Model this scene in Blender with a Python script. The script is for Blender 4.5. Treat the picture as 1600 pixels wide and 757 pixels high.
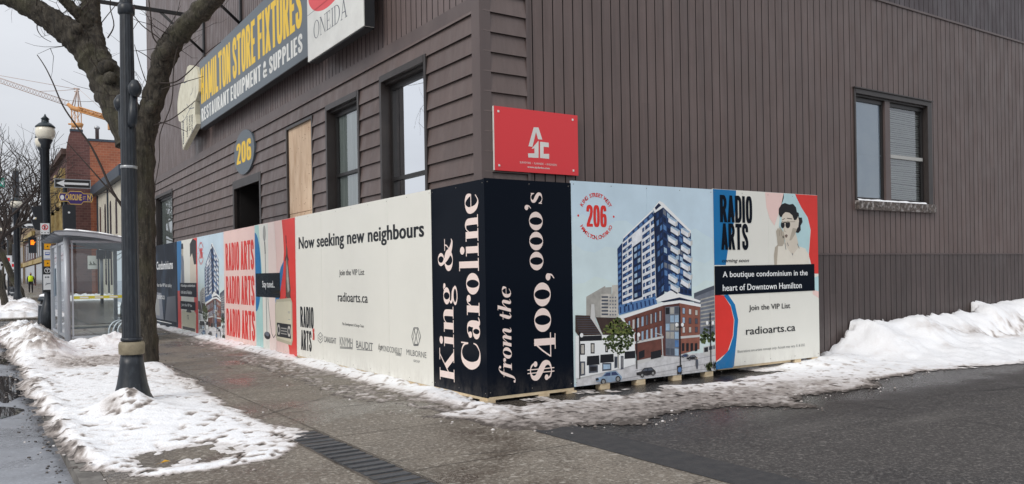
import bpy, bmesh, math, random
import numpy as np
from math import radians, sin, cos, pi
from mathutils import Vector, noise

for o in list(bpy.data.objects):
    bpy.data.objects.remove(o, do_unlink=True)
scene = bpy.context.scene
COL = scene.collection

# ------------------------------------------------------------------ camera
# world axes: X runs along the side wall (away to the right), Y along the street front
F = 1263.0; ROLL = math.atan(0.0164); V0 = -48.0; YAW = radians(56.4)
CAM = np.array([-4.75, -7.683, 1.45])
FW = np.array([cos(YAW), sin(YAW), 0.0]); RT = np.array([sin(YAW), -cos(YAW), 0.0]); UP = np.array([0, 0, 1.0])
cam_data = bpy.data.cameras.new("camera")
cam = bpy.data.objects.new("camera", cam_data)
COL.objects.link(cam)
cam_data.sensor_width = 36.0
cam_data.lens = 36.0 * F / 1600.0
cam_data.shift_y = 0.030
cam_data.clip_start = 0.05
cam_data.clip_end = 3000.0
_c, _s = cos(ROLL), sin(ROLL)
_r = RT * _c - UP * _s; _u = RT * _s + UP * _c; _b = -FW
from mathutils import Matrix
cam.matrix_world = Matrix(((_r[0], _u[0], _b[0], CAM[0]), (_r[1], _u[1], _b[1], CAM[1]),
                           (_r[2], _u[2], _b[2], CAM[2]), (0, 0, 0, 1)))
scene.camera = cam

# ------------------------------------------------------------------ sky, sun, exposure
SUN_EL, SUN_AZ = radians(36), radians(204)     # azimuth of the sun measured from +X, counter-clockwise
world = bpy.data.worlds.new("World"); scene.world = world
world.use_nodes = True
wn = world.node_tree.nodes; wl = world.node_tree.links
wn.clear()
w_out = wn.new("ShaderNodeOutputWorld"); w_bg = wn.new("ShaderNodeBackground")
w_sky = wn.new("ShaderNodeTexSky"); w_sky.sky_type = 'NISHITA'; w_sky.sun_disc = False
w_sky.sun_elevation = SUN_EL; w_sky.sun_rotation = radians(90) - SUN_AZ
w_sky.dust_density = 3.0
w_tc = wn.new("ShaderNodeTexCoord")
w_sep = wn.new("ShaderNodeSeparateXYZ"); wl.new(w_tc.outputs['Generated'], w_sep.inputs[0])
w_map = wn.new("ShaderNodeMapRange"); w_map.clamp = True
for i, v in ((1, 0.0), (2, 1.0), (3, 7.1), (4, 12.9)): w_map.inputs[i].default_value = v
wl.new(w_sep.outputs['Z'], w_map.inputs[0])
w_noise = wn.new("ShaderNodeTexNoise"); w_noise.inputs['Scale'].default_value = 2.2; w_noise.inputs['Detail'].default_value = 6
w_mp = wn.new("ShaderNodeMapping"); w_mp.inputs['Scale'].default_value = (1, 1, 2.6)
wl.new(w_tc.outputs['Generated'], w_mp.inputs[0]); wl.new(w_mp.outputs[0], w_noise.inputs['Vector'])
w_nr = wn.new("ShaderNodeMapRange")
for i, v in ((1, 0.3), (2, 0.7), (3, 0.86), (4, 1.08)): w_nr.inputs[i].default_value = v
wl.new(w_noise.outputs[0], w_nr.inputs[0])
w_mul = wn.new("ShaderNodeMath"); w_mul.operation = 'MULTIPLY'
wl.new(w_map.outputs[0], w_mul.inputs[0]); wl.new(w_nr.outputs[0], w_mul.inputs[1])
w_tint = wn.new("ShaderNodeMix"); w_tint.data_type = 'RGBA'; w_tint.blend_type = 'MULTIPLY'
w_tint.inputs[0].default_value = 1.0; w_tint.inputs[6].default_value = (0.945, 0.975, 1.035, 1)
wl.new(w_mul.outputs[0], w_tint.inputs[7])
w_mix = wn.new("ShaderNodeMix"); w_mix.data_type = 'RGBA'; w_mix.inputs[0].default_value = 0.92
wl.new(w_sky.outputs[0], w_mix.inputs[6]); wl.new(w_tint.outputs[2], w_mix.inputs[7])
wl.new(w_mix.outputs[2], w_bg.inputs['Color']); w_bg.inputs['Strength'].default_value = 0.1
wl.new(w_bg.outputs[0], w_out.inputs['Surface'])

sun_data = bpy.data.lights.new("sun", 'SUN'); sun = bpy.data.objects.new("sun", sun_data); COL.objects.link(sun)
sun_data.energy = 1.35; sun_data.angle = radians(25); sun_data.color = (1.0, 0.95, 0.88)
sun.rotation_euler = Vector((cos(SUN_EL) * cos(SUN_AZ), cos(SUN_EL) * sin(SUN_AZ), sin(SUN_EL))).to_track_quat('Z', 'Y').to_euler()

vs = scene.view_settings
vs.view_transform = 'Standard'; vs.look = 'None'; vs.exposure = 0.0; vs.gamma = 1.0; vs.use_curve_mapping = False

# ------------------------------------------------------------------ helpers
def ray(px, py):
    u = px - 800.0; v = -(py - 378.5) - V0
    return FW + RT * ((u * _c + v * _s) / F) + UP * ((-u * _s + v * _c) / F)

def at_depth(px, py, d):
    return CAM + ray(px, py) * d

def on_ground(px, py, z=0.0):
    r = ray(px, py); return CAM + r * ((z - CAM[2]) / r[2])

class Frame:
    """A flat face of the place: u to the viewer's right, v up, n towards the viewer."""
    def __init__(self, origin, u, n):
        self.o = np.array(origin, float); self.u = np.array(u, float); self.n = np.array(n, float)
    def pt(self, u, v, d=0.0):
        return self.o + self.u * u + UP * v + self.n * d
    def px(self, px, py):
        r = ray(px, py)
        t = ((self.o - CAM) @ self.n) / (r @ self.n)
        q = CAM + r * t - self.o
        return (float(q @ self.u), float(q[2]))

def street_frame(x): return Frame((x, 0, 0), (0, -1, 0), (-1, 0, 0))
def side_frame(y): return Frame((0, y, 0), (1, 0, 0), (0, -1, 0))

def srgb(r, g, b):
    f = lambda c: (c / 255 / 12.92) if c <= 10 else ((c / 255 + 0.055) / 1.055) ** 2.4
    return (f(r), f(g), f(b), 1.0)

MATS = {}
def mat(name, color, rough=0.6, color2=None, scale=8.0, stretch=(1, 1, 1), lo=0.35, hi=0.65, detail=6,
        bump=0.0, bscale=None, metal=0.0, rough2=None, emit=None, emit_s=0.0, spec=0.5, coat=0.0, color3=None, scale3=1.0, amt3=0.5):
    if name in MATS: return MATS[name]
    m = bpy.data.materials.new(name); m.use_nodes = True
    n = m.node_tree.nodes; l = m.node_tree.links
    b = n['Principled BSDF']
    c = tuple(color) if len(color) == 4 else tuple(color) + (1,)
    b.inputs['Base Color'].default_value = c
    b.inputs['Roughness'].default_value = rough; b.inputs['Metallic'].default_value = metal
    b.inputs['Specular IOR Level'].default_value = spec
    b.inputs['Coat Weight'].default_value = coat
    if color2 is not None or bump or rough2 is not None:
        tc = n.new('ShaderNodeTexCoord'); mp = n.new('ShaderNodeMapping'); mp.inputs['Scale'].default_value = stretch
        l.new(tc.outputs['Object'], mp.inputs[0])
        nz = n.new('ShaderNodeTexNoise'); nz.inputs['Scale'].default_value = scale; nz.inputs['Detail'].default_value = detail
        nz.inputs['Roughness'].default_value = 0.62
        l.new(mp.outputs[0], nz.inputs['Vector'])
        mr = n.new('ShaderNodeMapRange'); mr.inputs[1].default_value = lo; mr.inputs[2].default_value = hi
        l.new(nz.outputs[0], mr.inputs[0])
        if color2 is not None:
            mx = n.new('ShaderNodeMix'); mx.data_type = 'RGBA'
            mx.inputs[6].default_value = c
            mx.inputs[7].default_value = tuple(color2) if len(color2) == 4 else tuple(color2) + (1,)
            l.new(mr.outputs[0], mx.inputs[0])
            out = mx.outputs[2]
            if color3 is not None:
                n3 = n.new('ShaderNodeTexNoise'); n3.inputs['Scale'].default_value = scale3; n3.inputs['Detail'].default_value = 4
                l.new(mp.outputs[0], n3.inputs['Vector'])
                m3 = n.new('ShaderNodeMapRange'); m3.inputs[1].default_value = 0.5; m3.inputs[2].default_value = 0.68; m3.inputs[4].default_value = amt3
                l.new(n3.outputs[0], m3.inputs[0])
                x3 = n.new('ShaderNodeMix'); x3.data_type = 'RGBA'
                l.new(m3.outputs[0], x3.inputs[0]); l.new(out, x3.inputs[6])
                x3.inputs[7].default_value = tuple(color3) if len(color3) == 4 else tuple(color3) + (1,)
                out = x3.outputs[2]
            l.new(out, b.inputs['Base Color'])
        if rough2 is not None:
            rr = n.new('ShaderNodeMapRange'); rr.inputs[1].default_value = lo; rr.inputs[2].default_value = hi
            rr.inputs[3].default_value = rough; rr.inputs[4].default_value = rough2
            l.new(nz.outputs[0], rr.inputs[0]); l.new(rr.outputs[0], b.inputs['Roughness'])
        if bump:
            nb = nz
            if bscale:
                nb = n.new('ShaderNodeTexNoise'); nb.inputs['Scale'].default_value = bscale; nb.inputs['Detail'].default_value = 5
                l.new(mp.outputs[0], nb.inputs['Vector'])
            bp = n.new('ShaderNodeBump'); bp.inputs['Strength'].default_value = bump; bp.inputs['Distance'].default_value = 0.02
            l.new(nb.outputs[0], bp.inputs['Height']); l.new(bp.outputs[0], b.inputs['Normal'])
    if emit is not None:
        b.inputs['Emission Color'].default_value = tuple(emit) if len(emit) == 4 else tuple(emit) + (1,)
        b.inputs['Emission Strength'].default_value = emit_s
    MATS[name] = m
    return m

def node_tools(m):
    n = m.node_tree.nodes; l = m.node_tree.links
    def link(v, sock):
        if hasattr(v, 'links'): l.new(v, sock)
        else: sock.default_value = v
    class T: pass
    t = T(); t.n = n; t.l = l; t.p = n['Principled BSDF']; t.link = link
    tc = n.new('ShaderNodeTexCoord'); t.co = tc.outputs['Object']
    def noise_(scale, stretch=(1, 1, 1), det=5, ro=.6):
        mp = n.new('ShaderNodeMapping'); mp.inputs['Scale'].default_value = stretch; l.new(t.co, mp.inputs[0])
        q = n.new('ShaderNodeTexNoise'); q.inputs['Scale'].default_value = scale; q.inputs['Detail'].default_value = det; q.inputs['Roughness'].default_value = ro
        l.new(mp.outputs[0], q.inputs['Vector']); return q.outputs[0]
    def rng_(src, a, b, c=0., d=1.):
        q = n.new('ShaderNodeMapRange')
        for i, v in ((1, a), (2, b), (3, c), (4, d)): q.inputs[i].default_value = v
        link(src, q.inputs[0]); return q.outputs[0]
    def mix_(f, A, B, mode='MIX'):
        q = n.new('ShaderNodeMix'); q.data_type = 'RGBA'; q.blend_type = mode
        link(f, q.inputs[0]); link(A, q.inputs[6]); link(B, q.inputs[7]); return q.outputs[2]
    def math_(op, a, b=0.):
        q = n.new('ShaderNodeMath'); q.operation = op; link(a, q.inputs[0]); link(b, q.inputs[1]); return q.outputs[0]
    def axis_(i):
        q = n.new('ShaderNodeSeparateXYZ'); l.new(t.co, q.inputs[0]); return q.outputs[i]
    t.noise, t.rng, t.mix, t.math, t.axis = noise_, rng_, mix_, math_, axis_
    return t

def add_splash(m, z1, colour, amt, scale=6.0):
    """road dirt splashed up from the ground: a ragged film of its own shape"""
    t = node_tools(m); b = t.p.inputs['Base Color']
    cur = b.links[0].from_socket if b.links else tuple(b.default_value)
    h = t.rng(t.axis(2), 0.02, z1, 1., 0.)
    f = t.math('MULTIPLY', t.math('MULTIPLY', h, h), t.rng(t.noise(scale, (1, 1, .5), 8, .75), .40, .66, 0, amt))
    t.l.new(t.mix(f, cur, colour), b)

def glass_mat(name, tint, amount, rough=0.02, fres=1.5):
    """Clear pane: see-through share plus a mirror share that grows at grazing angles."""
    if name in MATS: return MATS[name]
    m = bpy.data.materials.new(name); m.use_nodes = True
    n = m.node_tree.nodes; l = m.node_tree.links; n.clear()
    out = n.new('ShaderNodeOutputMaterial'); t = n.new('ShaderNodeBsdfTransparent'); t.inputs[0].default_value = tint
    g = n.new('ShaderNodeBsdfGlossy'); g.inputs['Roughness'].default_value = rough; g.inputs['Color'].default_value = (0.95, 0.97, 1, 1)
    fr = n.new('ShaderNodeFresnel'); fr.inputs[0].default_value = fres
    ad = n.new('ShaderNodeMath'); ad.operation = 'ADD'; ad.use_clamp = True; ad.inputs[1].default_value = amount
    l.new(fr.outputs[0], ad.inputs[0])
    mx = n.new('ShaderNodeMixShader'); l.new(ad.outputs[0], mx.inputs[0]); l.new(t.outputs[0], mx.inputs[1]); l.new(g.outputs[0], mx.inputs[2])
    l.new(mx.outputs[0], out.inputs[0])
    MATS[name] = m
    return m

ROOTLOC = {}
class MB:
    """Collects shapes in place coordinates, then links them as ONE mesh object."""
    def __init__(self): self.v = []; self.f = []; self.m = []; self.s = []
    def add(self, verts, faces, mi=0, smooth=False):
        k = len(self.v); self.v.extend([tuple(float(c) for c in p) for p in verts])
        for f in faces:
            self.f.append(tuple(i + k for i in f)); self.m.append(mi); self.s.append(smooth)
    def poly(self, pts, mi=0): self.add(pts, [tuple(range(len(pts)))], mi)
    def box(self, a, b, mi=0):
        x0, y0, z0 = a; x1, y1, z1 = b
        v = [(x0,y0,z0),(x1,y0,z0),(x1,y1,z0),(x0,y1,z0),(x0,y0,z1),(x1,y0,z1),(x1,y1,z1),(x0,y1,z1)]
        self.add(v, [(0,3,2,1),(4,5,6,7),(0,1,5,4),(1,2,6,5),(2,3,7,6),(3,0,4,7)], mi)
    def fbox(self, fr, u0, u1, v0, v1, d0, d1, mi=0):
        """box on a Frame, from depth d0 to d1 along its normal"""
        p = [fr.pt(u, v, d) for d in (d0, d1) for (u, v) in ((u0, v0), (u1, v0), (u1, v1), (u0, v1))]
        self.add(p, [(0,3,2,1),(4,5,6,7),(0,1,5,4),(1,2,6,5),(2,3,7,6),(3,0,4,7)], mi)
    def tube(self, pts, radii, n=8, mi=0, caps=True, smooth=True, wob=0.0, seed=0, ridge=0.0):
        pts = [Vector(p) for p in pts]
        if not hasattr(radii, '__len__'): radii = [radii] * len(pts)
        rings = []; ref = None; arc = 0.0
        for i, p in enumerate(pts):
            d = (pts[min(i + 1, len(pts) - 1)] - pts[max(i - 1, 0)])
            if d.length < 1e-9: d = Vector((0, 0, 1))
            d.normalize()
            if ref is None: ref = Vector((1, 0, 0)) if abs(d.x) < 0.8 else Vector((0, 1, 0))
            a = (ref - d * ref.dot(d)).normalized(); ref = a; b = d.cross(a)
            if i: arc += (p - pts[i-1]).length
            ring = []
            for k in range(n):
                t = 2 * pi * k / n
                q = a * cos(t) + b * sin(t); r = radii[i]
                if wob:
                    r *= 1 + wob * noise.noise((p + q * r) * (0.9 / max(radii[i], 0.03)) + Vector((seed, 0, 0)))
                if ridge:
                    r *= 1 + ridge * (1 - 2.4 * abs(noise.noise(Vector((cos(t) * 3.2 + seed, sin(t) * 3.2, arc * 2.6)))) + .8 * noise.noise(Vector((cos(t) * 7, sin(t) * 7 + seed, arc * 9))))
                ring.append(p + q * r)
            rings.append(ring)
        v = [q for r in rings for q in r]; f = []
        for i in range(len(rings) - 1):
            for k in range(n):
                k2 = (k + 1) % n
                f.append((i*n+k, i*n+k2, (i+1)*n+k2, (i+1)*n+k))
        if caps: f.append(tuple(range(n-1, -1, -1))); f.append(tuple((len(rings)-1)*n + k for k in range(n)))
        self.add(v, f, mi, smooth)
    def lathe(self, c, prof, n=20, mi=0, smooth=True, flute=0):
        """prof: (radius, z) pairs above the base point c"""
        v = []; f = []
        for r, z in prof:
            for k in range(n):
                rr = r * (1 - 0.045 * (k % 2)) if flute else r
                v.append((c[0] + rr*cos(2*pi*k/n), c[1] + rr*sin(2*pi*k/n), c[2] + z))
        for i in range(len(prof) - 1):
            for k in range(n):
                k2 = (k+1) % n
                f.append((i*n+k, i*n+k2, (i+1)*n+k2, (i+1)*n+k))
        f.append(tuple(range(n-1, -1, -1))); f.append(tuple((len(prof)-1)*n + k for k in range(n)))
        self.add(v, f, mi, smooth)
    def prism(self, fr, pts, d0, d1, mi=0):
        """an outline on a Frame given real thickness"""
        n = len(pts)
        v = [fr.pt(u, w, d0) for u, w in pts] + [fr.pt(u, w, d1) for u, w in pts]
        f = [tuple(range(n)), tuple(range(2*n-1, n-1, -1))] + [(i, (i+1) % n, n+(i+1) % n, n+i) for i in range(n)]
        self.add(v, f, mi)
    def build(self, name, mats, parent=None, loc=None, normals=True):
        me = bpy.data.meshes.new(name)
        if parent is not None: base = np.array(ROOTLOC[parent.name])
        elif loc is not None: base = np.array(loc, float)
        else: base = np.zeros(3)
        vv = np.array(self.v, float).reshape(-1, 3) - base
        me.from_pydata(vv.tolist(), [], self.f)
        if not isinstance(mats, (list, tuple)): mats = [mats]
        for m in mats: me.materials.append(m)
        me.polygons.foreach_set('material_index', self.m); me.polygons.foreach_set('use_smooth', self.s)
        if normals:
            bm = bmesh.new(); bm.from_mesh(me); bmesh.ops.recalc_face_normals(bm, faces=bm.faces); bm.to_mesh(me); bm.free()
        me.update()
        o = bpy.data.objects.new(name, me); COL.objects.link(o)
        if parent is not None: o.parent = parent; ROOTLOC[o.name] = tuple(base)
        else: o.location = tuple(base); ROOTLOC[o.name] = tuple(base)
        return o

def tag(o, label=None, cat=None, group=None, kind=None):
    if label: o['label'] = label
    if cat: o['category'] = cat
    if group: o['group'] = group
    if kind: o['kind'] = kind
    return o

def thing(name, label, cat, loc, group=None):
    o = bpy.data.objects.new(name, None); COL.objects.link(o)
    o.empty_display_size = 0.2
    o.location = tuple(float(c) for c in loc); ROOTLOC[o.name] = tuple(float(c) for c in loc)
    return tag(o, label, cat, group)

def copy_tree(o, parent=None):
    kids = list(o.children)
    c = o.copy(); COL.objects.link(c)
    if parent is not None: c.parent = parent
    for k in kids: copy_tree(k, c)
    return c

# ---- flat lettering: Blender's own built-in font turned into mesh polygons
_tc = {}
def text_geo(s, bold=0.0, shear=0.0, space=1.0):
    key = (s, bold, shear, space)
    if key in _tc: return _tc[key]
    cu = bpy.data.curves.new('lettering', 'FONT'); cu.body = s; cu.offset = bold; cu.shear = shear
    cu.space_character = space; cu.resolution_u = 4; cu.size = 1.0
    ob = bpy.data.objects.new('lettering_curve', cu); COL.objects.link(ob)
    bpy.context.view_layer.update()
    me = bpy.data.meshes.new_from_object(ob.evaluated_get(bpy.context.evaluated_depsgraph_get()))
    vv = [(v.co.x, v.co.y) for v in me.vertices]; ff = [tuple(p.vertices) for p in me.polygons]
    bpy.data.objects.remove(ob, do_unlink=True); bpy.data.curves.remove(cu); bpy.data.meshes.remove(me)
    _tc[key] = (vv, ff)
    return vv, ff

class Art(MB):
    """Flat print on a Frame. Layers sit a fraction of a millimetre above each other."""
    def __init__(self, fr, d0=0.0006):
        super().__init__(); self.fr = fr; self.d0 = d0; self.tf = None
    def P(self, u, v, L): 
        if self.tf: u, v = self.tf(u, v)
        return self.fr.pt(u, v, self.d0 + L * 0.0003)
    def pg(self, pts, mi=0, L=0): self.poly([self.P(u, v, L) for u, v in pts], mi)
    def ppg(self, pxs, mi=0, L=0): self.pg([self.fr.px(*p) for p in pxs], mi, L)
    def rect(self, u0, v0, u1, v1, mi=0, L=0): self.pg([(u0, v0), (u1, v0), (u1, v1), (u0, v1)], mi, L)
    def disc(self, u, v, ru, rv, mi=0, L=0, n=28): self.pg([(u + ru*cos(2*pi*k/n), v + rv*sin(2*pi*k/n)) for k in range(n)], mi, L)
    def ribbon(self, pts, w, mi=0, L=0):
        for (a, b) in zip(pts[:-1], pts[1:]):
            dx, dy = b[0]-a[0], b[1]-a[1]; q = math.hypot(dx, dy) or 1
            nx, ny = -dy/q*w/2, dx/q*w/2
            self.pg([(a[0]+nx, a[1]+ny), (b[0]+nx, b[1]+ny), (b[0]-nx, b[1]-ny), (a[0]-nx, a[1]-ny)], mi, L)
    def text(self, s, u0, v0, u1, v1, mi=0, L=2, bold=0.0, shear=0.0, space=1.0, turn=False, heavy=0.0):
        """fit the words into a rectangle; turn=True reads bottom to top"""
        vv, ff = text_geo(s, bold, shear, space); layers = None
        if heavy:
            k = len(vv); layers = [0] * k + [1] * k
            vv, ff = [(x - heavy, y) for x, y in vv] + [(x + heavy, y) for x, y in vv], ff + [tuple(i + k for i in f) for f in ff]
        self.fit(vv, ff, u0, v0, u1, v1, mi, L, turn, layers)
    def fit(self, vv, ff, u0, v0, u1, v1, mi, L, turn=False, layers=None):
        xs = [p[0] for p in vv]; ys = [p[1] for p in vv]
        x0, x1, y0, y1 = min(xs), max(xs), min(ys), max(ys)
        out = []
        for k, (x, y) in enumerate(vv):
            a = (x - x0) / (x1 - x0); b = (y - y0) / (y1 - y0)
            l = L + (layers[k] * 0.5 if layers else 0)
            if turn: out.append(self.P(u1 + (u0 - u1) * b, v0 + (v1 - v0) * a, l))
            else: out.append(self.P(u0 + (u1 - u0) * a, v0 + (v1 - v0) * b, l))
        self.add(out, ff, mi)
    def ptext(self, s, ll, ur, **k):
        a = self.fr.px(*ll); b = self.fr.px(*ur); self.text(s, a[0], a[1], b[0], b[1], **k)
    def arc_text(self, s, cx, cy, r, a0, a1, h, mi=0, L=2, bold=0.02, flip=False):
        """letters set one by one round a circle"""
        n = len(s)
        for i, ch in enumerate(s):
            if ch == ' ': continue
            t = a0 + (a1 - a0) * (i + 0.5) / n
            vv, ff = text_geo(ch, bold)
            xs = [p[0] for p in vv]; mx = (min(xs) + max(xs)) / 2
            rot = t - pi / 2 if not flip else t + pi / 2
            out = []
            for x, y in vv:
                X = (x - mx) * h * 1.35; Y = (y - (0 if not flip else 0.7)) * h * 1.4
                if flip: Y = (y - 0.35) * h * 1.4
                else: Y = (y - 0.35) * h * 1.4
                out.append(self.P(cx + r*cos(t) + X*cos(rot) - Y*sin(rot), cy + r*sin(t) + X*sin(rot) + Y*cos(rot), L))
            self.add(out, ff, mi)
def crop(x0, y0, s):
    return lambda X, Y: (x0 + X / s, y0 + Y / s)

# ------------------------------------------------------------------ ground, road, pavement
def ground_mat(name, base, dark, light, wet_rough=.25, dry_rough=.8, big=.55, grit=30, gritamt=.5, bump=.5, wet=(.45, .62), melt=None, cracks=0.0, stretch=(1, 1, 1)):
    """weathered paving: large damp patches (darker, smoother), stains, fine grit, cracks; melt = strip (axis, from, to) kept wet by the snow"""
    m = bpy.data.materials.new(name); m.use_nodes = True; t = node_tools(m)
    nb = t.noise(big, stretch, 8, .65); w = t.rng(nb, wet[0], wet[1])
    if melt:
        k = t.rng(t.math('ADD', t.axis(melt[0]), t.math('MULTIPLY', t.noise(1.6, (1, 1, 1), 6), melt[3])), melt[1], melt[2])
        w = t.math('MAXIMUM', w, k)
    c = t.mix(t.rng(t.noise(2.7, stretch, 9, .7), .38, .64), base, tuple(x * .76 for x in base[:3]) + (1,))
    c = t.mix(t.rng(t.noise(.8, (.35, 1.6, 1), 6, .6), .54, .68, 0, .35), c, light)
    c = t.mix(w, c, dark)
    c = t.mix(t.rng(t.noise(grit, (1, 1, 1), 4, .8), .50, .66, 0, gritamt), c, light)
    c = t.mix(t.rng(t.noise(grit * 1.7, (1, 1, 1), 3, .7), .52, .68, 0, gritamt), c, tuple(x * .45 for x in dark[:3]) + (1,))
    c = t.mix(t.rng(t.noise(grit * .45, (1, 1, 1), 3, .6), .60, .68, 0, gritamt * .8), c, light)
    if cracks:
        vo = t.n.new('ShaderNodeTexVoronoi'); vo.feature = 'DISTANCE_TO_EDGE'; vo.inputs['Scale'].default_value = cracks
        wv = t.mix(.12, t.co, t.noise(2.0, (1, 1, 1), 6)); t.l.new(wv, vo.inputs['Vector'])
        ck = t.math('MULTIPLY', t.rng(vo.outputs[0], 0.0, .008, 1., 0.), t.rng(t.noise(.5), .45, .6)); c = t.mix(ck, c, tuple(x * .3 for x in dark[:3]) + (1,))
    t.l.new(c, t.p.inputs['Base Color']); t.l.new(t.rng(w, 0, 1, dry_rough, wet_rough), t.p.inputs['Roughness'])
    bp = t.n.new('ShaderNodeBump'); bp.inputs['Strength'].default_value = bump; bp.inputs['Distance'].default_value = .012
    t.l.new(t.noise(grit, (1, 1, 1), 5, .7), bp.inputs['Height']); t.l.new(bp.outputs[0], t.p.inputs['Normal'])
    return m
M_road = ground_mat('wet_road', srgb(140, 143, 150), srgb(98, 100, 106), srgb(176, 180, 188), .16, .38, .7, 30, .5, .15)
M_conc = ground_mat('damp_concrete', srgb(126, 117, 105), srgb(82, 72, 62), srgb(172, 165, 154), .22, .72, .62, 26, .95, .6, (.44, .58), None, .28)
M_lot = ground_mat('lot_asphalt', srgb(70, 66, 64), srgb(40, 38, 38), srgb(128, 123, 118), .22, .85, .42, 36, .75, .9, (.50, .66), (1, -3.0, -1.7, .9), .22)
M_band = mat('tar_band', srgb(50, 50, 52), 0.8, srgb(66, 64, 64), scale=9, bump=0.6, bscale=50)
M_brick_paver = mat('dark_paver', srgb(74, 76, 80), 0.6, srgb(56, 58, 62), scale=7, bump=0.4, bscale=40, rough2=0.4)
M_joint = mat('joint_dirt', srgb(58, 53, 48), 0.9, srgb(96, 88, 80), scale=3, lo=.4, hi=.6)
M_kerb = mat('kerb_concrete', srgb(128, 124, 118), 0.8, srgb(90, 86, 82), scale=5, bump=0.3)

def sheet(name, x0, x1, y0, y1, z, m, kind='structure'):
    b = MB(); b.poly([(x0, y0, z), (x1, y0, z), (x1, y1, z), (x0, y1, z)])
    return tag(b.build(name, m), kind=kind)

sheet('road', -900, 900, -900, 900, -0.10, M_road)
def slab(name, x0, x1, y0, y1, top, m):
    b = MB(); b.box((x0, y0, -0.2), (x1, y1, top)); return tag(b.build(name, m), kind='structure')
slab('sidewalk', -3.98, -0.30, -9.5, 21.6, 0.0, M_conc)
slab('kerb', -4.14, -3.983, -9.5, 21.6, -0.004, M_kerb)
slab('parking_lot', -0.297, 60, -40, 0.9, -0.006, M_lot)
slab('building_plinth', -0.297, 20, 0.903, 22.3, -0.008, M_conc)
slab('rear_lot', -1.6, 70, 22.303, 58, -0.012, M_lot)
slab('driveway', -4.14, -1.603, 21.603, 28.2, -0.05, M_lot)
b = MB()
b.add([(-4.1, 28.2, -.2), (-1.603, 28.2, -.2), (-1.603, 300, -.2), (-4.1, 300, -.2), (-4.1, 28.2, 0.02), (-1.603, 28.2, 0.02), (-1.603, 300, 2.2), (-4.1, 300, 2.2)],
      [(0,3,2,1),(4,5,6,7),(0,1,5,4),(1,2,6,5),(2,3,7,6),(3,0,4,7)])
b.add([(-1.6, 58, -.2), (2.17, 58, -.2), (2.17, 300, -.2), (-1.6, 300, -.2), (-1.6, 58, 0.26), (2.17, 58, 0.26), (2.17, 300, 2.2), (-1.6, 300, 2.2)],
      [(0,3,2,1),(4,5,6,7),(0,1,5,4),(1,2,6,5),(2,3,7,6),(3,0,4,7)])
tag(b.build('far_sidewalk', M_conc), kind='structure')
sheet('tar_strip', -0.52, -0.08, -9, -1.6, 0.004, M_band)
# ribbed dark paver band set into the pavement
b = MB(); rng = random.Random(4)
y = -0.35
while y > -9:
    h = 0.006 + rng.uniform(-0.002, 0.004)
    dx = rng.uniform(-0.006, 0.006)
    tlt = rng.uniform(0.004, 0.010)
    v = [(-2.43+dx, y-0.125, -.02), (-2.13+dx, y-0.125, -.02), (-2.13+dx, y, -.02), (-2.43+dx, y, -.02),
         (-2.425+dx, y-0.12, h+tlt), (-2.135+dx, y-0.12, h+tlt), (-2.135+dx, y-0.012, h-0.002), (-2.425+dx, y-0.012, h-0.002)]
    b.add(v, [(4,5,6,7),(0,1,5,4),(1,2,6,5),(2,3,7,6),(3,0,4,7)])
    y -= 0.137
tag(b.build('paver_band', M_brick_paver), kind='structure')
sheet('paver_bed', -2.45, -2.11, -9, -0.3, 0.003, M_joint)
b = MB()
for yy in (-6.9, -5.35, -3.8, -2.3, -0.75, 0.8, 2.45, 4.1, 5.75, 7.4, 9.05, 10.7, 12.4, 14.1):
    b.poly([(-2.09, yy, 0.004), (-0.55, yy, 0.004), (-0.55, yy+0.008, 0.004), (-2.09, yy+0.008, 0.004)])
for yy in (-6.1, -3.3):
    b.poly([(-3.97, yy, 0.004), (-2.47, yy, 0.004), (-2.47, yy+0.008, 0.004), (-3.97, yy+0.008, 0.004)])
b.poly([(-2.10, -9, 0.0045), (-2.092, -9, 0.0045), (-2.092, 21, 0.0045), (-2.10, 21, 0.0045)])
tag(b.build('sidewalk_joint', M_joint), kind='structure')

def puddle(name, c, rx, ry, z, seed):
    b = MB(); n = 46
    b.poly([(c[0] + rx*cos(2*pi*k/n)*(1 + .45*noise.noise(Vector((cos(2*pi*k/n)*1.6, sin(2*pi*k/n)*1.6, seed)))), c[1] + ry*sin(2*pi*k/n)*(1 + .45*noise.noise(Vector((cos(2*pi*k/n)*1.6, sin(2*pi*k/n)*1.6, seed + 4)))), z) for k in range(n)])
    return tag(b.build(name, mat('puddle_water', srgb(48, 48, 50), .03, srgb(66, 65, 66), scale=3)), kind='structure')
puddle('puddle', (-4.45, 6.2), .30, 1.6, -.0965, 1); puddle('puddle', (-4.5, 11.5), .32, 2.4, -.0965, 5); puddle('puddle', (-4.6, 3.6), .25, .5, -.0965, 9)
rg = random.Random(77); b = MB()
for k in range(300):
    y_ = rg.uniform(-3.5, 12); x_ = -4.18 - abs(rg.gauss(0, .09)); r_ = rg.choice((.004, .006, .008, .012))
    z_ = -.1; v = [(x_ + r_*rg.uniform(.7, 1.4)*cos(a_), y_ + 1.5*r_*rg.uniform(.7, 1.4)*sin(a_), z_ + h_) for h_ in (0, r_*.7) for a_ in (0.2, 1.7, 3.2, 4.8)]
    b.add(v, [(4,5,6,7), (0,1,5,4), (1,2,6,5), (2,3,7,6), (3,0,4,7)])
tag(b.build('gutter_grit', mat('grit_dark', srgb(50, 46, 44), .9, srgb(96, 90, 86), scale=4)), 'dark grit and slush crumbs strewn along the gutter', kind='stuff')

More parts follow.
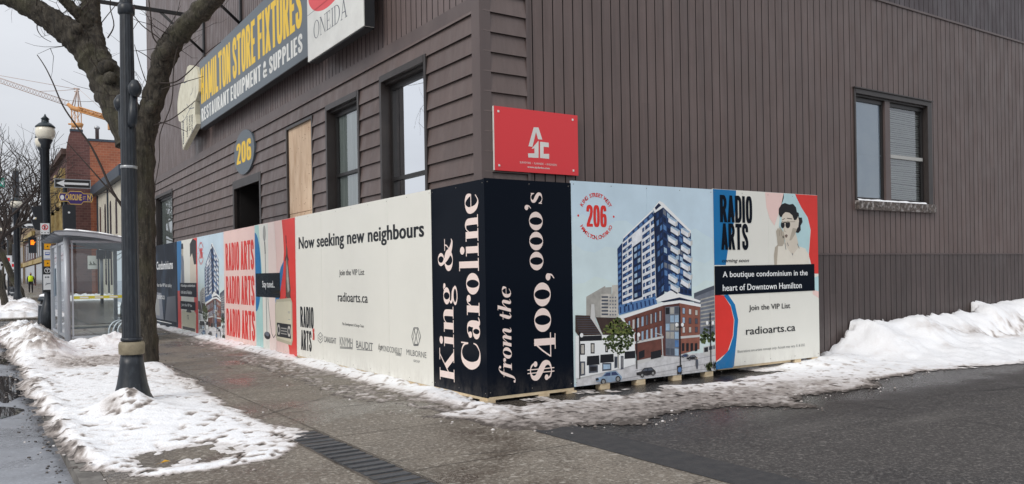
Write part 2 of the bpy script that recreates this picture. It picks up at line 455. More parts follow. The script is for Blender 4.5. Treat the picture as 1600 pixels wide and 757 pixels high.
# ------------------------------------------------------------------ snow
def snow_material():
    m = bpy.data.materials.new('snow'); m.use_nodes = True
    n = m.node_tree.nodes; l = m.node_tree.links; b = n['Principled BSDF']
    at = n.new('ShaderNodeAttribute'); at.attribute_name = 'dirt'
    tc = n.new('ShaderNodeTexCoord')
    nz = n.new('ShaderNodeTexNoise'); nz.inputs['Scale'].default_value = 14; nz.inputs['Detail'].default_value = 8; nz.inputs['Roughness'].default_value = 0.7
    l.new(tc.outputs['Object'], nz.inputs['Vector'])
    a = n.new('ShaderNodeMath'); a.operation = 'MULTIPLY_ADD'; a.inputs[1].default_value = 1.9; a.inputs[2].default_value = -0.95
    l.new(nz.outputs[0], a.inputs[0])
    s = n.new('ShaderNodeMath'); s.operation = 'MULTIPLY'; l.new(a.outputs[0], s.inputs[0]); l.new(at.outputs['Fac'], s.inputs[1])
    t = n.new('ShaderNodeMath'); t.operation = 'ADD'; t.use_clamp = True; l.new(s.outputs[0], t.inputs[0]); l.new(at.outputs['Fac'], t.inputs[1])
    r = n.new('ShaderNodeValToRGB')
    e = r.color_ramp.elements
    e[0].position = 0.0; e[0].color = srgb(249, 250, 252)
    e[1].position = 1.0; e[1].color = srgb(84, 77, 72)
    for p, c in ((0.25, srgb(228, 224, 222)), (0.55, srgb(168, 159, 153))):
        q = e.new(p); q.color = c
    l.new(t.outputs[0], r.inputs[0]); l.new(r.outputs[0], b.inputs['Base Color'])
    b.inputs['Roughness'].default_value = 0.6; b.inputs['Specular IOR Level'].default_value = 0.3
    n2 = n.new('ShaderNodeTexNoise'); n2.inputs['Scale'].default_value = 42; n2.inputs['Detail'].default_value = 6
    l.new(tc.outputs['Object'], n2.inputs['Vector'])
    bp = n.new('ShaderNodeBump'); bp.inputs['Strength'].default_value = 0.55; bp.inputs['Distance'].default_value = 0.02
    l.new(n2.outputs[0], bp.inputs['Height']); l.new(bp.outputs[0], b.inputs['Normal'])
    return m
M_snow = snow_material()

def fbm(x, y, s, o=4, seed=0.0):
    return noise.fractal(Vector((x * s + seed, y * s - seed * 0.7, seed * 1.3)), 0.9, 2.1, o)

def sdf(poly, X, Y):
    """signed distance to an outline, positive inside (numpy grids)"""
    best = np.full(X.shape, 1e9); inside = np.zeros(X.shape, bool)
    n = len(poly)
    for i in range(n):
        ax, ay = poly[i]; bx, by = poly[(i + 1) % n]
        dx, dy = bx - ax, by - ay
        t = np.clip(((X - ax) * dx + (Y - ay) * dy) / (dx * dx + dy * dy + 1e-12), 0, 1)
        best = np.minimum(best, np.hypot(X - ax - t * dx, Y - ay - t * dy))
        cr = ((ay > Y) != (by > Y)) & (X < (bx - ax) * (Y - ay) / (by - ay + 1e-12) + ax)
        inside ^= cr
    return np.where(inside, best, -best)

def sstep(a, b, x):
    t = np.clip((x - a) / (b - a), 0, 1); return t * t * (3 - 2 * t)

def snow_sheet(name, x0, x1, y0, y1, res, poly, hfun, edge=0.12, rough=0.10, base=0.0, label=None, seed=0.0, crumbs=0, zfun=None):
    nx = int((x1 - x0) / res) + 1; ny = int((y1 - y0) / res) + 1
    xs = np.linspace(x0, x1, nx); ys = np.linspace(y0, y1, ny)
    X, Y = np.meshgrid(xs, ys, indexing='ij')
    N1 = np.array([[fbm(x, y, 2.2, 5, seed) for y in ys] for x in xs])
    N2 = np.array([[fbm(x, y, 9.0, 4, seed + 9) for y in ys] for x in xs])
    D = sdf(poly, X, Y) + N1 * rough + N2 * rough * 0.45
    N0 = np.array([[fbm(x, y, 0.75, 3, seed + 21) for y in ys] for x in xs])
    H, dirt = hfun(X, Y, D, N0, N1, N2)
    H = H * sstep(-0.02, edge, D)
    H = np.where(D < 0, -0.01, H)
    keep = H > 0.003
    H = np.maximum(H, 0.0) + base
    if zfun is not None: H = H + zfun(X, Y)
    idx = -np.ones(X.shape, int); verts = []; dr = []; faces = []
    def vid(i, j):
        if idx[i, j] < 0:
            idx[i, j] = len(verts)
            jx = 0.3 * res * noise.noise(Vector((i * 7.7, j * 3.3, seed))); jy = 0.3 * res * noise.noise(Vector((i * 5.1, j * 9.3, seed + 3)))
            verts.append((X[i, j] + jx, Y[i, j] + jy, H[i, j])); dr.append(float(np.clip(dirt[i, j], 0, 1)))
        return idx[i, j]
    for i in range(nx - 1):
        for j in range(ny - 1):
            if keep[i, j] or keep[i+1, j] or keep[i, j+1] or keep[i+1, j+1]:
                faces.append((vid(i, j), vid(i+1, j), vid(i+1, j+1), vid(i, j+1)))
    # loose lumps lying along the edge of the sheet
    rg = random.Random(int(seed * 10) + 5)
    cand = np.argwhere((D > -0.22) & (D < 0.10))
    for k in range(crumbs if len(cand) else 0):
        i, j = cand[rg.randrange(len(cand))]
        r = rg.choice((0.004, 0.005, 0.006, 0.008, 0.010, 0.014)) * rg.uniform(0.7, 1.3)
        if r > 0.02 and rg.random() < 0.5: r *= 1.5
        cx, cy = X[i, j] + rg.uniform(-res, res), Y[i, j] + rg.uniform(-res, res); cz = max(H[i, j], base)
        k0 = len(verts); dd = rg.uniform(0.25, 1.0)
        for lat in (-0.5, 0.35, 0.9):
            for q in range(6):
                a = 2*pi*q/6 + lat; rr = r * math.sqrt(max(0.05, 1 - lat*lat)) * rg.uniform(0.75, 1.25)
                verts.append((cx + rr*cos(a)*1.2, cy + rr*sin(a), cz + r*0.65*(lat + 0.3))); dr.append(dd)
        for L in range(2):
            for q in range(6): faces.append((k0+L*6+q, k0+L*6+(q+1) % 6, k0+L*6+6+(q+1) % 6, k0+L*6+6+q))
        faces.append(tuple(k0+12+q for q in range(6)))
    me = bpy.data.meshes.new(name); me.from_pydata(verts, [], faces); me.materials.append(M_snow)
    me.polygons.foreach_set('use_smooth', [True] * len(faces))
    at = me.attributes.new('dirt', 'FLOAT', 'POINT'); at.data.foreach_set('value', dr)
    me.update()
    o = bpy.data.objects.new(name, me); COL.objects.link(o)
    return tag(o, label, kind='stuff')

def g2(X, Y, cx, cy, rx, ry): return np.exp(-(((X-cx)/rx)**2 + ((Y-cy)/ry)**2))

# boulevard snow round the lamp post and the tree
poly_a = [(-2.10, 9.2), (-2.12, 7.56), (-2.20, 5.0), (-2.23, 3.15), (-2.38, .65), (-2.10, -.35), (-2.24, -.62), (-2.72, -1.22), (-3.21, -1.36), (-3.74, -1.3), (-4.02, -.75),
          (-4.14, .63), (-4.20, 2.78), (-4.24, 5.56), (-4.15, 7.4), (-4.25, 9.5), (-4.2, 12.0), (-4.3, 15.0), (-4.4, 18.0), (-4.2, 21.0), (-3.4, 21.5), (-3.15, 17.0), (-3.1, 13.5),
          (-2.6, 12.9), (-1.9, 12.6), (-1.75, 11.2), (-2.05, 10.0)]
def h_a(X, Y, D, N0, N1, N2):
    h = 0.026 + 0.012 * N0 + 0.012 * N1 + 0.009 * N2
    h += 0.20 * g2(X, Y, -3.42, 1.95, .30, .36) * (1 + .25 * N1 + .12 * N2) + 0.07 * g2(X, Y, -3.15, 1.3, .5, .7)
    h += 0.12 * g2(X, Y, -2.45, 6.0, .32, .6) + 0.03 * g2(X, Y, -3.2, 4.3, .6, 1.5)
    kerb = g2(X, Y, -4.05, 3.0, .16, 5.5)
    h += 0.045 * kerb * np.clip(1 + 1.4 * N1 + .9 * N2, 0, 3)
    bank = 0.36 * g2(X, Y, -3.72, 10.6, .42, 1.3) + 0.34 * g2(X, Y, -3.65, 13.6, .45, 1.6) + 0.26 * g2(X, Y, -3.8, 17.5, .5, 3)
    bank += 0.22 * g2(X, Y, -2.45, 11.6, .8, .5)
    bl = np.abs(N1) * .8 + np.abs(N2) * .4
    h += bank * (0.75 + 0.5 * N0 + 0.75 * bl)
    divot = sstep(0.16, 0.42, N2 + 0.25 * N1) * (1 - sstep(0.03, 0.12, bank))
    h -= divot * 0.030
    low = sstep(0.55, 0.1, np.abs(Y + 0.70)) * sstep(-2.8, -3.2, X) * sstep(-3.85, -3.55, X)
    h -= 0.045 * low * sstep(-0.15, 0.2, N1 + 0.4 * N2 + 0.25)
    strip = sstep(1.5, 0.5, np.abs(Y - 8.3)) * sstep(-3.95, -3.5, X)
    h -= strip * 0.032 * sstep(-0.3, 0.15, N2 + 0.6 * N1)
    right = sstep(-2.75, -2.25, X) * (Y < 5)
    h -= right * 0.022 * sstep(-0.15, 0.3, N2 + 0.5 * N1)
    d = 0.02 + 0.55 * sstep(0.05, .25, bank) * sstep(-.1, .7, N1 + .4 * N2 + .1) + 0.65 * sstep(0.09, -0.02, D) + 0.40 * strip + .25 * right
    d += 0.5 * sstep(-3.96, -4.14, X) * sstep(-0.2, 0.5, N1 + N2) + 0.75 * divot * sstep(-.2, .3, N1)
    d += 0.45 * g2(X, Y, -3.58, 1.72, .10, .25) + 0.3 * sstep(0.016, 0.006, h)
    return h, d
snow_sheet('snow_patch', -4.6, -1.6, -1.7, 21.8, 0.035, poly_a, h_a, rough=0.17, edge=.16, label='white boulevard snow piled round the foreground lamp post and tree', seed=1.7, crumbs=260)

# trampled slush along the hoarding, round the corner, and the ploughed bank on the side wall
poly_b = [(0.12, 21.5), (-.20, 21.5), (-.42, 17.8), (-.70, 13), (-.84, 10.6), (-1.02, 7.5), (-1.05, 4.8), (-1.18, 1.6), (-.92, .17), (-.76, -1.05), (-.42, -1.72), (.53, -1.86), (1.4, -1.8), (1.93, -1.84), (2.5, -2.35),
          (3.0, -1.9), (3.95, -2.0), (5, -1.6), (6.19, -1.5), (8.12, -1.86), (14.5, -2.3), (22, -2.6), (22, .36), (0.12, .36)]
def h_b(X, Y, D, N0, N1, N2):
    h = 0.016 + 0.010 * N0 + 0.010 * N1 + 0.010 * N2
    thin = sstep(-0.10, -0.55, X) * (Y > -0.3)
    h -= thin * 0.026 * sstep(-0.5, 0.12, N2 + 0.6 * N1)
    h += 0.014 * g2(X, Y * 0, -0.12, 0, .14, 1) * (Y > 1.5) * (1 + N1)
    foot = sstep(-0.75, -0.15, Y) * sstep(5.2, 4.2, X) * (X > -0.1) * (Y < .35)
    h -= 0.040 * foot * sstep(-.9, -.1, N1 + .4 * N2)
    h += 0.02 * sstep(-1.5, -0.4, Y) * (X > -0.3) * sstep(-0.5, 0.3, N1)
    rise = sstep(6.55, 7.5, X)
    wv = .18 * N0
    prof = 0.40 * sstep(-1.0, 0.05, Y + wv) + 0.09 * sstep(-1.9, -1.0, Y + wv)
    rid = 0.08 * sstep(9.0, 13.0, X) * sstep(-0.7, 0.1, Y) + 0.07 * g2(X, Y, 10.5, -0.95, 2.5, .25) - 0.06 * g2(X, Y, 11.5, -0.45, 2.2, .2)
    h += rise * (prof * (1 + 0.16 * N0) + rid + 0.030 * N1 + .010 * N2)
    h += 0.07 * sstep(4.2, 6.3, X) * sstep(-1.5, -0.2, Y) * (1 + N0)
    gritty = sstep(4.5, 1.0, X) * sstep(0.1, -0.7, Y)
    d = 0.03 + 0.42 * gritty * (0.8 + 0.6 * N2) + 0.38 * sstep(-0.45, -1.6, Y) * sstep(6.5, 3.5, X) * (1 + .6 * N1)
    d += 0.40 * thin + 0.6 * sstep(0.14, 0.0, D) * sstep(8.0, 4.0, X) + 0.25 * sstep(0.1, 0.0, D)
    d += rise * (0.6 * g2(X, Y, 11.0, -0.45, 2.8, .2) * sstep(-0.4, 0.4, N1 + N2) + .25 * g2(X, Y, 8.0, -.75, .9, .2) * sstep(-.2, .4, N1))
    d += 0.5 * sstep(0.25, 0.55, N2) * sstep(7.5, 5.0, X) + .3 * sstep(.012, .004, h)
    return h, d
snow_sheet('snow_bank', -1.45, 6.6, -2.9, 0.40, 0.035, poly_b, h_b, rough=0.16, label='trodden grey slush round the hoarding corner', seed=4.1, crumbs=300)
snow_sheet('snow_bank', 6.6, 22.0, -2.9, 0.34, 0.055, poly_b, h_b, rough=0.16, label='ploughed white snow bank heaped against the side wall', seed=4.1, crumbs=60)
snow_sheet('slush_strip', -1.45, 0.10, 0.36, 21.5, 0.04, poly_b, h_b, rough=0.14, label='thin trodden snow strip along the foot of the street hoarding', seed=4.1, crumbs=160)

# snow farther up the street
poly_c = [(-4.3, 29), (-2.7, 29), (-2.2, 34), (-2.0, 45), (-1.9, 60), (-2.0, 80), (-4.3, 80)]
def h_c(X, Y, D, N0, N1, N2):
    h = 0.18 + 0.16 * N1 + 0.07 * N2
    h += 0.30 * g2(X, Y, -3.2, 33, .6, 1.2) + 0.35 * g2(X, Y, -2.7, 38, .5, 1.5) + 0.3 * g2(X, Y, -3.6, 47, .5, 3)
    return h, 0.05 + 0.35 * sstep(0.1, 0.5, N1) + 0.2 * sstep(0.15, 0, D)
snow_sheet('snow_patch', -4.5, -1.7, 28.4, 80, 0.13, poly_c, h_c, rough=0.25, edge=0.3, label='lumpy snow along the kerb beyond the driveway', seed=7.3, zfun=lambda X, Y: 0.008 * np.maximum(Y - 30, 0))
poly_d = [(0.5, 26), (3, 25.5), (4.5, 28), (9, 30), (9.5, 34), (5, 35), (2.5, 31), (0.6, 30)]
snow_sheet('snow_patch', 0, 10, 25, 36, 0.12, poly_d, lambda X, Y, D, N0, N1, N2: (0.04 + 0.05 * N1 - 0.04 * (N2 > .2), 0.1 + 0 * X), rough=0.6, edge=0.2, label='flat snow patch lying on the rear parking lot behind the shelter', seed=9.9)
poly_e = [(0.5, 56), (16, 54), (16, 58), (4.0, 58), (0.5, 58)]
snow_sheet('snow_bank', 0, 17, 53, 58.5, 0.2, poly_e, lambda X, Y, D, N0, N1, N2: (0.35 + 0.3 * N1, 0.15 + 0.3 * np.clip(N1, 0, 1)), rough=0.4, edge=0.5, label='low snow bank on the far edge of the rear parking lot', seed=12.3)

lf = MB()
lp = on_ground(258, 726, 0.03)
lf.add([(lp[0]-.035, lp[1], .045), (lp[0], lp[1]-.018, .058), (lp[0]+.04, lp[1]+.004, .05), (lp[0]+.002, lp[1]+.022, .062)], [(0, 1, 2, 3)])
lf.add([(lp[0]-.07, lp[1]-.004, .04), (lp[0]-.035, lp[1]-.003, .046), (lp[0]-.035, lp[1]+.003, .046)], [(0, 1, 2)])
tag(lf.build('fallen_leaf', mat('leaf_yellow', srgb(196, 150, 40), 0.6), loc=(lp[0], lp[1], 0.045)), 'small dry yellow leaf lying on the bare spot in the front snow', 'leaf')

# ------------------------------------------------------------------ the brown clad corner building
FX, FY = 0.20, 0.35                       # wall planes: street front x = FX, side wall y = FY
KF = street_frame(FX); SF = side_frame(FY)
TOPZ = 13.0; ENDY = 21.9
def siding_mat(name, base, ax, pitch, vary=.10, streak=.16, splash=None, rough=.42):
    """painted metal boards: each board a slightly different tone, run-off streaks, chalky fading, salt near the ground"""
    m = bpy.data.materials.new(name); m.use_nodes = True; t = node_tools(m)
    cell = t.math('FLOOR', t.math('DIVIDE', t.axis(ax[0]), pitch)); cell2 = t.math('FLOOR', t.math('DIVIDE', t.math('ADD', t.axis(ax[1]), t.math('MULTIPLY', cell, 1.37)), 3.66))
    cb = t.n.new('ShaderNodeCombineXYZ'); t.l.new(cell, cb.inputs[0]); t.l.new(cell2, cb.inputs[1])
    wn_ = t.n.new('ShaderNodeTexWhiteNoise'); wn_.noise_dimensions = '2D'; t.l.new(cb.outputs[0], wn_.inputs['Vector'])
    g = t.rng(wn_.outputs[0], 0, 1, 1 - vary, 1 + vary)
    st = t.rng(t.noise(7, (2.2, 2.2, .10), 6, .65), .34, .66, 1 - streak, 1 + streak); bl = t.rng(t.noise(.9, (1, 1, .8), 5), .3, .7, .90, 1.12)
    f = t.math('MULTIPLY', t.math('MULTIPLY', g, st), bl)
    cc = t.n.new('ShaderNodeCombineColor')
    for k in range(3): t.l.new(f, cc.inputs[k])
    c = t.mix(1.0, base, cc.outputs[0], 'MULTIPLY')
    c = t.mix(t.rng(t.noise(3.2, (1.5, 1.5, .5), 8, .7), .56, .72, 0, .35), c, tuple(min(1, v * 1.7) for v in base[:3]) + (1,))
    c = t.mix(t.rng(t.noise(30, (1, 1, 1), 2), .70, .74, 0, .6), c, tuple(v * .5 for v in base[:3]) + (1,))
    t.l.new(c, t.p.inputs['Base Color'])
    t.l.new(t.rng(t.noise(4, (1, 1, .4), 4), .35, .65, rough - .06, rough + .14), t.p.inputs['Roughness'])
    bp = t.n.new('ShaderNodeBump'); bp.inputs['Strength'].default_value = .10; bp.inputs['Distance'].default_value = .02; t.l.new(t.noise(2.6, (1, 1, .5), 3), bp.inputs['Height']); t.l.new(bp.outputs[0], t.p.inputs['Normal'])
    MATS[name] = m
    if splash: add_splash(m, *splash)
    return m
M_lap = siding_mat('brown_lap_board', srgb(98, 84, 80), (2, 1), .235, .07, .10)
M_vert = siding_mat('brown_steel_siding', srgb(97, 82, 78), (0, 2), .157, .07, .12)
M_vert2 = siding_mat('street_steel_siding', srgb(106, 92, 89), (1, 2), .152, .07, .12)
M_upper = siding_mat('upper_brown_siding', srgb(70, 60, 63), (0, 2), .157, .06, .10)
M_low = siding_mat('lower_brown_siding', srgb(74, 63, 61), (0, 2), .157, .12, .22, (1.1, srgb(118, 110, 106), .7, 5.0))  # darker base tone below the seam, pale salt splash at the foot
M_groove_shade = mat('groove_and_lap_shade', srgb(38, 32, 31), 0.7)
M_trim = mat('brown_trim', srgb(98, 85, 82), 0.42, srgb(86, 74, 72), scale=2, stretch=(1, 1, .3))
M_darktrim = mat('dark_window_trim', srgb(58, 52, 50), 0.4, srgb(46, 41, 40), scale=3)
M_sash = mat('black_sash', srgb(38, 36, 36), 0.4)
M_inside = mat('room_dark', srgb(40, 40, 42), 0.9)
M_curtain = mat('white_curtain', srgb(250, 251, 246), 0.9, srgb(232, 236, 230), scale=3, stretch=(1, 6, .3))
M_blind = mat('grey_blind', srgb(206, 208, 204), 0.8)
M_frost = mat('frosted_film', srgb(206, 218, 228), 0.5, srgb(182, 200, 216), scale=1.3, lo=0.4, hi=0.7)
M_glass = glass_mat('window_glass', (0.96, 0.98, 0.96, 1), 0.16)
M_glass2 = glass_mat('side_window_glass', (0.9, 0.93, 0.93, 1), 0.12)
M_ply = mat('plywood', srgb(226, 200, 172), 0.75, srgb(206, 176, 146), scale=5, stretch=(1, 1, .3), color3=srgb(184, 146, 114), scale3=7, amt3=0.4)
M_tin = mat('tin_roof', srgb(90, 88, 90), 0.6)

bld = thing('brown_building', 'brown clad corner building with lap boards on the street front and ribbed side wall', 'building', (FX, FY, 0))

def subtract(lo, hi, cuts):
    segs = [(lo, hi)]
    for a, b in cuts:
        out = []
        for s, e in segs:
            if b <= s or a >= e: out.append((s, e)); continue
            if a > s: out.append((s, a))
            if b < e: out.append((b, e))
        segs = out
    return segs

def vertical_siding(mb, fr, u0, u1, v0, v1, holes=(), pitch=0.152, gw=0.016, gd=0.016, off=0.0, phase=0.0):
    """steel siding: flat pans with dark recessed joints (material 1)"""
    zs = sorted({v0, v1} | {z for h in holes for z in (h[2], h[3]) if v0 < z < v1})
    for za, zb in zip(zs[:-1], zs[1:]):
        cuts = [(h[0], h[1]) for h in holes if h[2] < zb - 1e-6 and h[3] > za + 1e-6]
        for s, e in subtract(u0, u1, cuts):
            k = math.ceil((s - phase) / pitch); edges = [s]
            while phase + k * pitch < e - 1e-4:
                edges.append(phase + k * pitch); k += 1
            edges.append(e)
            for i in range(len(edges) - 1):
                a, b = edges[i] + (gw/2 if i else 0), edges[i+1] - (gw/2 if i < len(edges)-2 else 0)
                if b <= a: continue
                mb.poly([fr.pt(a, za, off), fr.pt(b, za, off), fr.pt(b, zb, off), fr.pt(a, zb, off)], 0)
                if i < len(edges) - 2:
                    g = edges[i+1]
                    for (p, q, d1, d2) in ((g-gw/2, g-gw/5, off, off-gd), (g-gw/5, g+gw/5, off-gd, off-gd), (g+gw/5, g+gw/2, off-gd, off)):
                        mb.poly([fr.pt(p, za, d1), fr.pt(q, za, d2), fr.pt(q, zb, d2), fr.pt(p, zb, d1)], 1)

def lap_siding(mb, fr, u0, u1, v0, v1, holes=(), pitch=0.235, lip=0.032, seams=()):
    z = v0
    while z < v1 - 1e-6:
        zt = min(z + pitch, v1)
        cutz = sorted({z, zt} | {q for h in holes for q in (h[2], h[3]) if z < q < zt})
        f = lambda q: lip * (1 - (q - z) / pitch)
        for za, zb in zip(cutz[:-1], cutz[1:]):
            cuts = [(h[0], h[1]) for h in holes if h[2] < zb - 1e-6 and h[3] > za + 1e-6]
            for s, e in subtract(u0, u1, cuts):
                mb.poly([fr.pt(s, za, f(za)), fr.pt(e, za, f(za)), fr.pt(e, zb, f(zb)), fr.pt(s, zb, f(zb))], 0)
                if za == z: mb.poly([fr.pt(s, z, -0.004), fr.pt(e, z, -0.004), fr.pt(e, z, lip), fr.pt(s, z, lip)], 1)  # board underside coloured dark to paint in the shadow line
        z = zt

# openings on the street front, as (u0, u1, v0, v1) with u = -y
W1 = (-3.08, -1.69, 1.25, 4.28); W2 = (-5.25, -3.90, 1.25, 4.25)
WB = (-7.35, -5.96, 1.25, 4.22); DR = (-11.14, -9.02, 0.0, 3.60); W4 = (-20.5, -17.9, 1.1, 4.08)
LAPTOP = 4.55
mb = MB(); lap_siding(mb, KF, -ENDY, -0.36, 0.05, LAPTOP, (W1, W2, WB, DR, W4))
mb.build('lap_wall', [M_lap, M_groove_shade], bld)
mb = MB(); vertical_siding(mb, KF, -ENDY, -0.36, LAPTOP + 0.16, TOPZ, (), pitch=0.152, gw=0.02, gd=0.02)
mb.build('street_siding', [M_vert2, M_groove_shade], bld)
mb = MB(); mb.fbox(KF, -ENDY, -0.36, LAPTOP, LAPTOP + 0.16, -0.02, 0.028)
mb.build('belt_board', M_trim, bld)
# side wall
SW = (7.47, 9.79, 2.56, 4.41)
ROOFZ = 6.01; SEAM = 1.68
mb = MB(); lap_siding(mb, SF, 0.21, 0.83, 0.05, ROOFZ - .02)
mb.build('side_lap_wall', [M_lap, M_groove_shade], bld)
mb = MB(); vertical_siding(mb, SF, 0.87, 24, SEAM, ROOFZ, (SW,), pitch=0.157)
mb.build('side_siding', [M_vert, M_groove_shade], bld)
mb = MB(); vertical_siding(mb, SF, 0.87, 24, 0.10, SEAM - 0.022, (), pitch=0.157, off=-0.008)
mb.build('lower_siding', [M_low, M_groove_shade], bld)
mb = MB(); mb.fbox(SF, 0.87, 24, SEAM - 0.022, SEAM - 0.002, -0.03, 0.006)
mb.build('seam_flashing', M_trim, bld)
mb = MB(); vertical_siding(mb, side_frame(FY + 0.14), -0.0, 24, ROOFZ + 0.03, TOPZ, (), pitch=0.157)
mb.build('upper_siding', [M_upper, M_groove_shade], bld)
mb = MB(); mb.fbox(SF, 0.87, 24, ROOFZ, ROOFZ + 0.035, -0.16, 0.02)
mb.build('ledge_flashing', M_trim, bld)
# corner boards
mb = MB(); mb.fbox(KF, -0.50, -0.319, 0.05, TOPZ, -0.02, 0.032)
mb.build('corner_board', M_trim, bld)
mb = MB(); mb.fbox(SF, 0.169, 0.318, 0.05, ROOFZ, -0.02, 0.030); mb.fbox(SF, 0.83, 0.868, 0.05, ROOFZ, -0.02, 0.026)
mb.build('corner_board', M_trim, bld)
mb = MB(); mb.box((FX + 0.02, FY + 0.2, TOPZ - .1), (24, ENDY, TOPZ)); mb.box((23.8, FY + .2, 0), (24, ENDY, TOPZ - .1)); mb.box((FX + .02, ENDY - .1, 0), (23.8, ENDY, TOPZ - .1))
mb.build('roof', M_tin, bld)
mb = MB(); mb.fbox(SF, 6.05, 24, -0.05, 0.13, -0.03, -0.012)
mb.build('footing', mat('footing_block', srgb(112, 98, 84), 0.9, srgb(78, 68, 60), scale=9, bump=0.5), bld)

def window(fr, h, parent, reveal=0.11, casing=0.07, rail=0.45, curtain='curtain', sash_gap=0.0, mull=None):
    u0, u1, v0, v1 = h
    f = MB()
    # casing proud of the boards
    f.fbox(fr, u0 - casing*0.4, u0 + 0.035, v0, v1 + casing*0.5, -0.03, 0.040)
    f.fbox(fr, u1 - 0.035, u1 + casing*0.4, v0, v1 + casing*0.5, -0.03, 0.040)
    f.fbox(fr, u0 + 0.035, u1 - 0.035, v1 - 0.055, v1 + casing*0.5, -0.03, 0.043)
    # deep jambs
    f.fbox(fr, u0, u0 + 0.03, v0, v1 - .056, -reveal - 0.06, -0.031)
    f.fbox(fr, u1 - 0.03, u1, v0, v1 - .056, -reveal - 0.06, -0.031)
    f.fbox(fr, u0 + .03, u1 - .03, v1 - 0.09, v1 - .056, -reveal - 0.06, -0.031)
    w = f.build('window', M_darktrim, parent)
    s = MB()
    a, b = u0 + 0.031, u1 - 0.031; t = v1 - 0.091
    d0, d1 = -reveal - 0.05, -reveal
    s.fbox(fr, a, a + 0.07, v0, t, d0, d1); s.fbox(fr, b - 0.05, b, v0, t, d0, d1)
    s.fbox(fr, a + .07, b - .05, t - 0.07, t, d0, d1); s.fbox(fr, a + .07, b - .05, v0, v0 + 0.07, d0, d1)
    zr = v0 + (v1 - v0) * rail
    s.fbox(fr, a + .07, b - .05, zr - 0.025, zr + 0.025, d0, d1 + 0.012)
    s.build('sash', M_sash, w)
    g = MB(); gd = -reveal - 0.03
    g.poly([fr.pt(a + .071, v0 + .071, gd), fr.pt(b - .051, v0 + .071, gd), fr.pt(b - .051, t - .071, gd), fr.pt(a + .071, t - .071, gd)])
    g.build('pane', M_glass, w)
    c = MB(); cd = -reveal - 0.045; n = 26
    pts = [(a + (b - a) * i / n, cd - 0.012 * (i % 2)) for i in range(n + 1)]
    for (p, q) in zip(pts[:-1], pts[1:]):
        c.add([fr.pt(p[0], v0, p[1]), fr.pt(q[0], v0, q[1]), fr.pt(q[0], t, q[1]), fr.pt(p[0], t, p[1])], [(0, 1, 2, 3)])
    c.build('curtain', curtain, w)
    return w

M_curt2 = mat('grey_curtain', srgb(178, 186, 184), 0.9, srgb(146, 156, 154), scale=3, stretch=(1, 6, .3))
w = window(KF, W1, bld, curtain=M_curtain, rail=.52); 
w = window(KF, W2, bld, curtain=M_curt2, rail=.62); 
w = window(KF, W4, bld, curtain=M_curt2, reveal=.08)
# boarded window
f = MB(); u0, u1, v0, v1 = WB
f.fbox(KF, u0 - .02, u0 + .03, v0, v1 + .03, -.1, .03); f.fbox(KF, u1 - .03, u1 + .02, v0, v1 + .03, -.1, .03); f.fbox(KF, u0 + .03, u1 - .03, v1 - .02, v1 + .03, -.1, .03)
wb = f.build('boarded_window', M_darktrim, bld)
f = MB(); f.fbox(KF, u0 + .031, u1 - .031, 2.62, v1 - .021, -.05, -.012); f.fbox(KF, u0 + .031, u1 - .031, v0, 2.612, -.05, -.016)
rg = random.Random(3)
for k in range(46):
    a = u0 + .1 + rg.random() * (u1 - u0 - .2); z = 2.5 + rg.random() * 1.6
    f.fbox(KF, a, a + .012, z, z + .012, -.012, -.009, 1)
f.build('plywood_sheet', [M_ply, mat('nail_mark', srgb(150, 112, 84), 0.6)], wb)
# recessed dark entrance
f = MB(); u0, u1, v0, v1 = DR
f.fbox(KF, u0 - .02, u0 + .09, v0, v1 + .02, -.03, .035); f.fbox(KF, u1 - .09, u1 + .02, v0, v1 + .02, -.03, .035)
f.fbox(KF, u0 + .09, u1 - .09, v1 - .16, v1 + .02, -.03, .037)
f.fbox(KF, u0, u0 + .04, v0, v1, -1.1, -.031); f.fbox(KF, u1 - .04, u1, v0, v1, -1.1, -.031); f.fbox(KF, u0 + .04, u1 - .04, v1 - .03, v1, -1.1, -.031)
dw = f.build('entrance', M_darktrim, bld)
f = MB(); lap_siding(f, street_frame(FX + 1.1), u0, u1, 0.05, v1)
f.build('recess_wall', [mat('recess_board', srgb(52, 46, 46), .6), M_groove_shade], dw)
f = MB(); f.fbox(KF, u0 + .06, u0 + .10, 0, v1 - .05, -.95, -.10); f.build('door', M_sash, dw)

# two-light side window with stone sill
u0, u1, v0, v1 = SW
f = MB(); cs = .065
f.fbox(SF, u0 - .01, u0 + .03, v0, v1 + .02, -.02, .022); f.fbox(SF, u1 - .115, u1 + .02, v0, v1 + .02, -.02, .024)
f.fbox(SF, u0 + .03, u1 - .115, v1 - .06, v1 + .02, -.02, .026); f.fbox(SF, u0 - .03, u1 + .04, v1 + .021, v1 + .04, -.02, .05)
f.fbox(SF, u0 + .0, u0 + .03, v0, v1 - .06, -.24, -.021); f.fbox(SF, u1 - .115, u1 - .085, v0, v1 - .06, -.24, -.021); f.fbox(SF, u0 + .03, u1 - .115, v1 - .09, v1 - .06, -.24, -.021)
sw = f.build('window', M_darktrim, bld)
mid = u0 + (u1 - u0) * 0.44
s = MB(); s.fbox(SF, mid - .075, mid + .075, v0, v1 - .09, -.12, -.03, 1)
for (a, b) in ((u0 + .031, mid - .076), (mid + .076, u1 - .116)):
    s.fbox(SF, a, a + .045, v0, v1 - .091, -.12, -.07); s.fbox(SF, b - .045, b, v0, v1 - .091, -.12, -.07)
    s.fbox(SF, a + .045, b - .045, v1 - .16, v1 - .091, -.12, -.07); s.fbox(SF, a + .045, b - .045, v0, v0 + .07, -.12, -.07)
s.build('sash', [M_sash, M_trim], sw)
s = MB(); zr = v0 + .82
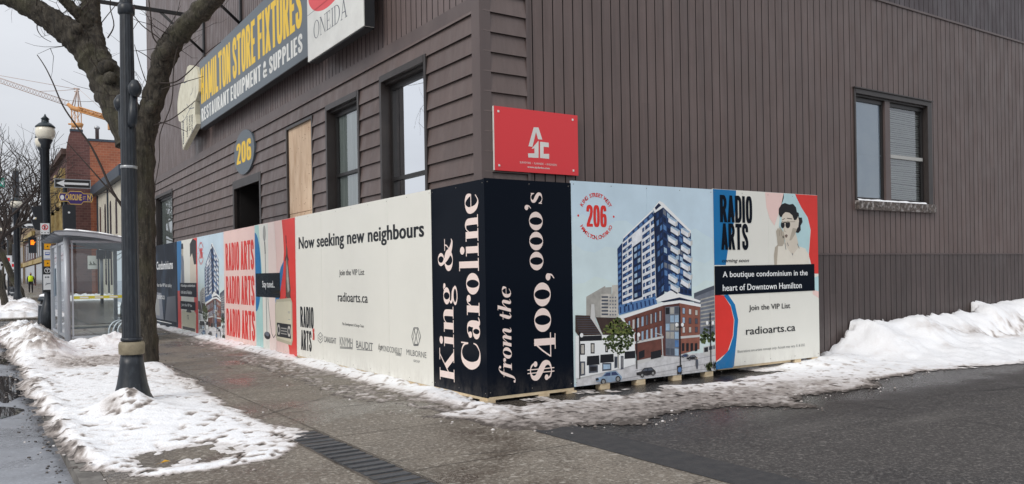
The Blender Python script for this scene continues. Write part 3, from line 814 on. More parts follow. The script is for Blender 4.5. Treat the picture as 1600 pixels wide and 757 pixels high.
s.fbox(SF, mid + .121, u1 - .161, zr - .03, zr + .03, -.12, -.058); s.build('meeting_rail', mat('pale_rail', srgb(176, 176, 172), .5), sw)
g = MB()
for (a, b) in ((u0 + .076, mid - .121), (mid + .121, u1 - .161)):
    g.poly([SF.pt(a, v0 + .07, -.095), SF.pt(b, v0 + .07, -.095), SF.pt(b, v1 - .16, -.095), SF.pt(a, v1 - .16, -.095)])
g.build('pane', M_glass2, sw)
s = MB(); s.poly([SF.pt(u0, v0, -.105), SF.pt(mid, v0, -.105), SF.pt(mid, v1 - .1, -.105), SF.pt(u0, v1 - .1, -.105)])
s.fbox(SF, u0 + .076, mid - .121, v0 + .80, v0 + .83, -.104, -.098); s.build('frosted_panel', M_frost, sw)
s = MB(); z = v0 + .08
rgb_ = random.Random(2)
while z < v1 - .2:
    j0, j1 = rgb_.gauss(0, .004), rgb_.gauss(0, .004) - .02 * max(0, sin(z * 5))
    s.add([SF.pt(mid + .08, z + j0, -.13), SF.pt(u1 - .12, z + j1, -.13), SF.pt(u1 - .12, z + .03 + j1, -.15), SF.pt(mid + .08, z + .03 + j0, -.15)], [(0, 1, 2, 3)]); z += .036
s.build('blind', M_blind, sw)
s = MB(); s.poly([SF.pt(u0 - .3, v0 - .3, -.5), SF.pt(u1 + .3, v0 - .3, -.5), SF.pt(u1 + .3, v1 + .3, -.5), SF.pt(u0 - .3, v1 + .3, -.5)]); s.build('room', M_inside, sw)
s = MB(); s.fbox(SF, u0 - .01, u1 + .05, v0 - .15, v0, -.24, .07)
sl = s.build('sill', mat('rough_stone_sill', srgb(108, 98, 92), .9, srgb(66, 60, 57), scale=16, bump=1.0, bscale=22, color3=srgb(196, 192, 190), scale3=13, amt3=.6), sw)
# snow lying on the sill
s = MB(); n = 40
for i in range(n):
    a = u0 + .02 + (u1 - u0 - .25) * i / n; b = u0 + .02 + (u1 - u0 - .25) * (i + 1) / n
    ha = .028 + .02 * noise.noise(Vector((a * 5, 0, 3))); hb = .028 + .02 * noise.noise(Vector((b * 5, 0, 3)))
    s.add([SF.pt(a, v0, .055), SF.pt(b, v0, .055), SF.pt(b, v0 + max(hb, .006), .03), SF.pt(a, v0 + max(ha, .006), .03), SF.pt(b, v0 + max(hb, .006) + .01, -.14), SF.pt(a, v0 + max(ha, .006) + .01, -.14)], [(0, 1, 2, 3), (3, 2, 4, 5)])
tag(s.build('snow_patch', M_snow), 'thin snow lying on the stone sill of the side window', kind='stuff')

# ------------------------------------------------------------------ fat-face letters for the black panels
SER = 0.04; ST_W = 0.20
def g_rect(x0, y0, x1, y1): return [[(x0, y0), (x1, y0), (x1, y1), (x0, y1)]]
def g_ring(cx, cy, rx, ry, tx, ty=0.03, n=40):
    out = []
    for k in range(n):
        a, b = 2*pi*k/n, 2*pi*(k+1)/n
        out.append([(cx+rx*cos(a), cy+ry*sin(a)), (cx+rx*cos(b), cy+ry*sin(b)), (cx+(rx-tx)*cos(b), cy+(ry-ty)*sin(b)), (cx+(rx-tx)*cos(a), cy+(ry-ty)*sin(a))])
    return out
def g_dot(cx, cy, r, n=20): return [[(cx+r*cos(2*pi*k/n), cy+r*sin(2*pi*k/n)) for k in range(n)]]
def g_stroke(pts, sub=7):
    P = [pts[0]] + list(pts) + [pts[-1]]; cv = []
    for i in range(1, len(P) - 2):
        for k in range(sub):
            t = k / sub; q = []
            for c in range(3):
                a, b, d, e = P[i-1][c], P[i][c], P[i+1][c], P[i+2][c]
                q.append(0.5*((2*b)+(-a+d)*t+(2*a-5*b+4*d-e)*t*t+(-a+3*b-3*d+e)*t**3))
            cv.append(q)
    cv.append(list(pts[-1])); L = []; R = []
    for i, (x, y, w) in enumerate(cv):
        a = cv[max(i-1, 0)]; b = cv[min(i+1, len(cv)-1)]
        dx, dy = b[0]-a[0], b[1]-a[1]; q = math.hypot(dx, dy) or 1
        L.append((x-dy/q*w/2, y+dx/q*w/2)); R.append((x+dy/q*w/2, y-dx/q*w/2))
    return [[L[i], L[i+1], R[i+1], R[i]] for i in range(len(L)-1)]
def serif_stem(x, h, foot=True, top='flag'):
    o = [g_rect(x, 0, x+ST_W, h)]
    if foot: o.append(g_rect(x-.09, 0, x+ST_W+.09, SER))
    if top == 'flag': o.append(g_rect(x-.09, h-SER, x+.01, h))
    if top == 'full': o.append(g_rect(x-.09, h-SER, x+ST_W+.09, h))
    return o
GL = {}
GL['K'] = (1.02, serif_stem(.09, 1, True, 'full') + [g_stroke([(.27,.38,.04),(.80,.98,.04)]), [[(.36,.50),(.50,.66),(.93,.0),(.68,.0)]], g_rect(.58,0,1.0,SER), g_rect(.62,.96,.98,1)])
GL['i'] = (.42, serif_stem(.10, .66) + [g_dot(.19,.86,.12)])
GL['n'] = (.80, serif_stem(.10, .66) + [g_stroke([(.29,.48,.03),(.38,.62,.04),(.50,.65,.08),(.58,.56,.18),(.60,.42,.2),(.60,.02,.2)]), g_rect(.43,0,.79,SER)])
GL['g'] = (.68, [g_ring(.29,.44,.26,.225,.15), g_ring(.31,-.13,.29,.155,.09,.05), g_stroke([(.16,.25,.03),(.10,.16,.08),(.2,.06,.12),(.42,.02,.12),(.55,-.06,.06)]), g_stroke([(.45,.58,.03),(.53,.64,.04),(.6,.63,.05)]), g_dot(.60,.58,.075)])
GL['&'] = (.98, [g_ring(.36,.79,.20,.215,.1), g_ring(.33,.27,.33,.285,.17), g_stroke([(.20,.72,.06),(.40,.42,.2),(.62,.16,.2),(.86,.03,.1),(.97,.08,.03)]), g_stroke([(.60,.14,.03),(.76,.36,.04),(.80,.52,.04)]), g_rect(.62,.50,.98,.54)])
GL['C'] = (.92, [g_stroke([(.80,.62,.03),(.74,.86,.06),(.52,.985,.04),(.26,.88,.16),(.14,.5,.23),(.26,.12,.16),(.54,.015,.04),(.76,.16,.05),(.82,.34,.03)]), g_rect(.79,.62,.83,1.0)])
GL['a'] = (.68, [g_stroke([(.12,.50,.12),(.18,.62,.05),(.32,.645,.04),(.43,.58,.12),(.46,.42,.2),(.46,.12,.2),(.54,.02,.07),(.66,.07,.03)]), g_dot(.13,.50,.095), g_ring(.24,.18,.23,.19,.15)])
GL['r'] = (.60, serif_stem(.10, .66) + [g_stroke([(.29,.42,.03),(.38,.6,.04),(.50,.64,.06)]), g_dot(.51,.55,.105)])
GL['o'] = (.68, [g_ring(.33,.33,.32,.345,.2)])
GL['l'] = (.42, serif_stem(.10, 1.04))
GL['e'] = (.64, [g_stroke([(.575,.36,.06),(.53,.56,.14),(.33,.665,.03),(.14,.52,.17),(.12,.32,.2),(.2,.1,.15),(.38,.0,.05),(.56,.13,.03)]), g_rect(.14,.34,.59,.375)])
GL['f'] = (.46, [g_stroke([(-.16,-.22,.06),(-.04,-.27,.04),(.08,-.12,.12),(.14,.3,.18),(.2,.75,.16),(.32,.98,.05),(.46,1.0,.04),(.52,.92,.06)]), g_rect(-.02,.61,.42,.65), g_dot(.50,.92,.075), g_dot(-.14,-.20,.075)])
GL['m'] = (1.16, [g_rect(.06,0,.25,.66), g_stroke([(.25,.3,.03),(.36,.56,.05),(.46,.65,.08),(.53,.56,.16),(.54,.42,.19),(.54,0,.19)]), g_stroke([(.62,.3,.03),(.74,.56,.05),(.84,.65,.08),(.91,.56,.16),(.92,.3,.19),(.93,.08,.15),(1.02,.01,.05),(1.12,.1,.03)]), g_rect(-.03,.62,.08,.66)])
GL['t'] = (.46, [g_stroke([(.2,.88,.10),(.19,.5,.19),(.19,.2,.19),(.26,.02,.09),(.36,.03,.04),(.44,.13,.03)]), g_rect(-.02,.61,.42,.65)])
GL['h'] = (.80, [g_rect(.06,0,.25,1.04), g_rect(-.03,1.0,.08,1.04), g_stroke([(.25,.3,.03),(.36,.56,.05),(.48,.65,.08),(.56,.56,.17),(.57,.3,.19),(.58,.08,.15),(.66,.01,.05),(.76,.1,.03)])])
GL['$'] = (.74, [g_stroke([(.60,.74,.05),(.52,.93,.06),(.34,1.0,.04),(.15,.9,.12),(.14,.70,.20),(.34,.52,.25),(.55,.34,.2),(.56,.12,.12),(.36,.0,.04),(.14,.06,.06),(.06,.24,.05)]), g_dot(.56,.76,.09), g_dot(.11,.24,.09), g_rect(.27,-.14,.30,1.14), g_rect(.38,-.14,.41,1.14)])
GL['4'] = (.82, [g_rect(.40,-.22,.62,.80), g_stroke([(.50,.80,.05),(.26,.45,.05),(.04,.04,.05)]), g_rect(.02,.0,.80,.045), g_rect(.26,-.22,.76,-.18)])
GL['0'] = (.82, [g_ring(.39,.38,.38,.40,.22)])
GL[','] = (.30, [g_dot(.13,.09,.115), g_stroke([(.2,.07,.08),(.19,-.08,.05),(.08,-.2,.03)])])
GL["'"] = (.26, [g_dot(.11,.92,.105), g_stroke([(.18,.90,.08),(.17,.77,.05),(.08,.67,.03)])])
GL['s'] = (.56, [g_stroke([(.44,.50,.03),(.38,.62,.05),(.25,.65,.03),(.13,.58,.1),(.14,.45,.15),(.28,.34,.18),(.41,.22,.15),(.41,.08,.1),(.26,.0,.03),(.12,.05,.05),(.05,.18,.03)]), g_rect(.42,.46,.455,.65), g_rect(.03,.01,.065,.2)])
def fat_words(s, shear=0.0, track=0.02):
    vv = []; ff = []; ll = []; x = 0.0
    for ch in s:
        if ch == ' ': x += 0.34; continue
        adv, prims = GL[ch]
        for li, pr in enumerate(prims):
            for pl in pr:
                k = len(vv)
                for (a, b) in pl: vv.append((x + a + shear * b, b)); ll.append(li)
                ff.append(tuple(range(k, k + len(pl))))
        x += adv + track
    return vv, ff, ll

# condensed block capitals
def sup_ring(cx, cy, rx, ry, tx, ty, p=2.8, n=36):
    f = lambda v, e: math.copysign(abs(v) ** (2 / e), v)
    o = []
    for k in range(n):
        a, b = 2*pi*k/n, 2*pi*(k+1)/n
        o.append([(cx + rx*f(cos(a), p), cy + ry*f(sin(a), p)), (cx + rx*f(cos(b), p), cy + ry*f(sin(b), p)), (cx + (rx-tx)*f(cos(b), p), cy + (ry-ty)*f(sin(b), p)), (cx + (rx-tx)*f(cos(a), p), cy + (ry-ty)*f(sin(a), p))])
    return o
def stw(pts, w): return g_stroke([(x, y, w) for x, y in pts])
CN = {}
R_ = g_rect; _st = R_(0, 0, .17, 1); _E = [(.1,.93),(.31,.92),(.425,.80),(.43,.66),(.33,.52),(.1,.49)]
CN['O'] = (.54, [sup_ring(.26,.5,.26,.51,.165,.13)]); CN['0'] = CN['O']
CN['D'] = (.55, [_st, stw([(.1,.93),(.3,.92),(.425,.80),(.44,.5),(.425,.20),(.3,.08),(.1,.07)], .15)])
CN['R'] = (.56, [_st, stw(_E, .145), [[(.2,.5),(.36,.54),(.55,0),(.37,0)]]]); CN['P'] = (.54, [_st, stw(_E, .145)])
CN['B'] = (.55, [_st, stw(_E, .14), stw([(.1,.5),(.34,.47),(.44,.34),(.43,.18),(.32,.08),(.1,.07)], .14)])
CN['A'] = (.58, [[[(0,0),(.165,0),(.355,1),(.2,1)]], [[(.555,0),(.39,0),(.2,1),(.355,1)]], R_(.12,.19,.43,.32)])
CN['I'] = (.22, [_st]); CN['T'] = (.52, [R_(.165,0,.335,.9), R_(0,.86,.5,1)])
CN['S'] = (.54, [stw([(.43,.68),(.42,.84),(.27,.93),(.11,.86),(.09,.72),(.17,.58),(.34,.44),(.435,.30),(.42,.15),(.26,.07),(.10,.15),(.085,.33)], .16)])
CN['H'] = (.57, [_st, R_(.36,0,.53,1), R_(.16,.43,.37,.57)]); CN['L'] = (.46, [_st, R_(0,0,.42,.14)])
CN['M'] = (.76, [R_(0,0,.15,1), R_(.56,0,.71,1), [[(0,1),(.18,1),(.43,.12),(.28,.12)]], [[(.71,1),(.53,1),(.28,.12),(.43,.12)]]])
CN['N'] = (.60, [R_(0,0,.15,1), R_(.40,0,.55,1), [[(0,1),(.17,1),(.55,0),(.38,0)]]])
CN['E'] = (.48, [_st, R_(.1,.86,.43,1), R_(.1,.43,.39,.57), R_(.1,0,.44,.14)]); CN['F'] = (.46, [_st, R_(.1,.86,.43,1), R_(.1,.42,.39,.56)])
CN['U'] = (.56, [stw([(.085,1),(.085,.3),(.13,.12),(.265,.065),(.40,.12),(.445,.3),(.445,1)], .165)])
CN['X'] = (.58, [[[(0,0),(.17,0),(.55,1),(.38,1)]], [[(.55,0),(.38,0),(0,1),(.17,1)]]])
CN['Q'] = (.56, [sup_ring(.26,.5,.26,.51,.165,.13), [[(.26,.22),(.36,.26),(.54,-.08),(.40,-.08)]]])
CN['&'] = (.66, [stw([(.60,.02),(.24,.56),(.15,.78),(.26,.93),(.38,.80),(.31,.62),(.11,.36),(.10,.16),(.25,.065),(.44,.15),(.56,.44)], .14)])
CN['G'] = (.55, [stw([(.44,.70),(.41,.86),(.26,.93),(.12,.85),(.085,.5),(.12,.15),(.26,.07),(.40,.14),(.435,.3),(.435,.46)], .16), R_(.26,.38,.515,.5)])
CN['C'] = (.54, [stw([(.44,.68),(.41,.86),(.26,.93),(.12,.85),(.085,.5),(.12,.15),(.26,.07),(.41,.14),(.44,.33)], .16)])
CN['K'] = (.58, [_st, [[(.15,.42),(.15,.62),(.36,1),(.55,1)]], [[(.22,.55),(.36,.66),(.57,0),(.39,0)]]])
CN['2'] = (.53, [stw([(.085,.70),(.11,.87),(.26,.93),(.41,.86),(.43,.70),(.36,.5),(.2,.27),(.09,.08)], .16), R_(.01,0,.5,.14)])
CN['6'] = (.54, [stw([(.43,.74),(.39,.89),(.26,.93),(.13,.87),(.085,.62),(.085,.3)], .16), sup_ring(.26,.305,.26,.315,.165,.13)])
CN['9'] = (.54, [stw([(.09,.26),(.13,.11),(.26,.07),(.39,.13),(.435,.38),(.435,.7)], .16), sup_ring(.26,.695,.26,.315,.165,.13)])
def cap_words(s, track=.06, heavy=.042):
    vv = []; ff = []; ll = []; x = 0.0
    for ch in s:
        if ch == ' ': x += .26; continue
        adv, prims = CN[ch]
        for li, pr in enumerate(prims):
            for m_, sh in enumerate((-heavy, heavy) if heavy else (0,)):
                for pl in pr:
                    k = len(vv); vv += [(x + p[0] + sh, p[1]) for p in pl]; ll += [li * 2 + m_] * len(pl); ff.append(tuple(range(k, k + len(pl))))
        x += adv + track + heavy * 1.3
    return vv, ff, ll
def caps(a, s, u0, v0, u1, v1, c, L=3, turn=False, track=.06):
    vv, ff, ll = cap_words(s, track); a.fit(vv, ff, u0, v0, u1, v1, PI_[c], L, turn, ll)
def pcaps(a, s, ll, ur, c, L=3, **k):
    p = a.src.px(*ll); q = a.src.px(*ur); caps(a, s, p[0], p[1], q[0], q[1], c, L, **k)

# ------------------------------------------------------------------ print colours
PAL = {}
def pal(name, rgb, rough=0.36, **k):
    lo_ = tuple(c * (.985 if name in ('cream', 'pink', 'pinkwhite', 'white') else .95) for c in rgb)
    if name in ('brick', 'brick2', 'brick3', 'roofbrown', 'street', 'street2', 'tower', 'beige', 'beige2', 'grey', 'bluewin', 'palewin', 'carblue'): lo_ = tuple(c * .87 for c in rgb)
    PAL[name] = mat('print_' + name, srgb(*rgb), rough, srgb(*lo_), scale=9.0 if lo_[0] < rgb[0] * .9 else 1.5, lo=.36, hi=.64, detail=5, **k)
    PAL[name].node_tree.nodes['Principled BSDF'].inputs['IOR'].default_value = 1.28
    add_splash(PAL[name], .42, srgb(150, 140, 130), .42, 8.0)
for n_, c_ in dict(cream=(232, 231, 222), black=(24, 30, 40), ink=(28, 32, 38), pinkwhite=(246, 226, 218), red=(226, 60, 54), blue=(22, 118, 178), pink=(240, 208, 200), mint=(176, 216, 212),
                   ice=(190, 222, 226), white=(238, 240, 240), sky=(206, 227, 240), sky2=(212, 232, 240), sky3=(216, 234, 238), sky4=(218, 235, 234), navy=(38, 62, 106), navy2=(26, 40, 70), bluewin=(92, 132, 184), palewin=(170, 196, 220), tower=(240, 243, 248),
                   brick=(116, 74, 66), brick2=(148, 96, 82), brick3=(92, 58, 56), stone=(206, 206, 204), roofbrown=(72, 58, 54), beige=(206, 202, 194), beige2=(178, 176, 170), grey=(120, 126, 138), grey2=(82, 88, 100), midgrey=(150, 152, 152),
                   street=(222, 222, 224), street2=(190, 190, 194), leaf=(82, 96, 54), leaf2=(54, 66, 40), leaf3=(112, 122, 66), carblue=(150, 178, 206), cardark=(34, 36, 42), skin=(222, 212, 196), skin2=(184, 174, 158), shirt=(234, 228, 214), hair=(26, 26, 30), lips=(120, 104, 96),
                   radio=(214, 208, 184), radio2=(190, 184, 160), brownbug=(96, 80, 66), logo=(120, 122, 122), amber=(206, 160, 96)).items():
    pal(n_, c_)
add_splash(mat('print_gloss_black', srgb(17, 23, 33), 0.12, spec=0.16), .4, srgb(120, 114, 108), .35, 8.0)
PAL['black'] = mat('print_gloss_black', srgb(17, 23, 33), 0.12, spec=0.5)
PAL['black'].node_tree.nodes['Principled BSDF'].inputs['IOR'].default_value = 1.22
PAL['darknavy'] = mat('print_dark_navy', srgb(26, 34, 46), 0.4, srgb(52, 64, 80), scale=1.1, stretch=(1, 1, .6), lo=.5, hi=.62)  # lighter streaks in the colour stand for reflections on the panel
PAL['darknavy'].node_tree.nodes['Principled BSDF'].inputs['IOR'].default_value = 1.12
PKEYS = list(PAL)
PI_ = {k: i for i, k in enumerate(PKEYS)}

def finish(art, name, parent):
    used = sorted(set(art.m)); rm = {u: i for i, u in enumerate(used)}
    art.m = [rm[x] for x in art.m]
    return art.build(name, [PAL[PKEYS[u]] for u in used], parent, normals=False)

def pa(fr, dst=None, tf=None):
    a = Art(dst or fr); a.src = fr; a.tf = tf
    a.ppg = lambda pxs, c, L=0: a.pg([a.src.px(*p) for p in pxs], PI_[c], L)
    def ptext(s, ll, ur, c='ink', L=4, **k):
        p = a.src.px(*ll); q = a.src.px(*ur); a.text(s, p[0], p[1], q[0], q[1], mi=PI_[c], L=L, **k)
    a.ptext = ptext
    def line(pxs, w, c, L=0): a.ribbon([a.src.px(*p) for p in pxs], w, PI_[c], L)
    a.line = line
    def disc(p, r, c, L=0, ry=None):
        q = a.src.px(*p); a.disc(q[0], q[1], r, ry or r, PI_[c], L)
    a.pdisc = disc
    return a

HK = street_frame(0.0); HS = side_frame(0.0)
M_lumber = mat('pale_lumber', srgb(222, 204, 172), 0.8, srgb(196, 174, 140), scale=6, stretch=(1, 1, 3), bump=0.15)
M_edge = mat('panel_edge', srgb(210, 206, 196), 0.6)
M_screw = mat('screw_head', srgb(120, 116, 110), 0.5)

hk = thing('hoarding', 'long printed hoarding along the pavement in front of the street windows', 'hoarding', (0, 8, 0), 'printed hoarding round the building corner')
hs = thing('hoarding', 'short printed hoarding along the side wall under the red sign', 'hoarding', (3, 0, 0), 'printed hoarding round the building corner')

def panel(parent, fr, u0, u1, v0, v1, colour, label):
    b = MB(); g = 0.0015
    n = max(1, round((u1 - u0) / 1.22))
    for k in range(n): b.fbox(fr, u0 + (u1 - u0) * k / n + g, u0 + (u1 - u0) * (k + 1) / n - g, v0, v1, -0.019, -0.0008 * (k % 2))
    for k in range(2 * n + 1):
        for z in (v0 + .05, v1 - .04):
            u = u0 + .04 + (u1 - u0 - .08) * k / (2 * n); b.fbox(fr, u - .005, u + .005, z - .005, z + .005, 0.0002, 0.0022, 1)
    o = b.build('printed_panel', [PAL[colour], M_screw], parent)
    o['label'] = label
    return o

# ---- street face
pk1 = panel(hk, HK, -1.27, -0.0, 0.05, 2.505, 'black', 'glossy black panel with pink fat-face lettering running up it')
a = pa(HK); p = HK.px
def fat(a, s, u0, v0, u1, v1, c='pinkwhite', shear=0.0, track=0.02):
    vv, ff, ll = fat_words(s, shear, track); a.fit(vv, ff, u0, v0, u1, v1, PI_[c], 2, True, ll)
C6 = crop(660, 240, 1.892)
def vfat(a, fr, s, bl, tr, **k):
    """letters reading upwards: bl, tr = photo points of the lettering's lower left and upper right corner"""
    q = fr.px(*C6(*bl)); r = fr.px(*C6(*tr)); fat(a, s, q[0], q[1], r[0], r[1], **k)
vfat(a, HK, 'King &', (52, 668), (101, 250)); vfat(a, HK, 'Caroline', (114, 634), (165, 114))
finish(a, 'lettering', pk1)

pk2 = panel(hk, HK, -6.41, -1.27, 0.045, 2.505, 'cream', 'wide cream panel asking for new neighbours')
a = pa(HK); C7 = crop(440, 280, 2.2265)
def t7(s, ll, ur, **k): a.ptext(s, C7(*ll), C7(*ur), **k)
def row7(s, x0, x1, yb, yt, **k):
    """level line of words: baseline/top taken at the left end"""
    q = HK.px(*C7(x0, yb)); r = HK.px(*C7(x0, yt)); w = HK.px(*C7(x1, yb))
    a.text(s, q[0], q[1], w[0], r[1], mi=PI_[k.pop('c', 'ink')], L=4, **k)
row7('Now seeking new neighbours', 60, 497, 257, 203, bold=.012, space=1.05, heavy=.024)
row7('Join the VIP List', 201, 288, 342, 316, heavy=.014)
row7('radioarts.ca', 196, 300, 426, 394, heavy=.016)
row7('The Development & Design Team', 211, 286, 511, 499, c='ink')
def crow7(s, x0, x1, yb, yt, c='ink'):
    q = HK.px(*C7(x0, yb)); r = HK.px(*C7(x0, yt)); w = HK.px(*C7(x1, yb)); caps(a, s, q[0], q[1], w[0], r[1], c, 4)
crow7('RADIO', 66, 112, 515, 443); crow7('ARTS', 68, 105, 594, 524)
q = HK.px(*C7(111, 540)); caps(a, '206', q[0] - .04, q[1] - .1, q[0] + .05, q[1] + .1, 'red', 6)
row7('CANLIGHT', 148, 190, 567, 547, bold=.015, c='logo')
row7('KNYMH', 203, 247, 579, 549, c='logo'); row7('BAUDIT', 260, 318, 588, 562, c='logo', bold=.01); row7('MONDCONSULT', 347, 419, 598, 578, c='logo'); row7('Limited', 398, 416, 614, 603, c='logo')
row7('MILBORNE', 435, 504, 612, 592, c='logo'); row7('GROUP', 459, 481, 636, 628, c='logo')
row7('hp', 336, 350, 601, 572, c='ink', shear=.4)
for y_ in (584, 588): a.line([C7(203, y_), C7(247, y_ + 3)], .012, 'logo', 3)
a.line([C7(262, 593), C7(316, 597)], .012, 'logo', 3)
def loop7(pts, c='logo', w=.014): a.line([C7(*q) for q in pts + pts[:1]], w, c, 3)
loop7([(135, 534), (144, 546), (143, 562), (135, 571), (127, 561), (127, 545)]); a.line([C7(129, 552), C7(135, 561), C7(141, 553)], .014, 'logo', 4); a.line([C7(131, 545), C7(135, 551), C7(140, 545)], .014, 'logo', 4)
loop7([(460, 518), (475, 518), (484, 548), (475, 579), (460, 579), (453, 548)]); loop7([(468, 546), (474, 576), (462, 576)]); a.line([C7(460, 520), C7(468, 546), C7(475, 520)], .012, 'logo', 4); a.line([C7(464, 520), C7(457, 560)], .01, 'logo', 5); a.line([C7(471, 520), C7(480, 560)], .01, 'logo', 5)
finish(a, 'lettering', pk2)

pk3 = panel(hk, HK, -8.90, -6.41, 0.02, 2.50, 'pink', 'pink and red panel with microphone, brown hanging figure and cream radio')
a = pa(HK); C8 = crop(380, 340, 3.4444)
def p8(pts, c, L=1): a.ppg([C8(*q) for q in pts], c, L)
u0, u1, v0, v1 = -8.90, -6.41, 0.02, 2.50
a.rect(-8.897, .025, -8.42, 2.495, PI_['mint'], 1)
a.pg([(-8.42, .025), (-8.0, .025), (-8.0, 2.495), (-8.62, 2.495), (-8.50, 1.9), (-8.38, 1.3), (-8.40, .6)], PI_['cream'], 2)
a.pg([(-8.0, .025), (-7.6, .025), (-7.48, 1.0), (-7.52, 1.9), (-7.6, 2.495), (-8.0, 2.495)], PI_['pinkwhite'], 1)
# blue half disc, red wave with blue edge
a.pg([(-8.897, 2.35)] + [(-8.897 + .40 * sin(t), 1.55 + .80 * cos(t)) for t in np.linspace(0, pi, 18)], PI_['blue'], 3)
W = [(2.495, -7.15), (2.2, -7.08), (1.9, -7.05), (1.6, -7.12), (1.3, -7.24), (1.0, -7.36), (.75, -7.38), (.5, -7.20), (.3, -6.95), (.15, -6.85), (.025, -6.82)]
a.pg([(x + .0, z) for z, x in W] + [(-6.413, .025), (-6.413, 2.495)], PI_['red'], 3)
a.pg([(-7.05, 1.75), (-7.13, 1.5), (-7.26, 1.25), (-7.38, 1.0), (-7.40, .72), (-7.62, .72), (-7.60, 1.05), (-7.45, 1.35), (-7.25, 1.62)], PI_['blue'], 4)
# microphone on its stand
a.disc(-8.24, 2.30, .085, .16, PI_['midgrey'], 5); a.disc(-8.24, 2.31, .055, .12, PI_['beige2'], 6)
a.ribbon([(-8.22, 2.14), (-8.20, 1.9)], .05, PI_['ink'], 5); a.ribbon([(-8.20, 1.9), (-8.17, .34)], .028, PI_['grey2'], 6)
a.disc(-8.15, .30, .20, .075, PI_['cardark'], 7); a.disc(-8.15, .33, .13, .045, PI_['grey'], 8)
a.ribbon([(-8.14, 1.35), (-8.02, .8), (-7.86, .35), (-7.75, .28), (-7.6, .36)], .016, PI_['cardark'], 7)
a.rect(-8.86, 1.05, -7.30, 1.52, PI_['black'], 9); a.text('Stay tuned...', -8.42, 1.20, -7.62, 1.37, mi=PI_['white'], L=11, heavy=.02)
# upright brown creature with thin legs
a.pg([(-6.90, 2.06), (-6.84, 1.95), (-6.82, 1.72), (-6.76, 1.45), (-6.70, 1.2), (-6.74, 1.06), (-6.86, 1.02), (-6.97, 1.10), (-6.98, 1.3), (-6.95, 1.6), (-6.93, 1.85)], PI_['brownbug'], 7)
a.pg([(-6.90, 1.80), (-6.82, 1.5), (-6.77, 1.2), (-6.86, 1.15), (-6.92, 1.4)], PI_['beige2'], 8)
for q in ([(-6.93, 1.15), (-7.0, 1.0), (-7.0, .88)], [(-6.85, 1.06), (-6.83, .92), (-6.84, .80)], [(-6.75, 1.12), (-6.68, .98), (-6.66, .86)], [(-6.90, 2.05), (-6.92, 2.2)], [(-6.88, 1.85), (-6.79, 1.74)], [(-6.92, 1.83), (-6.99, 1.74)]): a.ribbon(q, .035, PI_['cardark'], 9)
# valve radio
R0, R1 = -7.62, -6.62
a.pg([(R0 + .06, .24), (R1 - .08, .20), (R1, .30), (R1, .98), (R1 - .08, 1.06), (R0 + .08, 1.02), (R0, .92), (R0, .34)], PI_['radio2'], 10)
a.pg([(R0 + .09, .29), (R1 - .10, .26), (R1 - .05, .33), (R1 - .05, .95), (R1 - .10, 1.0), (R0 + .10, .97), (R0 + .05, .9), (R0 + .05, .36)], PI_['radio'], 11)
a.rect(R0 + .09, .32, R1 - .09, .58, PI_['cardark'], 12)
for cx_ in (R0 + .20, R1 - .20): a.disc(cx_, .45, .09, .10, PI_['beige'], 13); a.disc(cx_, .45, .05, .055, PI_['cardark'], 14)
for z_ in (.38, .43, .48): a.rect(R0 + .33, z_, R1 - .33, z_ + .02, PI_['beige2'], 13)
for z_ in (.66, .78, .80): a.rect(R1 - .25, z_, R1 - .12, z_ + .012, PI_['beige2'], 13)
finish(a, 'print', pk3)

pk4 = panel(hk, HK, -11.375, -8.90, 0.0, 2.495, 'pink', 'pale pink panel with the same red words set three times')
a = pa(HK)
for z0_ in (1.60, .86, .13):
    caps(a, 'RADIO ARTS', -11.22, z0_, -8.98, z0_ + .62, 'red', 3)
finish(a, 'lettering', pk4)
pk5 = panel(hk, HK, -14.02, -11.375, 0.0, 2.49, 'sky', 'street panel with a narrow view of the condominium tower')

pk6 = panel(hk, HK, -16.50, -14.02, 0.0, 2.485, 'cream', 'cream and red panel with portrait and travel case')
a = pa(HK)
a.rect(-16.497, .01, -16.05, 1.9, PI_['red'], 1); a.pg([(-16.497, 1.1), (-16.1, 1.1), (-15.95, 1.9), (-15.9, 2.48), (-16.497, 2.48)], PI_['blue'], 2)
a.rect(-14.45, .02, -14.023, 2.48, PI_['red'], 1)
a.pg([(-14.9, 1.3), (-14.15, 1.3), (-14.15, 2.2), (-14.4, 2.45), (-14.8, 2.35), (-14.85, 1.9)], PI_['skin'], 3); a.pg([(-14.85, 2.0), (-14.6, 2.1), (-14.4, 1.8), (-14.15, 1.8), (-14.12, 2.4), (-14.5, 2.48), (-14.85, 2.35)], PI_['hair'], 4)
a.pg([(-16.0, 1.3), (-15.6, 1.3), (-15.62, 1.9), (-15.75, 2.2), (-15.95, 2.1)], PI_['grey'], 3); a.disc(-15.8, 2.2, .12, .15, PI_['skin2'], 4); a.pg([(-15.95, 2.25), (-15.65, 2.25), (-15.7, 2.4), (-15.9, 2.4)], PI_['hair'], 5)
a.rect(-16.2, .95, -14.15, 1.32, PI_['darknavy'], 6); a.rect(-16.15, .60, -14.3, .82, PI_['darknavy'], 6)
a.text('A boutique condominium', -16.05, 1.19, -14.3, 1.29, mi=PI_['white'], L=8, bold=.01); a.text('in the heart of Hamilton', -16.05, 1.02, -14.7, 1.12, mi=PI_['white'], L=8, bold=.01); a.text('Join the VIP list', -16.0, .66, -14.7, .76, mi=PI_['white'], L=8, bold=.01)
a.pg([(-16.0, .05), (-14.3, .03), (-14.25, .5), (-14.35, .57), (-15.9, .57), (-16.0, .5)], PI_['radio'], 7)
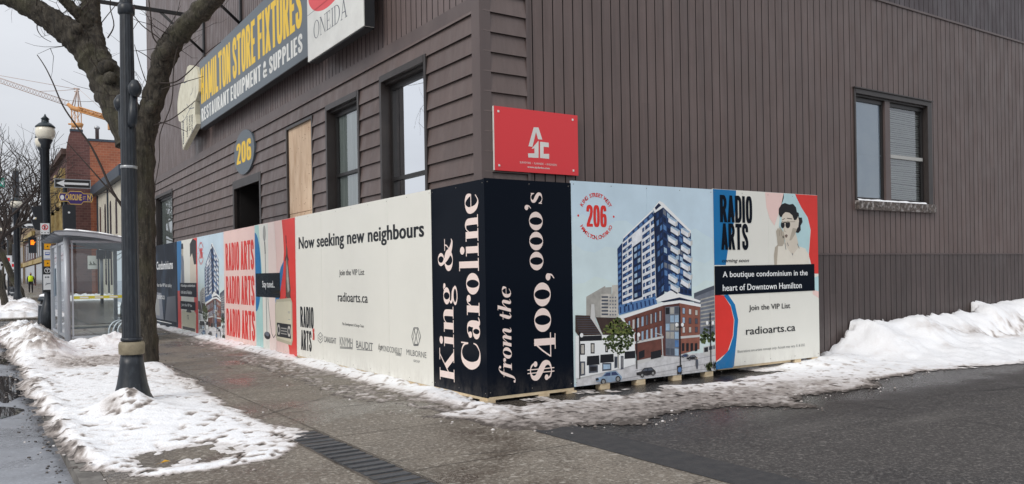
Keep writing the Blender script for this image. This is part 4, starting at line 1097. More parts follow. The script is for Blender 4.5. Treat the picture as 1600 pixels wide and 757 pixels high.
a.pg([(-15.4, .56), (-15.3, .60), (-14.9, .60), (-14.8, .56), (-14.8, .53), (-15.4, .53)], PI_['cardark'], 8); a.rect(-15.9, .05, -14.4, .13, PI_['cardark'], 8); a.text('ra', -15.3, .34, -15.1, .46, mi=PI_['cardark'], L=9)
finish(a, 'print', pk6)
pk7 = panel(hk, HK, -21.6, -16.50, 0.0, 2.48, 'darknavy', 'dark glossy panel with white words partly behind the tree')
a = pa(HK)
a.text('New Condominiums', -20.5, 1.72, -17.1, 1.98, mi=PI_['white'], L=3, bold=.02); a.text('Register for the VIP list today', -20.5, 1.16, -17.3, 1.30, mi=PI_['white'], L=3); a.text('radioarts.ca', -19.6, .82, -18.4, .98, mi=PI_['white'], L=3)
a.rect(-20.6, .12, -17.4, .14, PI_['white'], 2)
a.pg([(-20.9, .2), (-18.6, .2), (-18.9, 1.0), (-20.4, 1.05)], PI_['grey'], 1); a.pg([(-18.4, .2), (-16.7, .2), (-16.8, .95), (-18.0, .9)], PI_['grey2'], 1); a.pg([(-20.3, .3), (-19.2, .3), (-19.3, .8), (-20.1, .85)], PI_['midgrey'], 2)
finish(a, 'lettering', pk7)
b = MB(); b.fbox(HK, -1.27, -0.0, .018, .048, -.09, -.002); b.build('timber_plate', M_lumber, hk)
b = MB(); b.fbox(HK, -6.40, -1.28, .012, .043, -.09, -.010); b.build('timber_plate', M_lumber, hk)
for k in range(14):
    u = -.10 - .6 * k if k < 3 else -.7 - 1.2 * (k - 2)
    b = MB(); b.fbox(HK, u - .07, u + .07, -.06, .016 if u > -1.3 else .04, -.12, .003 if u > -1.3 else -.018); b.build('timber_foot', M_lumber, hk)

# ---- side face
ps1 = panel(hs, HS, 0.0, 1.222, 0.06, 2.515, 'black', 'glossy black panel with pink price lettering running up it')
a = pa(HS)
vfat(a, HS, 'from the', (226, 683), (271, 392), shear=.22, track=.0)
vfat(a, HS, '$400,', (311, 676), (390, 354), track=.0)
vfat(a, HS, "000's", (305, 346), (354, 116), track=.0)
finish(a, 'lettering', ps1)

ps2 = panel(hs, HS, 1.222, 3.675, 0.066, 2.545, 'sky', 'side panel with a large view of the blue and white condominium tower')
CA = crop(880, 280, 2.228); CT = crop(950, 300, 3.782); CL = crop(890, 440, 4.208); CR = crop(1000, 440, 4.208); CC = crop(880, 280, 6.308)
def quad_cells(a, q, c0, c1, r0, r1, colour, L):
    """cell of a four-cornered face; q = TL, TR, BR, BL photo points; columns and rows as fractions"""
    def B(s, t):
        return tuple((1-s)*(1-t)*q[0][i] + s*(1-t)*q[1][i] + s*t*q[2][i] + (1-s)*t*q[3][i] for i in (0, 1))
    a.ppg([B(c0, r0), B(c1, r0), B(c1, r1), B(c0, r1)], colour, L)

def draw_condo(a):
    rg = random.Random(8)
    A = lambda pts, c, L=1: a.ppg([CA(*q) for q in pts], c, L)
    T = lambda pts, c, L=1: a.ppg([CT(*q) for q in pts], c, L)
    Lf = lambda pts, c, L=1: a.ppg([CL(*q) for q in pts], c, L)
    R = lambda pts, c, L=1: a.ppg([CR(*q) for q in pts], c, L)
    u0, u1 = 1.226, 3.671
    for k, (c, z0, z1) in enumerate((('sky2', 1.75, 2.1), ('sky3', 1.35, 1.75), ('sky4', .3, 1.35))):
        n = 14
        top = [(u0 + (u1 - u0) * i / n, z1 + .06 * sin(i * 1.7 + k * 2) + (-.18 if c != 'sky4' else -.1) * (i / n)) for i in range(n + 1)]
        a.pg([(u0, .1), (u1, .1)] + top[::-1], PI_[c], k + 1)
    # far buildings
    A([(80, 410), (146, 372), (146, 482), (80, 482)], 'beige2', 4); A([(130, 400), (190, 400), (192, 482), (130, 482)], 'beige', 5); A([(142, 378), (168, 376), (168, 400), (142, 400)], 'beige2', 6); A([(170, 370), (190, 368), (190, 400), (170, 400)], 'beige', 6)
    for r in range(6):
        A([(133, 408 + 12*r), (156, 408 + 12*r), (156, 414 + 12*r), (133, 414 + 12*r)], 'grey2', 7)
        for c in range(3): A([(161 + 9*c, 410 + 12*r), (166 + 9*c, 410 + 12*r), (166 + 9*c, 415 + 12*r), (161 + 9*c, 415 + 12*r)], 'grey', 7)
    A([(455, 400), (500, 382), (538, 372), (538, 540), (455, 540)], 'grey', 4); A([(455, 412), (455, 398), (500, 380), (538, 370), (538, 384), (500, 394)], 'grey2', 5)
    for r in range(8):
        A([(478, 418 + 13*r), (538, 405 + 14*r), (538, 410 + 14*r), (478, 423 + 13*r)], 'beige2', 6)
    # street and pavement
    A([(46, 690), (250, 640), (345, 616), (545, 600), (545, 688), (46, 760)], 'street', 4)
    for q in ([(250, 668), (545, 612)], [(120, 712), (540, 636)], [(60, 742), (540, 656)]): a.line([CA(*w) for w in q], .012, 'street2', 5)
    A([(46, 662), (255, 632), (345, 612), (345, 622), (250, 648), (46, 700)], 'stone', 5)
    # tower: lit left face, dark corner and right face
    A([(188, 243), (205, 222), (205, 462), (192, 470)], 'navy', 8)
    A([(203, 222), (318, 128), (324, 425), (203, 462)], 'tower', 8)
    A([(210, 205), (309, 112), (317, 128), (206, 221)], 'navy', 9); A([(208, 203), (311, 106), (311, 113), (208, 209)], 'white', 10)
    for k in range(6): 
        s0, s1 = (k + .15) / 6, (k + .75) / 6
        quad_cells(a, [CA(212, 203), CA(309, 114), CA(316, 128), CA(210, 219)], s0, s1, .25, .95, 'bluewin', 11)
    A([(314, 108), (346, 88), (352, 398), (324, 425)], 'navy2', 8); A([(345, 92), (444, 186), (447, 408), (352, 392)], 'navy', 9)
    A([(311, 104), (334, 76), (346, 84), (346, 100), (318, 118)], 'white', 10); A([(318, 100), (332, 84), (340, 92), (322, 108)], 'navy2', 11); A([(334, 76), (346, 82), (444, 180), (444, 190), (344, 96)], 'white', 12)
    qL = [CA(203, 226), CA(318, 132), CA(324, 415), CA(203, 455)]
    rows = 11
    for r in range(rows):
        t0 = (r + .22) / rows; t1 = (r + .78) / rows
        for (s0, s1) in ((.03, .16), (.20, .30), (.62, .68), (.71, .84), (.88, .97)):
            sh = .04 * (r % 2)
            if s0 == .71: s0 -= sh; 
            if s0 == .03: s1 += sh
            quad_cells(a, qL, s0, s1, t0, t1, 'navy', 13); quad_cells(a, qL, s0 + (s1 - s0) * .55, s1 - .012, t0 + .012, t1 - .008, rg.choice(('bluewin', 'bluewin', 'palewin')), 14)
    quad_cells(a, qL, .33, .59, .17, .92, 'navy2', 15)
    for r in range(2, rows - 1):
        for (s0, s1) in ((.37, .45), (.47, .55)):
            quad_cells(a, qL, s0, s1, (r + .2) / rows, (r + .8) / rows, rg.choice(('bluewin', 'navy', 'palewin')), 16)
    for r in range(10):
        A([(191, 262 + 20*r), (201, 254 + 20*r), (201, 266 + 20*r), (191, 272 + 20*r)], 'bluewin', 10)
    qR = [CA(345, 98), CA(443, 190), CA(447, 405), CA(352, 392)]; qC = [CA(322, 118), CA(344, 100), CA(351, 390), CA(330, 412)]
    for r in range(11):
        for c in range(7):
            quad_cells(a, qR, (c + .1) / 7, (c + .85) / 7, (r + .16) / 11, (r + .84) / 11, rg.choice(('bluewin', 'palewin', 'navy2', 'grey', 'bluewin', 'navy')), 13)
        for c in range(2): quad_cells(a, qC, (c + .15) / 2, (c + .85) / 2, (r + .15) / 11, (r + .8) / 11, rg.choice(('bluewin', 'navy', 'navy2')), 13)
    for r in range(8):
        for (cx, cy0) in ((368, 134 + 33.0*r), (412, 172 + 29.5*r)):
            if cx == 412 and r > 6: continue
            x = cx + (5 if r % 2 else -3)
            A([(x, cy0), (x + 8, cy0 - 3), (x + 32, cy0 + 12), (x + 25, cy0 + 16)], 'palewin', 15)
            A([(x, cy0), (x + 25, cy0 + 16), (x + 25, cy0 + 32), (x, cy0 + 16)], 'tower', 16); A([(x + 25, cy0 + 16), (x + 32, cy0 + 12), (x + 32, cy0 + 27), (x + 25, cy0 + 32)], 'stone', 16)
            A([(x, cy0 + 16), (x + 25, cy0 + 32), (x + 22, cy0 + 36), (x - 2, cy0 + 20)], 'navy2', 17)
    # podium
    A([(192, 440), (322, 408), (326, 436), (194, 474)], 'bluewin', 14)
    for k in range(9): quad_cells(a, [CA(194, 444), CA(322, 412), CA(326, 434), CA(195, 470)], (k + .1) / 9, (k + .45) / 9, .1, .95, 'navy', 16)
    A([(210, 484), (348, 436), (348, 612), (255, 632), (245, 560)], 'brick', 14); A([(348, 436), (404, 430), (404, 618), (348, 616)], 'brick3', 14); A([(404, 432), (476, 446), (474, 592), (404, 612)], 'brick2', 14)
    A([(194, 478), (348, 428), (404, 420), (478, 436), (478, 446), (404, 432), (348, 440), (196, 490)], 'white', 16)
    A([(320, 418), (372, 388), (478, 424), (474, 430), (404, 412), (330, 428)], 'white', 17); A([(334, 424), (404, 410), (462, 428), (404, 422), (348, 430)], 'navy2', 16)
    A([(354, 446), (402, 442), (402, 618), (356, 614)], 'grey', 16)
    for r in range(6):
        for c in range(3): quad_cells(a, [CA(354, 446), CA(402, 442), CA(402, 618), CA(356, 614)], (c + .08) / 3, (c + .92) / 3, (r + .08) / 6, (r + .9) / 6, rg.choice(('palewin', 'grey', 'bluewin', 'grey2', 'palewin', 'cardark', 'beige2')), 18)
    qb = [CA(205, 496), CA(346, 450), CA(346, 556), CA(205, 592)]
    for r in range(2):
        for c in range(9):
            quad_cells(a, qb, (c + .22) / 9, (c + .74) / 9, (r + .10) / 2, (r + .80) / 2, 'brick3', 16); quad_cells(a, qb, (c + .27) / 9, (c + .47) / 9, (r + .13) / 2, (r + .77) / 2, rg.choice(('palewin', 'stone', 'grey')), 17); quad_cells(a, qb, (c + .49) / 9, (c + .69) / 9, (r + .13) / 2, (r + .77) / 2, rg.choice(('palewin', 'stone', 'grey2')), 17)
    for k in range(9): a.line([CA(208, 500 + 11*k), CA(346, 456 + 12*k)], .004, 'brick3', 15)
    A([(246, 566), (348, 546), (348, 554), (246, 574)], 'stone', 17)
    for (x0, x1) in ((262, 282), (304, 340)): A([(x0, 602), (x1, 594), (x1, 620), (x0, 628)], 'cardark', 17)
    for r in range(3):
        for c in range(3): quad_cells(a, [CA(408, 442), CA(474, 454), CA(474, 540), CA(408, 544)], (c + .25) / 3, (c + .7) / 3, (r + .12) / 3, (r + .8) / 3, 'brick3', 17); quad_cells(a, [CA(408, 442), CA(474, 454), CA(474, 540), CA(408, 544)], (c + .30) / 3, (c + .65) / 3, (r + .16) / 3, (r + .74) / 3, rg.choice(('palewin', 'grey2', 'stone', 'beige')), 18)
    A([(404, 548), (475, 542), (475, 550), (404, 556)], 'stone', 18)
    for c in range(4): A([(412 + 15*c, 572), (421 + 15*c, 571), (421 + 15*c, 598), (412 + 15*c, 600)], 'cardark', 17)
    # white shop row with dark roof and awnings
    Lf([(36, 222), (132, 225), (212, 355), (60, 362), (36, 330)], 'roofbrown', 19); Lf([(170, 236), (330, 240), (425, 340), (360, 380), (215, 350)], 'roofbrown', 19)
    for k in range(8): a.line([CL(40 + 3*k, 236 + 15*k), CL(134 + 10*k, 236 + 15*k)], .006, 'grey2', 20)
    Lf([(36, 358), (212, 352), (425, 352), (430, 545), (340, 572), (36, 640)], 'white', 20); Lf([(60, 360), (210, 354), (210, 388), (60, 394)], 'cardark', 21)
    Lf([(140, 150), (160, 150), (168, 262), (215, 345), (208, 352), (150, 262), (134, 240)], 'stone', 22); Lf([(326, 236), (345, 244), (430, 338), (424, 352)], 'white', 22)
    for (x0, x1, y0, y1) in ((68, 98, 410, 482), (136, 162, 406, 474), (232, 250, 420, 466)): Lf([(x0, y0), (x1, y0), (x1, y1), (x0, y1)], 'cardark', 22); Lf([(x0 + 6, y0 + 8), (x1 - 6, y0 + 8), (x1 - 6, y1 - 8), (x0 + 6, y1 - 8)], 'beige', 23)
    for (x0, x1, y0, y1) in ((112, 192, 492, 552), (200, 286, 482, 536), (360, 428, 462, 510)): Lf([(x0, y0), (x1, y0 - 6), (x1 + 2, y1 - 6), (x0 - 2, y1)], 'cardark', 24)
    for (x0, x1, y0, y1) in ((68, 100, 526, 622), (124, 184, 550, 604), (212, 272, 536, 590), (292, 312, 494, 572), (334, 352, 490, 580)): Lf([(x0, y0), (x1, y0), (x1, y1 - 6), (x0, y1)], 'grey2', 22); Lf([(x0 + 7, y0 + 10), (x1 - 8, y0 + 10), (x1 - 8, y1 - 16), (x0 + 7, y1 - 12)], rg.choice(('beige', 'cardark', 'palewin')), 23)
    # street tree
    for k in range(330):
        t = rg.uniform(0, 2*pi); q = math.sqrt(rg.random()); x, y = 318 + 100*q*cos(t), 362 + 112*q*sin(t) + 10*sin(5*t); s = rg.uniform(5, 11)
        Lf([(x + s*cos(w + k)*rg.uniform(.6, 1.2), y + s*sin(w + k)*rg.uniform(.6, 1.2)) for w in np.linspace(0, 5.2, 6)], 'leaf3' if (y < 340 and rg.random() < .55) else rg.choice(('leaf', 'leaf', 'leaf2')) if y < 410 else rg.choice(('leaf2', 'leaf2', 'leaf')), 25 + k % 4)
    a.line([CL(316, 470), CL(318, 572)], .022, 'beige2', 24)
    for k in range(40):
        x, y = 400 + rg.uniform(0, 90), 365 + rg.gauss(0, 26); s = rg.uniform(6, 13)
        R([(x + s*cos(w), y + s*sin(w)) for w in np.linspace(0, 5.2, 6)], rg.choice(('leaf', 'leaf2', 'leaf2')), 8 + k % 4)
    # streetcar, lamps, people, cars, planter
    R([(416, 430), (505, 412), (505, 480), (424, 490), (414, 470)], 'stone', 13); R([(420, 436), (446, 430), (446, 462), (420, 466)], 'cardark', 14)
    for c in range(4): R([(452 + 14*c, 428 - 3*c), (462 + 14*c, 426 - 3*c), (462 + 14*c, 450 - 3*c), (452 + 14*c, 452 - 3*c)], 'grey2', 14)
    for (x, y0, y1) in ((258, 170, 610), (458, 205, 545)):
        a.line([CR(x, y0), CR(x + 6, y1)], .020, 'cardark', 29)
        for dx in (-20, 18): 
            a.pdisc(CR(x + dx, 285 - (12 if x > 400 else 0)), .026, 'white', 30)
        a.line([CR(x - 22, 300), CR(x + 20, 300)], .012, 'cardark', 29)
    for x, y0, y1 in ((62, 330, 640), (437, 235, 575)):
        a.line([CL(x, y0), CL(x + 2, y1)], .016, 'cardark', 29); a.pdisc(CL(x + 14, y0 + 24 if x < 100 else y0 + 116), .026, 'white', 30)
    a.line([CR(140, 345), CR(148, 512)], .016, 'stone', 29); a.line([CR(95, 340), CR(142, 352)], .010, 'stone', 29)
    R([(364, 510), (378, 512), (380, 545), (376, 576), (368, 576), (362, 545)], 'grey2', 29); a.pdisc(CR(371, 504), .016, 'skin2', 29)
    R([(240, 556), (272, 548), (272, 606), (242, 612)], 'cardark', 30); a.pdisc(CR(257, 580), .035, 'bluewin', 31)
    def car(fn, x, y, s, body, glass):
        fn([(x - 88*s, y + 26*s), (x - 92*s, y + 2*s), (x - 50*s, y - 8*s), (x - 22*s, y - 40*s), (x + 44*s, y - 48*s), (x + 74*s, y - 20*s), (x + 84*s, y - 8*s), (x + 82*s, y + 14*s), (x + 10*s, y + 28*s)], body, 30)
        fn([(x - 42*s, y - 10*s), (x - 18*s, y - 34*s), (x + 8*s, y - 37*s), (x + 8*s, y - 14*s)], glass, 31); fn([(x + 14*s, y - 38*s), (x + 42*s, y - 41*s), (x + 62*s, y - 20*s), (x + 14*s, y - 15*s)], glass, 31)
        for dx, dy in ((-40, 26), (58, 8)):
            q = [(x + dx*s + 18*s*cos(w), y + dy*s + 22*s*sin(w)) for w in np.linspace(0, 6, 14)]; fn(q, 'cardark', 32)
            fn([(x + dx*s + 10*s*cos(w), y + dy*s + 13*s*sin(w)) for w in np.linspace(0, 6, 12)], 'midgrey', 33)
        fn([(x - 92*s, y + 4*s), (x - 74*s, y), (x - 70*s, y + 16*s), (x - 90*s, y + 20*s)], 'cardark', 31)
    car(Lf, 258, 634, .98, 'carblue', 'navy'); car(R, 40, 598, .72, 'cardark', 'grey2'); car(R, 338, 502, .38, 'cardark', 'grey'); car(R, 292, 488, .28, 'navy', 'grey')
    for k in range(26):
        x, y = 452 + rg.gauss(0, 10), 566 + rg.uniform(-26, 16); s = rg.uniform(4, 9)
        R([(x - s, y + s), (x, y - 2.2*s), (x + s, y + s)], rg.choice(('leaf', 'leaf3', 'leaf2')), 31)
    for k in range(16):
        x, y = 494 + rg.uniform(-14, 5), 552 + rg.uniform(-20, 26); s = rg.uniform(4, 8)
        R([(x - s, y + s), (x, y - 2.2*s), (x + s, y + s)], rg.choice(('leaf', 'grey', 'leaf2')), 31)
    # round address mark
    c0 = a.src.px(*CC(325, 366)); e0 = a.src.px(*CC(325 + 172, 366)); rr = e0[0] - c0[0]
    a.arc_text('KING STREET WEST', c0[0], c0[1], rr * .93, radians(152), radians(28), rr * .17, mi=PI_['red'], L=6, bold=.025)
    a.arc_text('HAMILTON,ONTARIO', c0[0], c0[1], rr * .93, radians(207), radians(333), rr * .17, mi=PI_['red'], L=6, bold=.025, flip=True)
    a.disc(c0[0] - rr, c0[1], rr*.05, rr*.05, PI_['red'], 6); a.disc(c0[0] + rr, c0[1], rr*.05, rr*.05, PI_['red'], 6)
    pcaps(a, '206', CC(230, 472), CC(425, 262), 'red', 6)

a = pa(HS, tf=lambda u, v: (min(max(u, 1.226), 3.671), min(max(v, .069), 2.542))); draw_condo(a); finish(a, 'print', ps2)
a = pa(HS, dst=HK, tf=lambda u, v: (min(max(-14.02 + (u - 1.222) / 2.453 * 2.645, -14.016), -11.379), min(max(v - 0.06, .003), 2.487))); draw_condo(a); finish(a, 'print', pk5)

ps3 = panel(hs, HS, 3.675, 5.967, 0.095, 2.555, 'cream', 'cream, blue and red panel with a woman in sunglasses')
a = pa(HS); CD = crop(1110, 285, 5.6056); CE = crop(1090, 280, 2.3636)
D = lambda pts, c, L=1: a.ppg([CD(*q) for q in pts], c, L)
E_ = lambda pts, c, L=1: a.ppg([CE(*q) for q in pts], c, L)
e = 0.004; U0, U1, V0_, V1_ = 3.675 + e, 5.967 - e, .075 + e, 2.555 - e
def cl(pts): return [(min(max(u, U0), U1), min(max(v, V0_), V1_)) for u, v in pts]
def EP(pts, c, L): a.pg(cl([HS.px(*CE(*q)) for q in pts]), PI_[c], L)
def DP(pts, c, L): a.pg(cl([HS.px(*CD(*q)) for q in pts]), PI_[c], L)
EP([(50, 30), (142, 30), (141, 80), (136, 150), (124, 210), (112, 260), (104, 318), (50, 318)], 'blue', 1)
DP([(478, 60), (642, 60), (642, 140), (560, 380), (520, 320), (490, 220)], 'pink', 1)
DP([(640, 60), (745, 60), (752, 120), (790, 210), (850, 300), (875, 400), (868, 520), (858, 640), (700, 640), (600, 400), (612, 240)], 'ice', 1)
DP([(740, 60), (990, 60), (990, 800), (905, 800), (862, 640), (868, 560), (878, 420), (852, 310), (795, 220), (756, 140)], 'red', 2)
EP([(50, 428), (96, 430), (122, 470), (134, 520), (130, 580), (110, 640), (70, 672), (50, 680)], 'red', 1)
EP([(96, 430), (112, 426), (138, 464), (150, 520), (144, 590), (134, 690), (130, 720), (50, 720), (50, 680), (84, 668), (116, 630), (132, 580), (136, 520), (122, 466)], 'blue', 2)
EP([(430, 358), (448, 400), (448, 440), (425, 425)], 'pink', 1); EP([(428, 365), (448, 358), (448, 415), (430, 410)], 'ice', 2)
# woman: arm, blouse, neck, hand, face, hair, sunglasses
DP([(560, 735), (556, 640), (566, 570), (592, 545), (640, 520), (668, 735)], 'skin2', 4)
DP([(580, 735), (592, 560), (650, 528), (690, 600), (716, 640), (768, 560), (830, 580), (864, 640), (860, 735)], 'shirt', 5)
DP([(650, 470), (740, 420), (768, 530), (768, 575), (718, 640), (680, 590), (655, 540)], 'skin', 6)
DP([(590, 560), (582, 480), (574, 430), (592, 400), (600, 420), (606, 385), (622, 410), (640, 440), (652, 480), (646, 530), (630, 560)], 'skin2', 10)
DP([(624, 300), (622, 350), (632, 400), (640, 440), (642, 470), (656, 490), (684, 512), (706, 510), (732, 470), (758, 410), (768, 360), (765, 300), (732, 262), (670, 250), (640, 268)], 'skin', 7)
DP([(720, 400), (758, 410), (732, 470), (706, 510), (690, 510)], 'skin2', 8)
DP([(612, 306), (598, 280), (598, 232), (620, 196), (650, 182), (690, 196), (722, 190), (748, 220), (756, 262), (772, 270), (776, 310), (800, 310), (806, 350), (788, 380), (790, 420), (768, 446), (746, 440), (760, 400), (772, 350), (770, 296), (750, 330), (732, 334), (716, 290), (690, 268), (656, 262), (632, 284), (624, 304)], 'hair', 9)
DP([(766, 296), (774, 340), (768, 392), (752, 412), (740, 400), (752, 350)], 'skin', 10)
for (x, y, rx, ry) in ((632, 374, 17, 30), (676, 372, 21, 32)): DP([(x + rx*cos(w), y + ry*sin(w)) for w in np.linspace(0, 5.95, 18)], 'hair', 11)
a.line([CD(622, 352), CD(694, 346), CD(742, 346)], .012, 'skin2', 12); a.line([CD(640, 352), CD(662, 350)], .014, 'hair', 12)
a.line([CD(628, 330), CD(650, 318)], .008, 'hair', 12); a.line([CD(668, 316), (CD(712, 322))], .010, 'hair', 12)
a.line([CD(650, 402), CD(645, 428), CD(660, 434)], .008, 'skin2', 12)
DP([(650, 466), (662, 456), (676, 464), (668, 486), (656, 484)], 'lips', 12); DP([(630, 470), (638, 468), (640, 490), (632, 492)], 'hair', 13)
for q in ([(650, 530), (660, 590)], [(672, 530), (682, 560)], [(760, 540), (776, 580)], [(716, 620), (720, 640)]): a.line([CD(*w) for w in q], .010, 'grey2', 12)
a.line([CD(600, 420), CD(604, 470)], .006, 'lips', 12); a.line([CD(616, 412), CD(622, 470)], .006, 'lips', 12)
finish(a, 'print', ps3)
a = pa(HS)
pcaps(a, 'RADIO', CD(84, 352), CD(362, 125), 'black', 14); pcaps(a, 'ARTS', CD(94, 594), CD(328, 365), 'black', 14)
a.ptext('coming soon', CD(100, 712), CD(336, 672), L=14, shear=.3, bold=.01)
EP([(50, 322), (430, 314), (432, 412), (50, 430)], 'black', 14)
q = HS.px(*CE(66, 430)); r = HS.px(*CE(432, 320))
a.ptext('A boutique condominium in the', CE(92, 370), CE(405, 336), c='white', L=16, bold=.004, heavy=.012, space=1.04); a.ptext('heart of Downtown Hamilton', CE(92, 414), CE(383, 381), c='white', L=16, bold=.004, heavy=.012, space=1.04)
a.ptext('Join the VIP List', CE(189, 492), CE(341, 458), L=14, heavy=.012); a.ptext('radioarts.ca', CE(178, 576), CE(360, 534), L=14, heavy=.012); a.ptext('Illustrations are artists concept only. Actuals may vary. E. & O.E.', CE(147, 645), CE(396, 608), c='logo', L=14)
finish(a, 'lettering', ps3)
b = MB(); b.fbox(HS, 0.0, 1.222, .024, .058, -.09, -.002); b.build('timber_plate', M_lumber, hs)
b = MB(); b.fbox(HS, 3.75, 5.3, .06, .094, -.09, -.022); b.build('timber_plate', M_lumber, hs)
for px_ in (765, 850, 893, 946, 1002, 1059, 1109):
    u = HS.px(px_, 600)[0]
    b = MB(); b.fbox(HS, u - .075, u + .075, -.06, .022 if u < 1.25 else .064, -.10, .003 if u < 1.25 else -.004); b.build('timber_foot', M_lumber, hs)
for u in (5.45, 5.85):
    b = MB(); b.fbox(HS, u - .07, u + .07, -.03, .093, -.10, -.004); b.build('timber_foot', M_lumber, hs)

# ------------------------------------------------------------------ signs on the building
M_signgrey = mat('sign_grey', srgb(88, 98, 106), 0.4)
M_signedge = mat('sign_edge', srgb(34, 36, 40), 0.6)
M_signwhite = mat('sign_white', srgb(232, 232, 226), 0.35, srgb(214, 214, 208), scale=2)
M_yellow = mat('sign_yellow', srgb(238, 196, 40), 0.45)
M_signcream = mat('sign_cream', srgb(226, 222, 200), 0.5, srgb(206, 200, 176), scale=4)
M_red = mat('sign_red', srgb(226, 54, 60), 0.35)
M_steel = mat('black_steel', srgb(34, 34, 36), 0.5)
PKEYS += ['s_yellow', 's_white', 's_red', 's_grey']; PAL.update(s_yellow=M_yellow, s_white=M_signwhite, s_red=M_red, s_grey=M_signgrey); PI_ = {k: i for i, k in enumerate(PKEYS)}
GF = street_frame(-0.10)

# long store sign
sg = thing('store_sign', 'long grey store sign with yellow and white lettering above the street windows', 'sign', (-0.10, 9, 5.1))
b = MB(); b.fbox(GF, -12.98, -5.33, 5.10, 6.72, -0.15, 0.0, 0); b.fbox(GF, -13.0, -5.31, 5.085, 5.10, -0.15, 0.003, 1)
b.build('board', [M_signgrey, M_signedge], sg)
a = pa(GF)
caps(a, 'HAMILTON STORE FIXTURES', -12.86, 5.66, -5.58, 6.54, 's_yellow', 1)
caps(a, 'RESTAURANT EQUIPMENT & SUPPLIES', -12.86, 5.22, -5.58, 5.56, 's_white', 1, track=.10)
finish(a, 'lettering', sg)
# white sign box beside it
ob = thing('sign_box', 'white sign box with a red shape and grey capitals over the tall windows', 'sign', (-0.10, 4, 5.0))
GF2 = street_frame(-0.16)
q0 = GF2.px(481, 82); q1 = GF2.px(569, 66)
b = MB(); b.fbox(GF2, q0[0], q1[0], 4.95, 7.1, -0.16, 0.0, 0); b.fbox(GF2, q0[0] + .03, q1[0] - .03, 4.93, 4.95, -.16, -.02, 1); b.fbox(GF2, q1[0], q1[0] + .012, 4.95, 7.1, -.16, -.012, 1)
b.build('box', [M_signwhite, M_signedge], ob)
a = pa(GF2); a.src = GF2
co = crop(460, 0, 7.509)
l_ = GF2.px(*co(228, 440)); r_ = GF2.px(*co(625, 355))
def serif_word(a, s, u0, v0, u1, v1, c):
    """light roman capitals with hairline serifs"""
    Gc = {'O': (1.0, [g_ring(.48, .5, .46, .51, .10, .035)]), 'N': (.95, [g_rect(.10, 0, .14, 1), g_rect(.80, 0, .84, 1), [[(.06, 1), (.20, 1), (.84, 0), (.78, 0)]], g_rect(0, 0, .26, .03), g_rect(.7, .97, .95, 1), g_rect(0, .97, .1, 1)]),
          'E': (.72, [g_rect(.10, 0, .20, 1), g_rect(0, 0, .62, .035), g_rect(0, .965, .60, 1), g_rect(.2, .49, .48, .52), g_rect(.58, 0, .62, .22), g_rect(.56, .8, .60, 1), g_rect(.45, .4, .48, .62)]),
          'I': (.36, [g_rect(.12, 0, .22, 1), g_rect(0, 0, .34, .03), g_rect(0, .97, .34, 1)]),
          'D': (.92, [g_rect(.10, 0, .20, 1), g_rect(0, 0, .3, .03), g_rect(0, .97, .3, 1), g_stroke([(.2, .985, .03), (.5, .95, .04), (.74, .75, .09), (.80, .5, .11), (.74, .25, .09), (.5, .05, .04), (.2, .015, .03)])]),
          'A': (.9, [[[(.40, 1), (.48, 1), (.12, 0), (.08, 0)]], [[(.40, 1), (.48, 1), (.84, 0), (.72, 0)]], g_rect(.2, .32, .66, .36), g_rect(0, 0, .24, .03), g_rect(.6, 0, .94, .03)])}
    vv = []; ff = []; ll = []; x = 0
    for ch in s:
        adv, pr = Gc[ch]
        for li, p_ in enumerate(pr):
            for pl in p_:
                k = len(vv); vv += [(x + q[0], q[1]) for q in pl]; ll += [li] * len(pl); ff.append(tuple(range(k, k + len(pl))))
        x += adv + .05
    a.fit(vv, ff, u0, v0, u1, v1, PI_[c], 2, False, ll)
wid = r_[0] - l_[0]
zb = l_[1]
zb = GF2.px(*co(255, 455))[1]; zh = GF2.px(*co(258, 238))[1]
serif_word(a, 'ONEIDA', l_[0], zb, r_[0], zh, 'grey2')

zl = GF2.px(*co(160, 188))[1]
a.rect(q0[0] + .01, zl, q1[0] - .01, zl + .008, PI_['grey'], 1)
rc = GF2.px(*co(400, 80))
a.pg([(rc[0] - .92 + .0, rc[1] + .75)] + [(rc[0] - .02 + .88 * sin(t), rc[1] + .42 - .42 * cos(t)) for t in np.linspace(-1.35, 1.35, 22)] + [(rc[0] + .88, rc[1] + 1.0), (rc[0] - .02, rc[1] + .75)], PI_['s_red'], 1)
finish(a, 'lettering', ob)
# cream cut-out board with small upright words
cf = thing('cutout_sign', 'cream cut-out chef shaped board at the far end of the long grey sign', 'sign', (-0.2, 14.5, 4.9))
GF3 = street_frame(-0.16); c3 = crop(260, 90, 4.73)
ol = [(155, 70), (172, 56), (212, 72), (228, 90), (240, 160), (238, 250), (214, 322), (212, 420), (222, 490), (210, 520), (122, 684), (112, 560), (108, 478), (92, 470), (82, 420), (82, 330), (92, 260), (108, 196), (130, 180)]
b = MB(); b.prism(GF3, [GF3.px(*c3(*q)) for q in ol], -0.12, 0.0, 0)
b.build('board', M_signcream, cf)
a = pa(GF3)
for pts in ([(112, 478), (135, 460), (200, 330), (212, 322)], [(120, 425), (128, 445)], [(128, 378), (140, 398)], [(196, 225), (190, 260), (178, 280)], [(214, 215), (212, 300)], [(110, 480), (122, 470)], [(130, 190), (148, 182), (155, 165)], [(108, 492), (116, 660)], [(222, 494), (124, 672)], [(150, 345), (170, 380), (205, 372)]):
    a.line([c3(*q) for q in pts], .022, 'grey2', 1)
def vtext(s, x, yb, yt, w):
    lo = GF3.px(*c3(x, yb)); hi = GF3.px(*c3(x, yt)); a.text(s, lo[0], lo[1], lo[0] + w, hi[1], mi=PI_['ink'], L=2, bold=.02, turn=True)
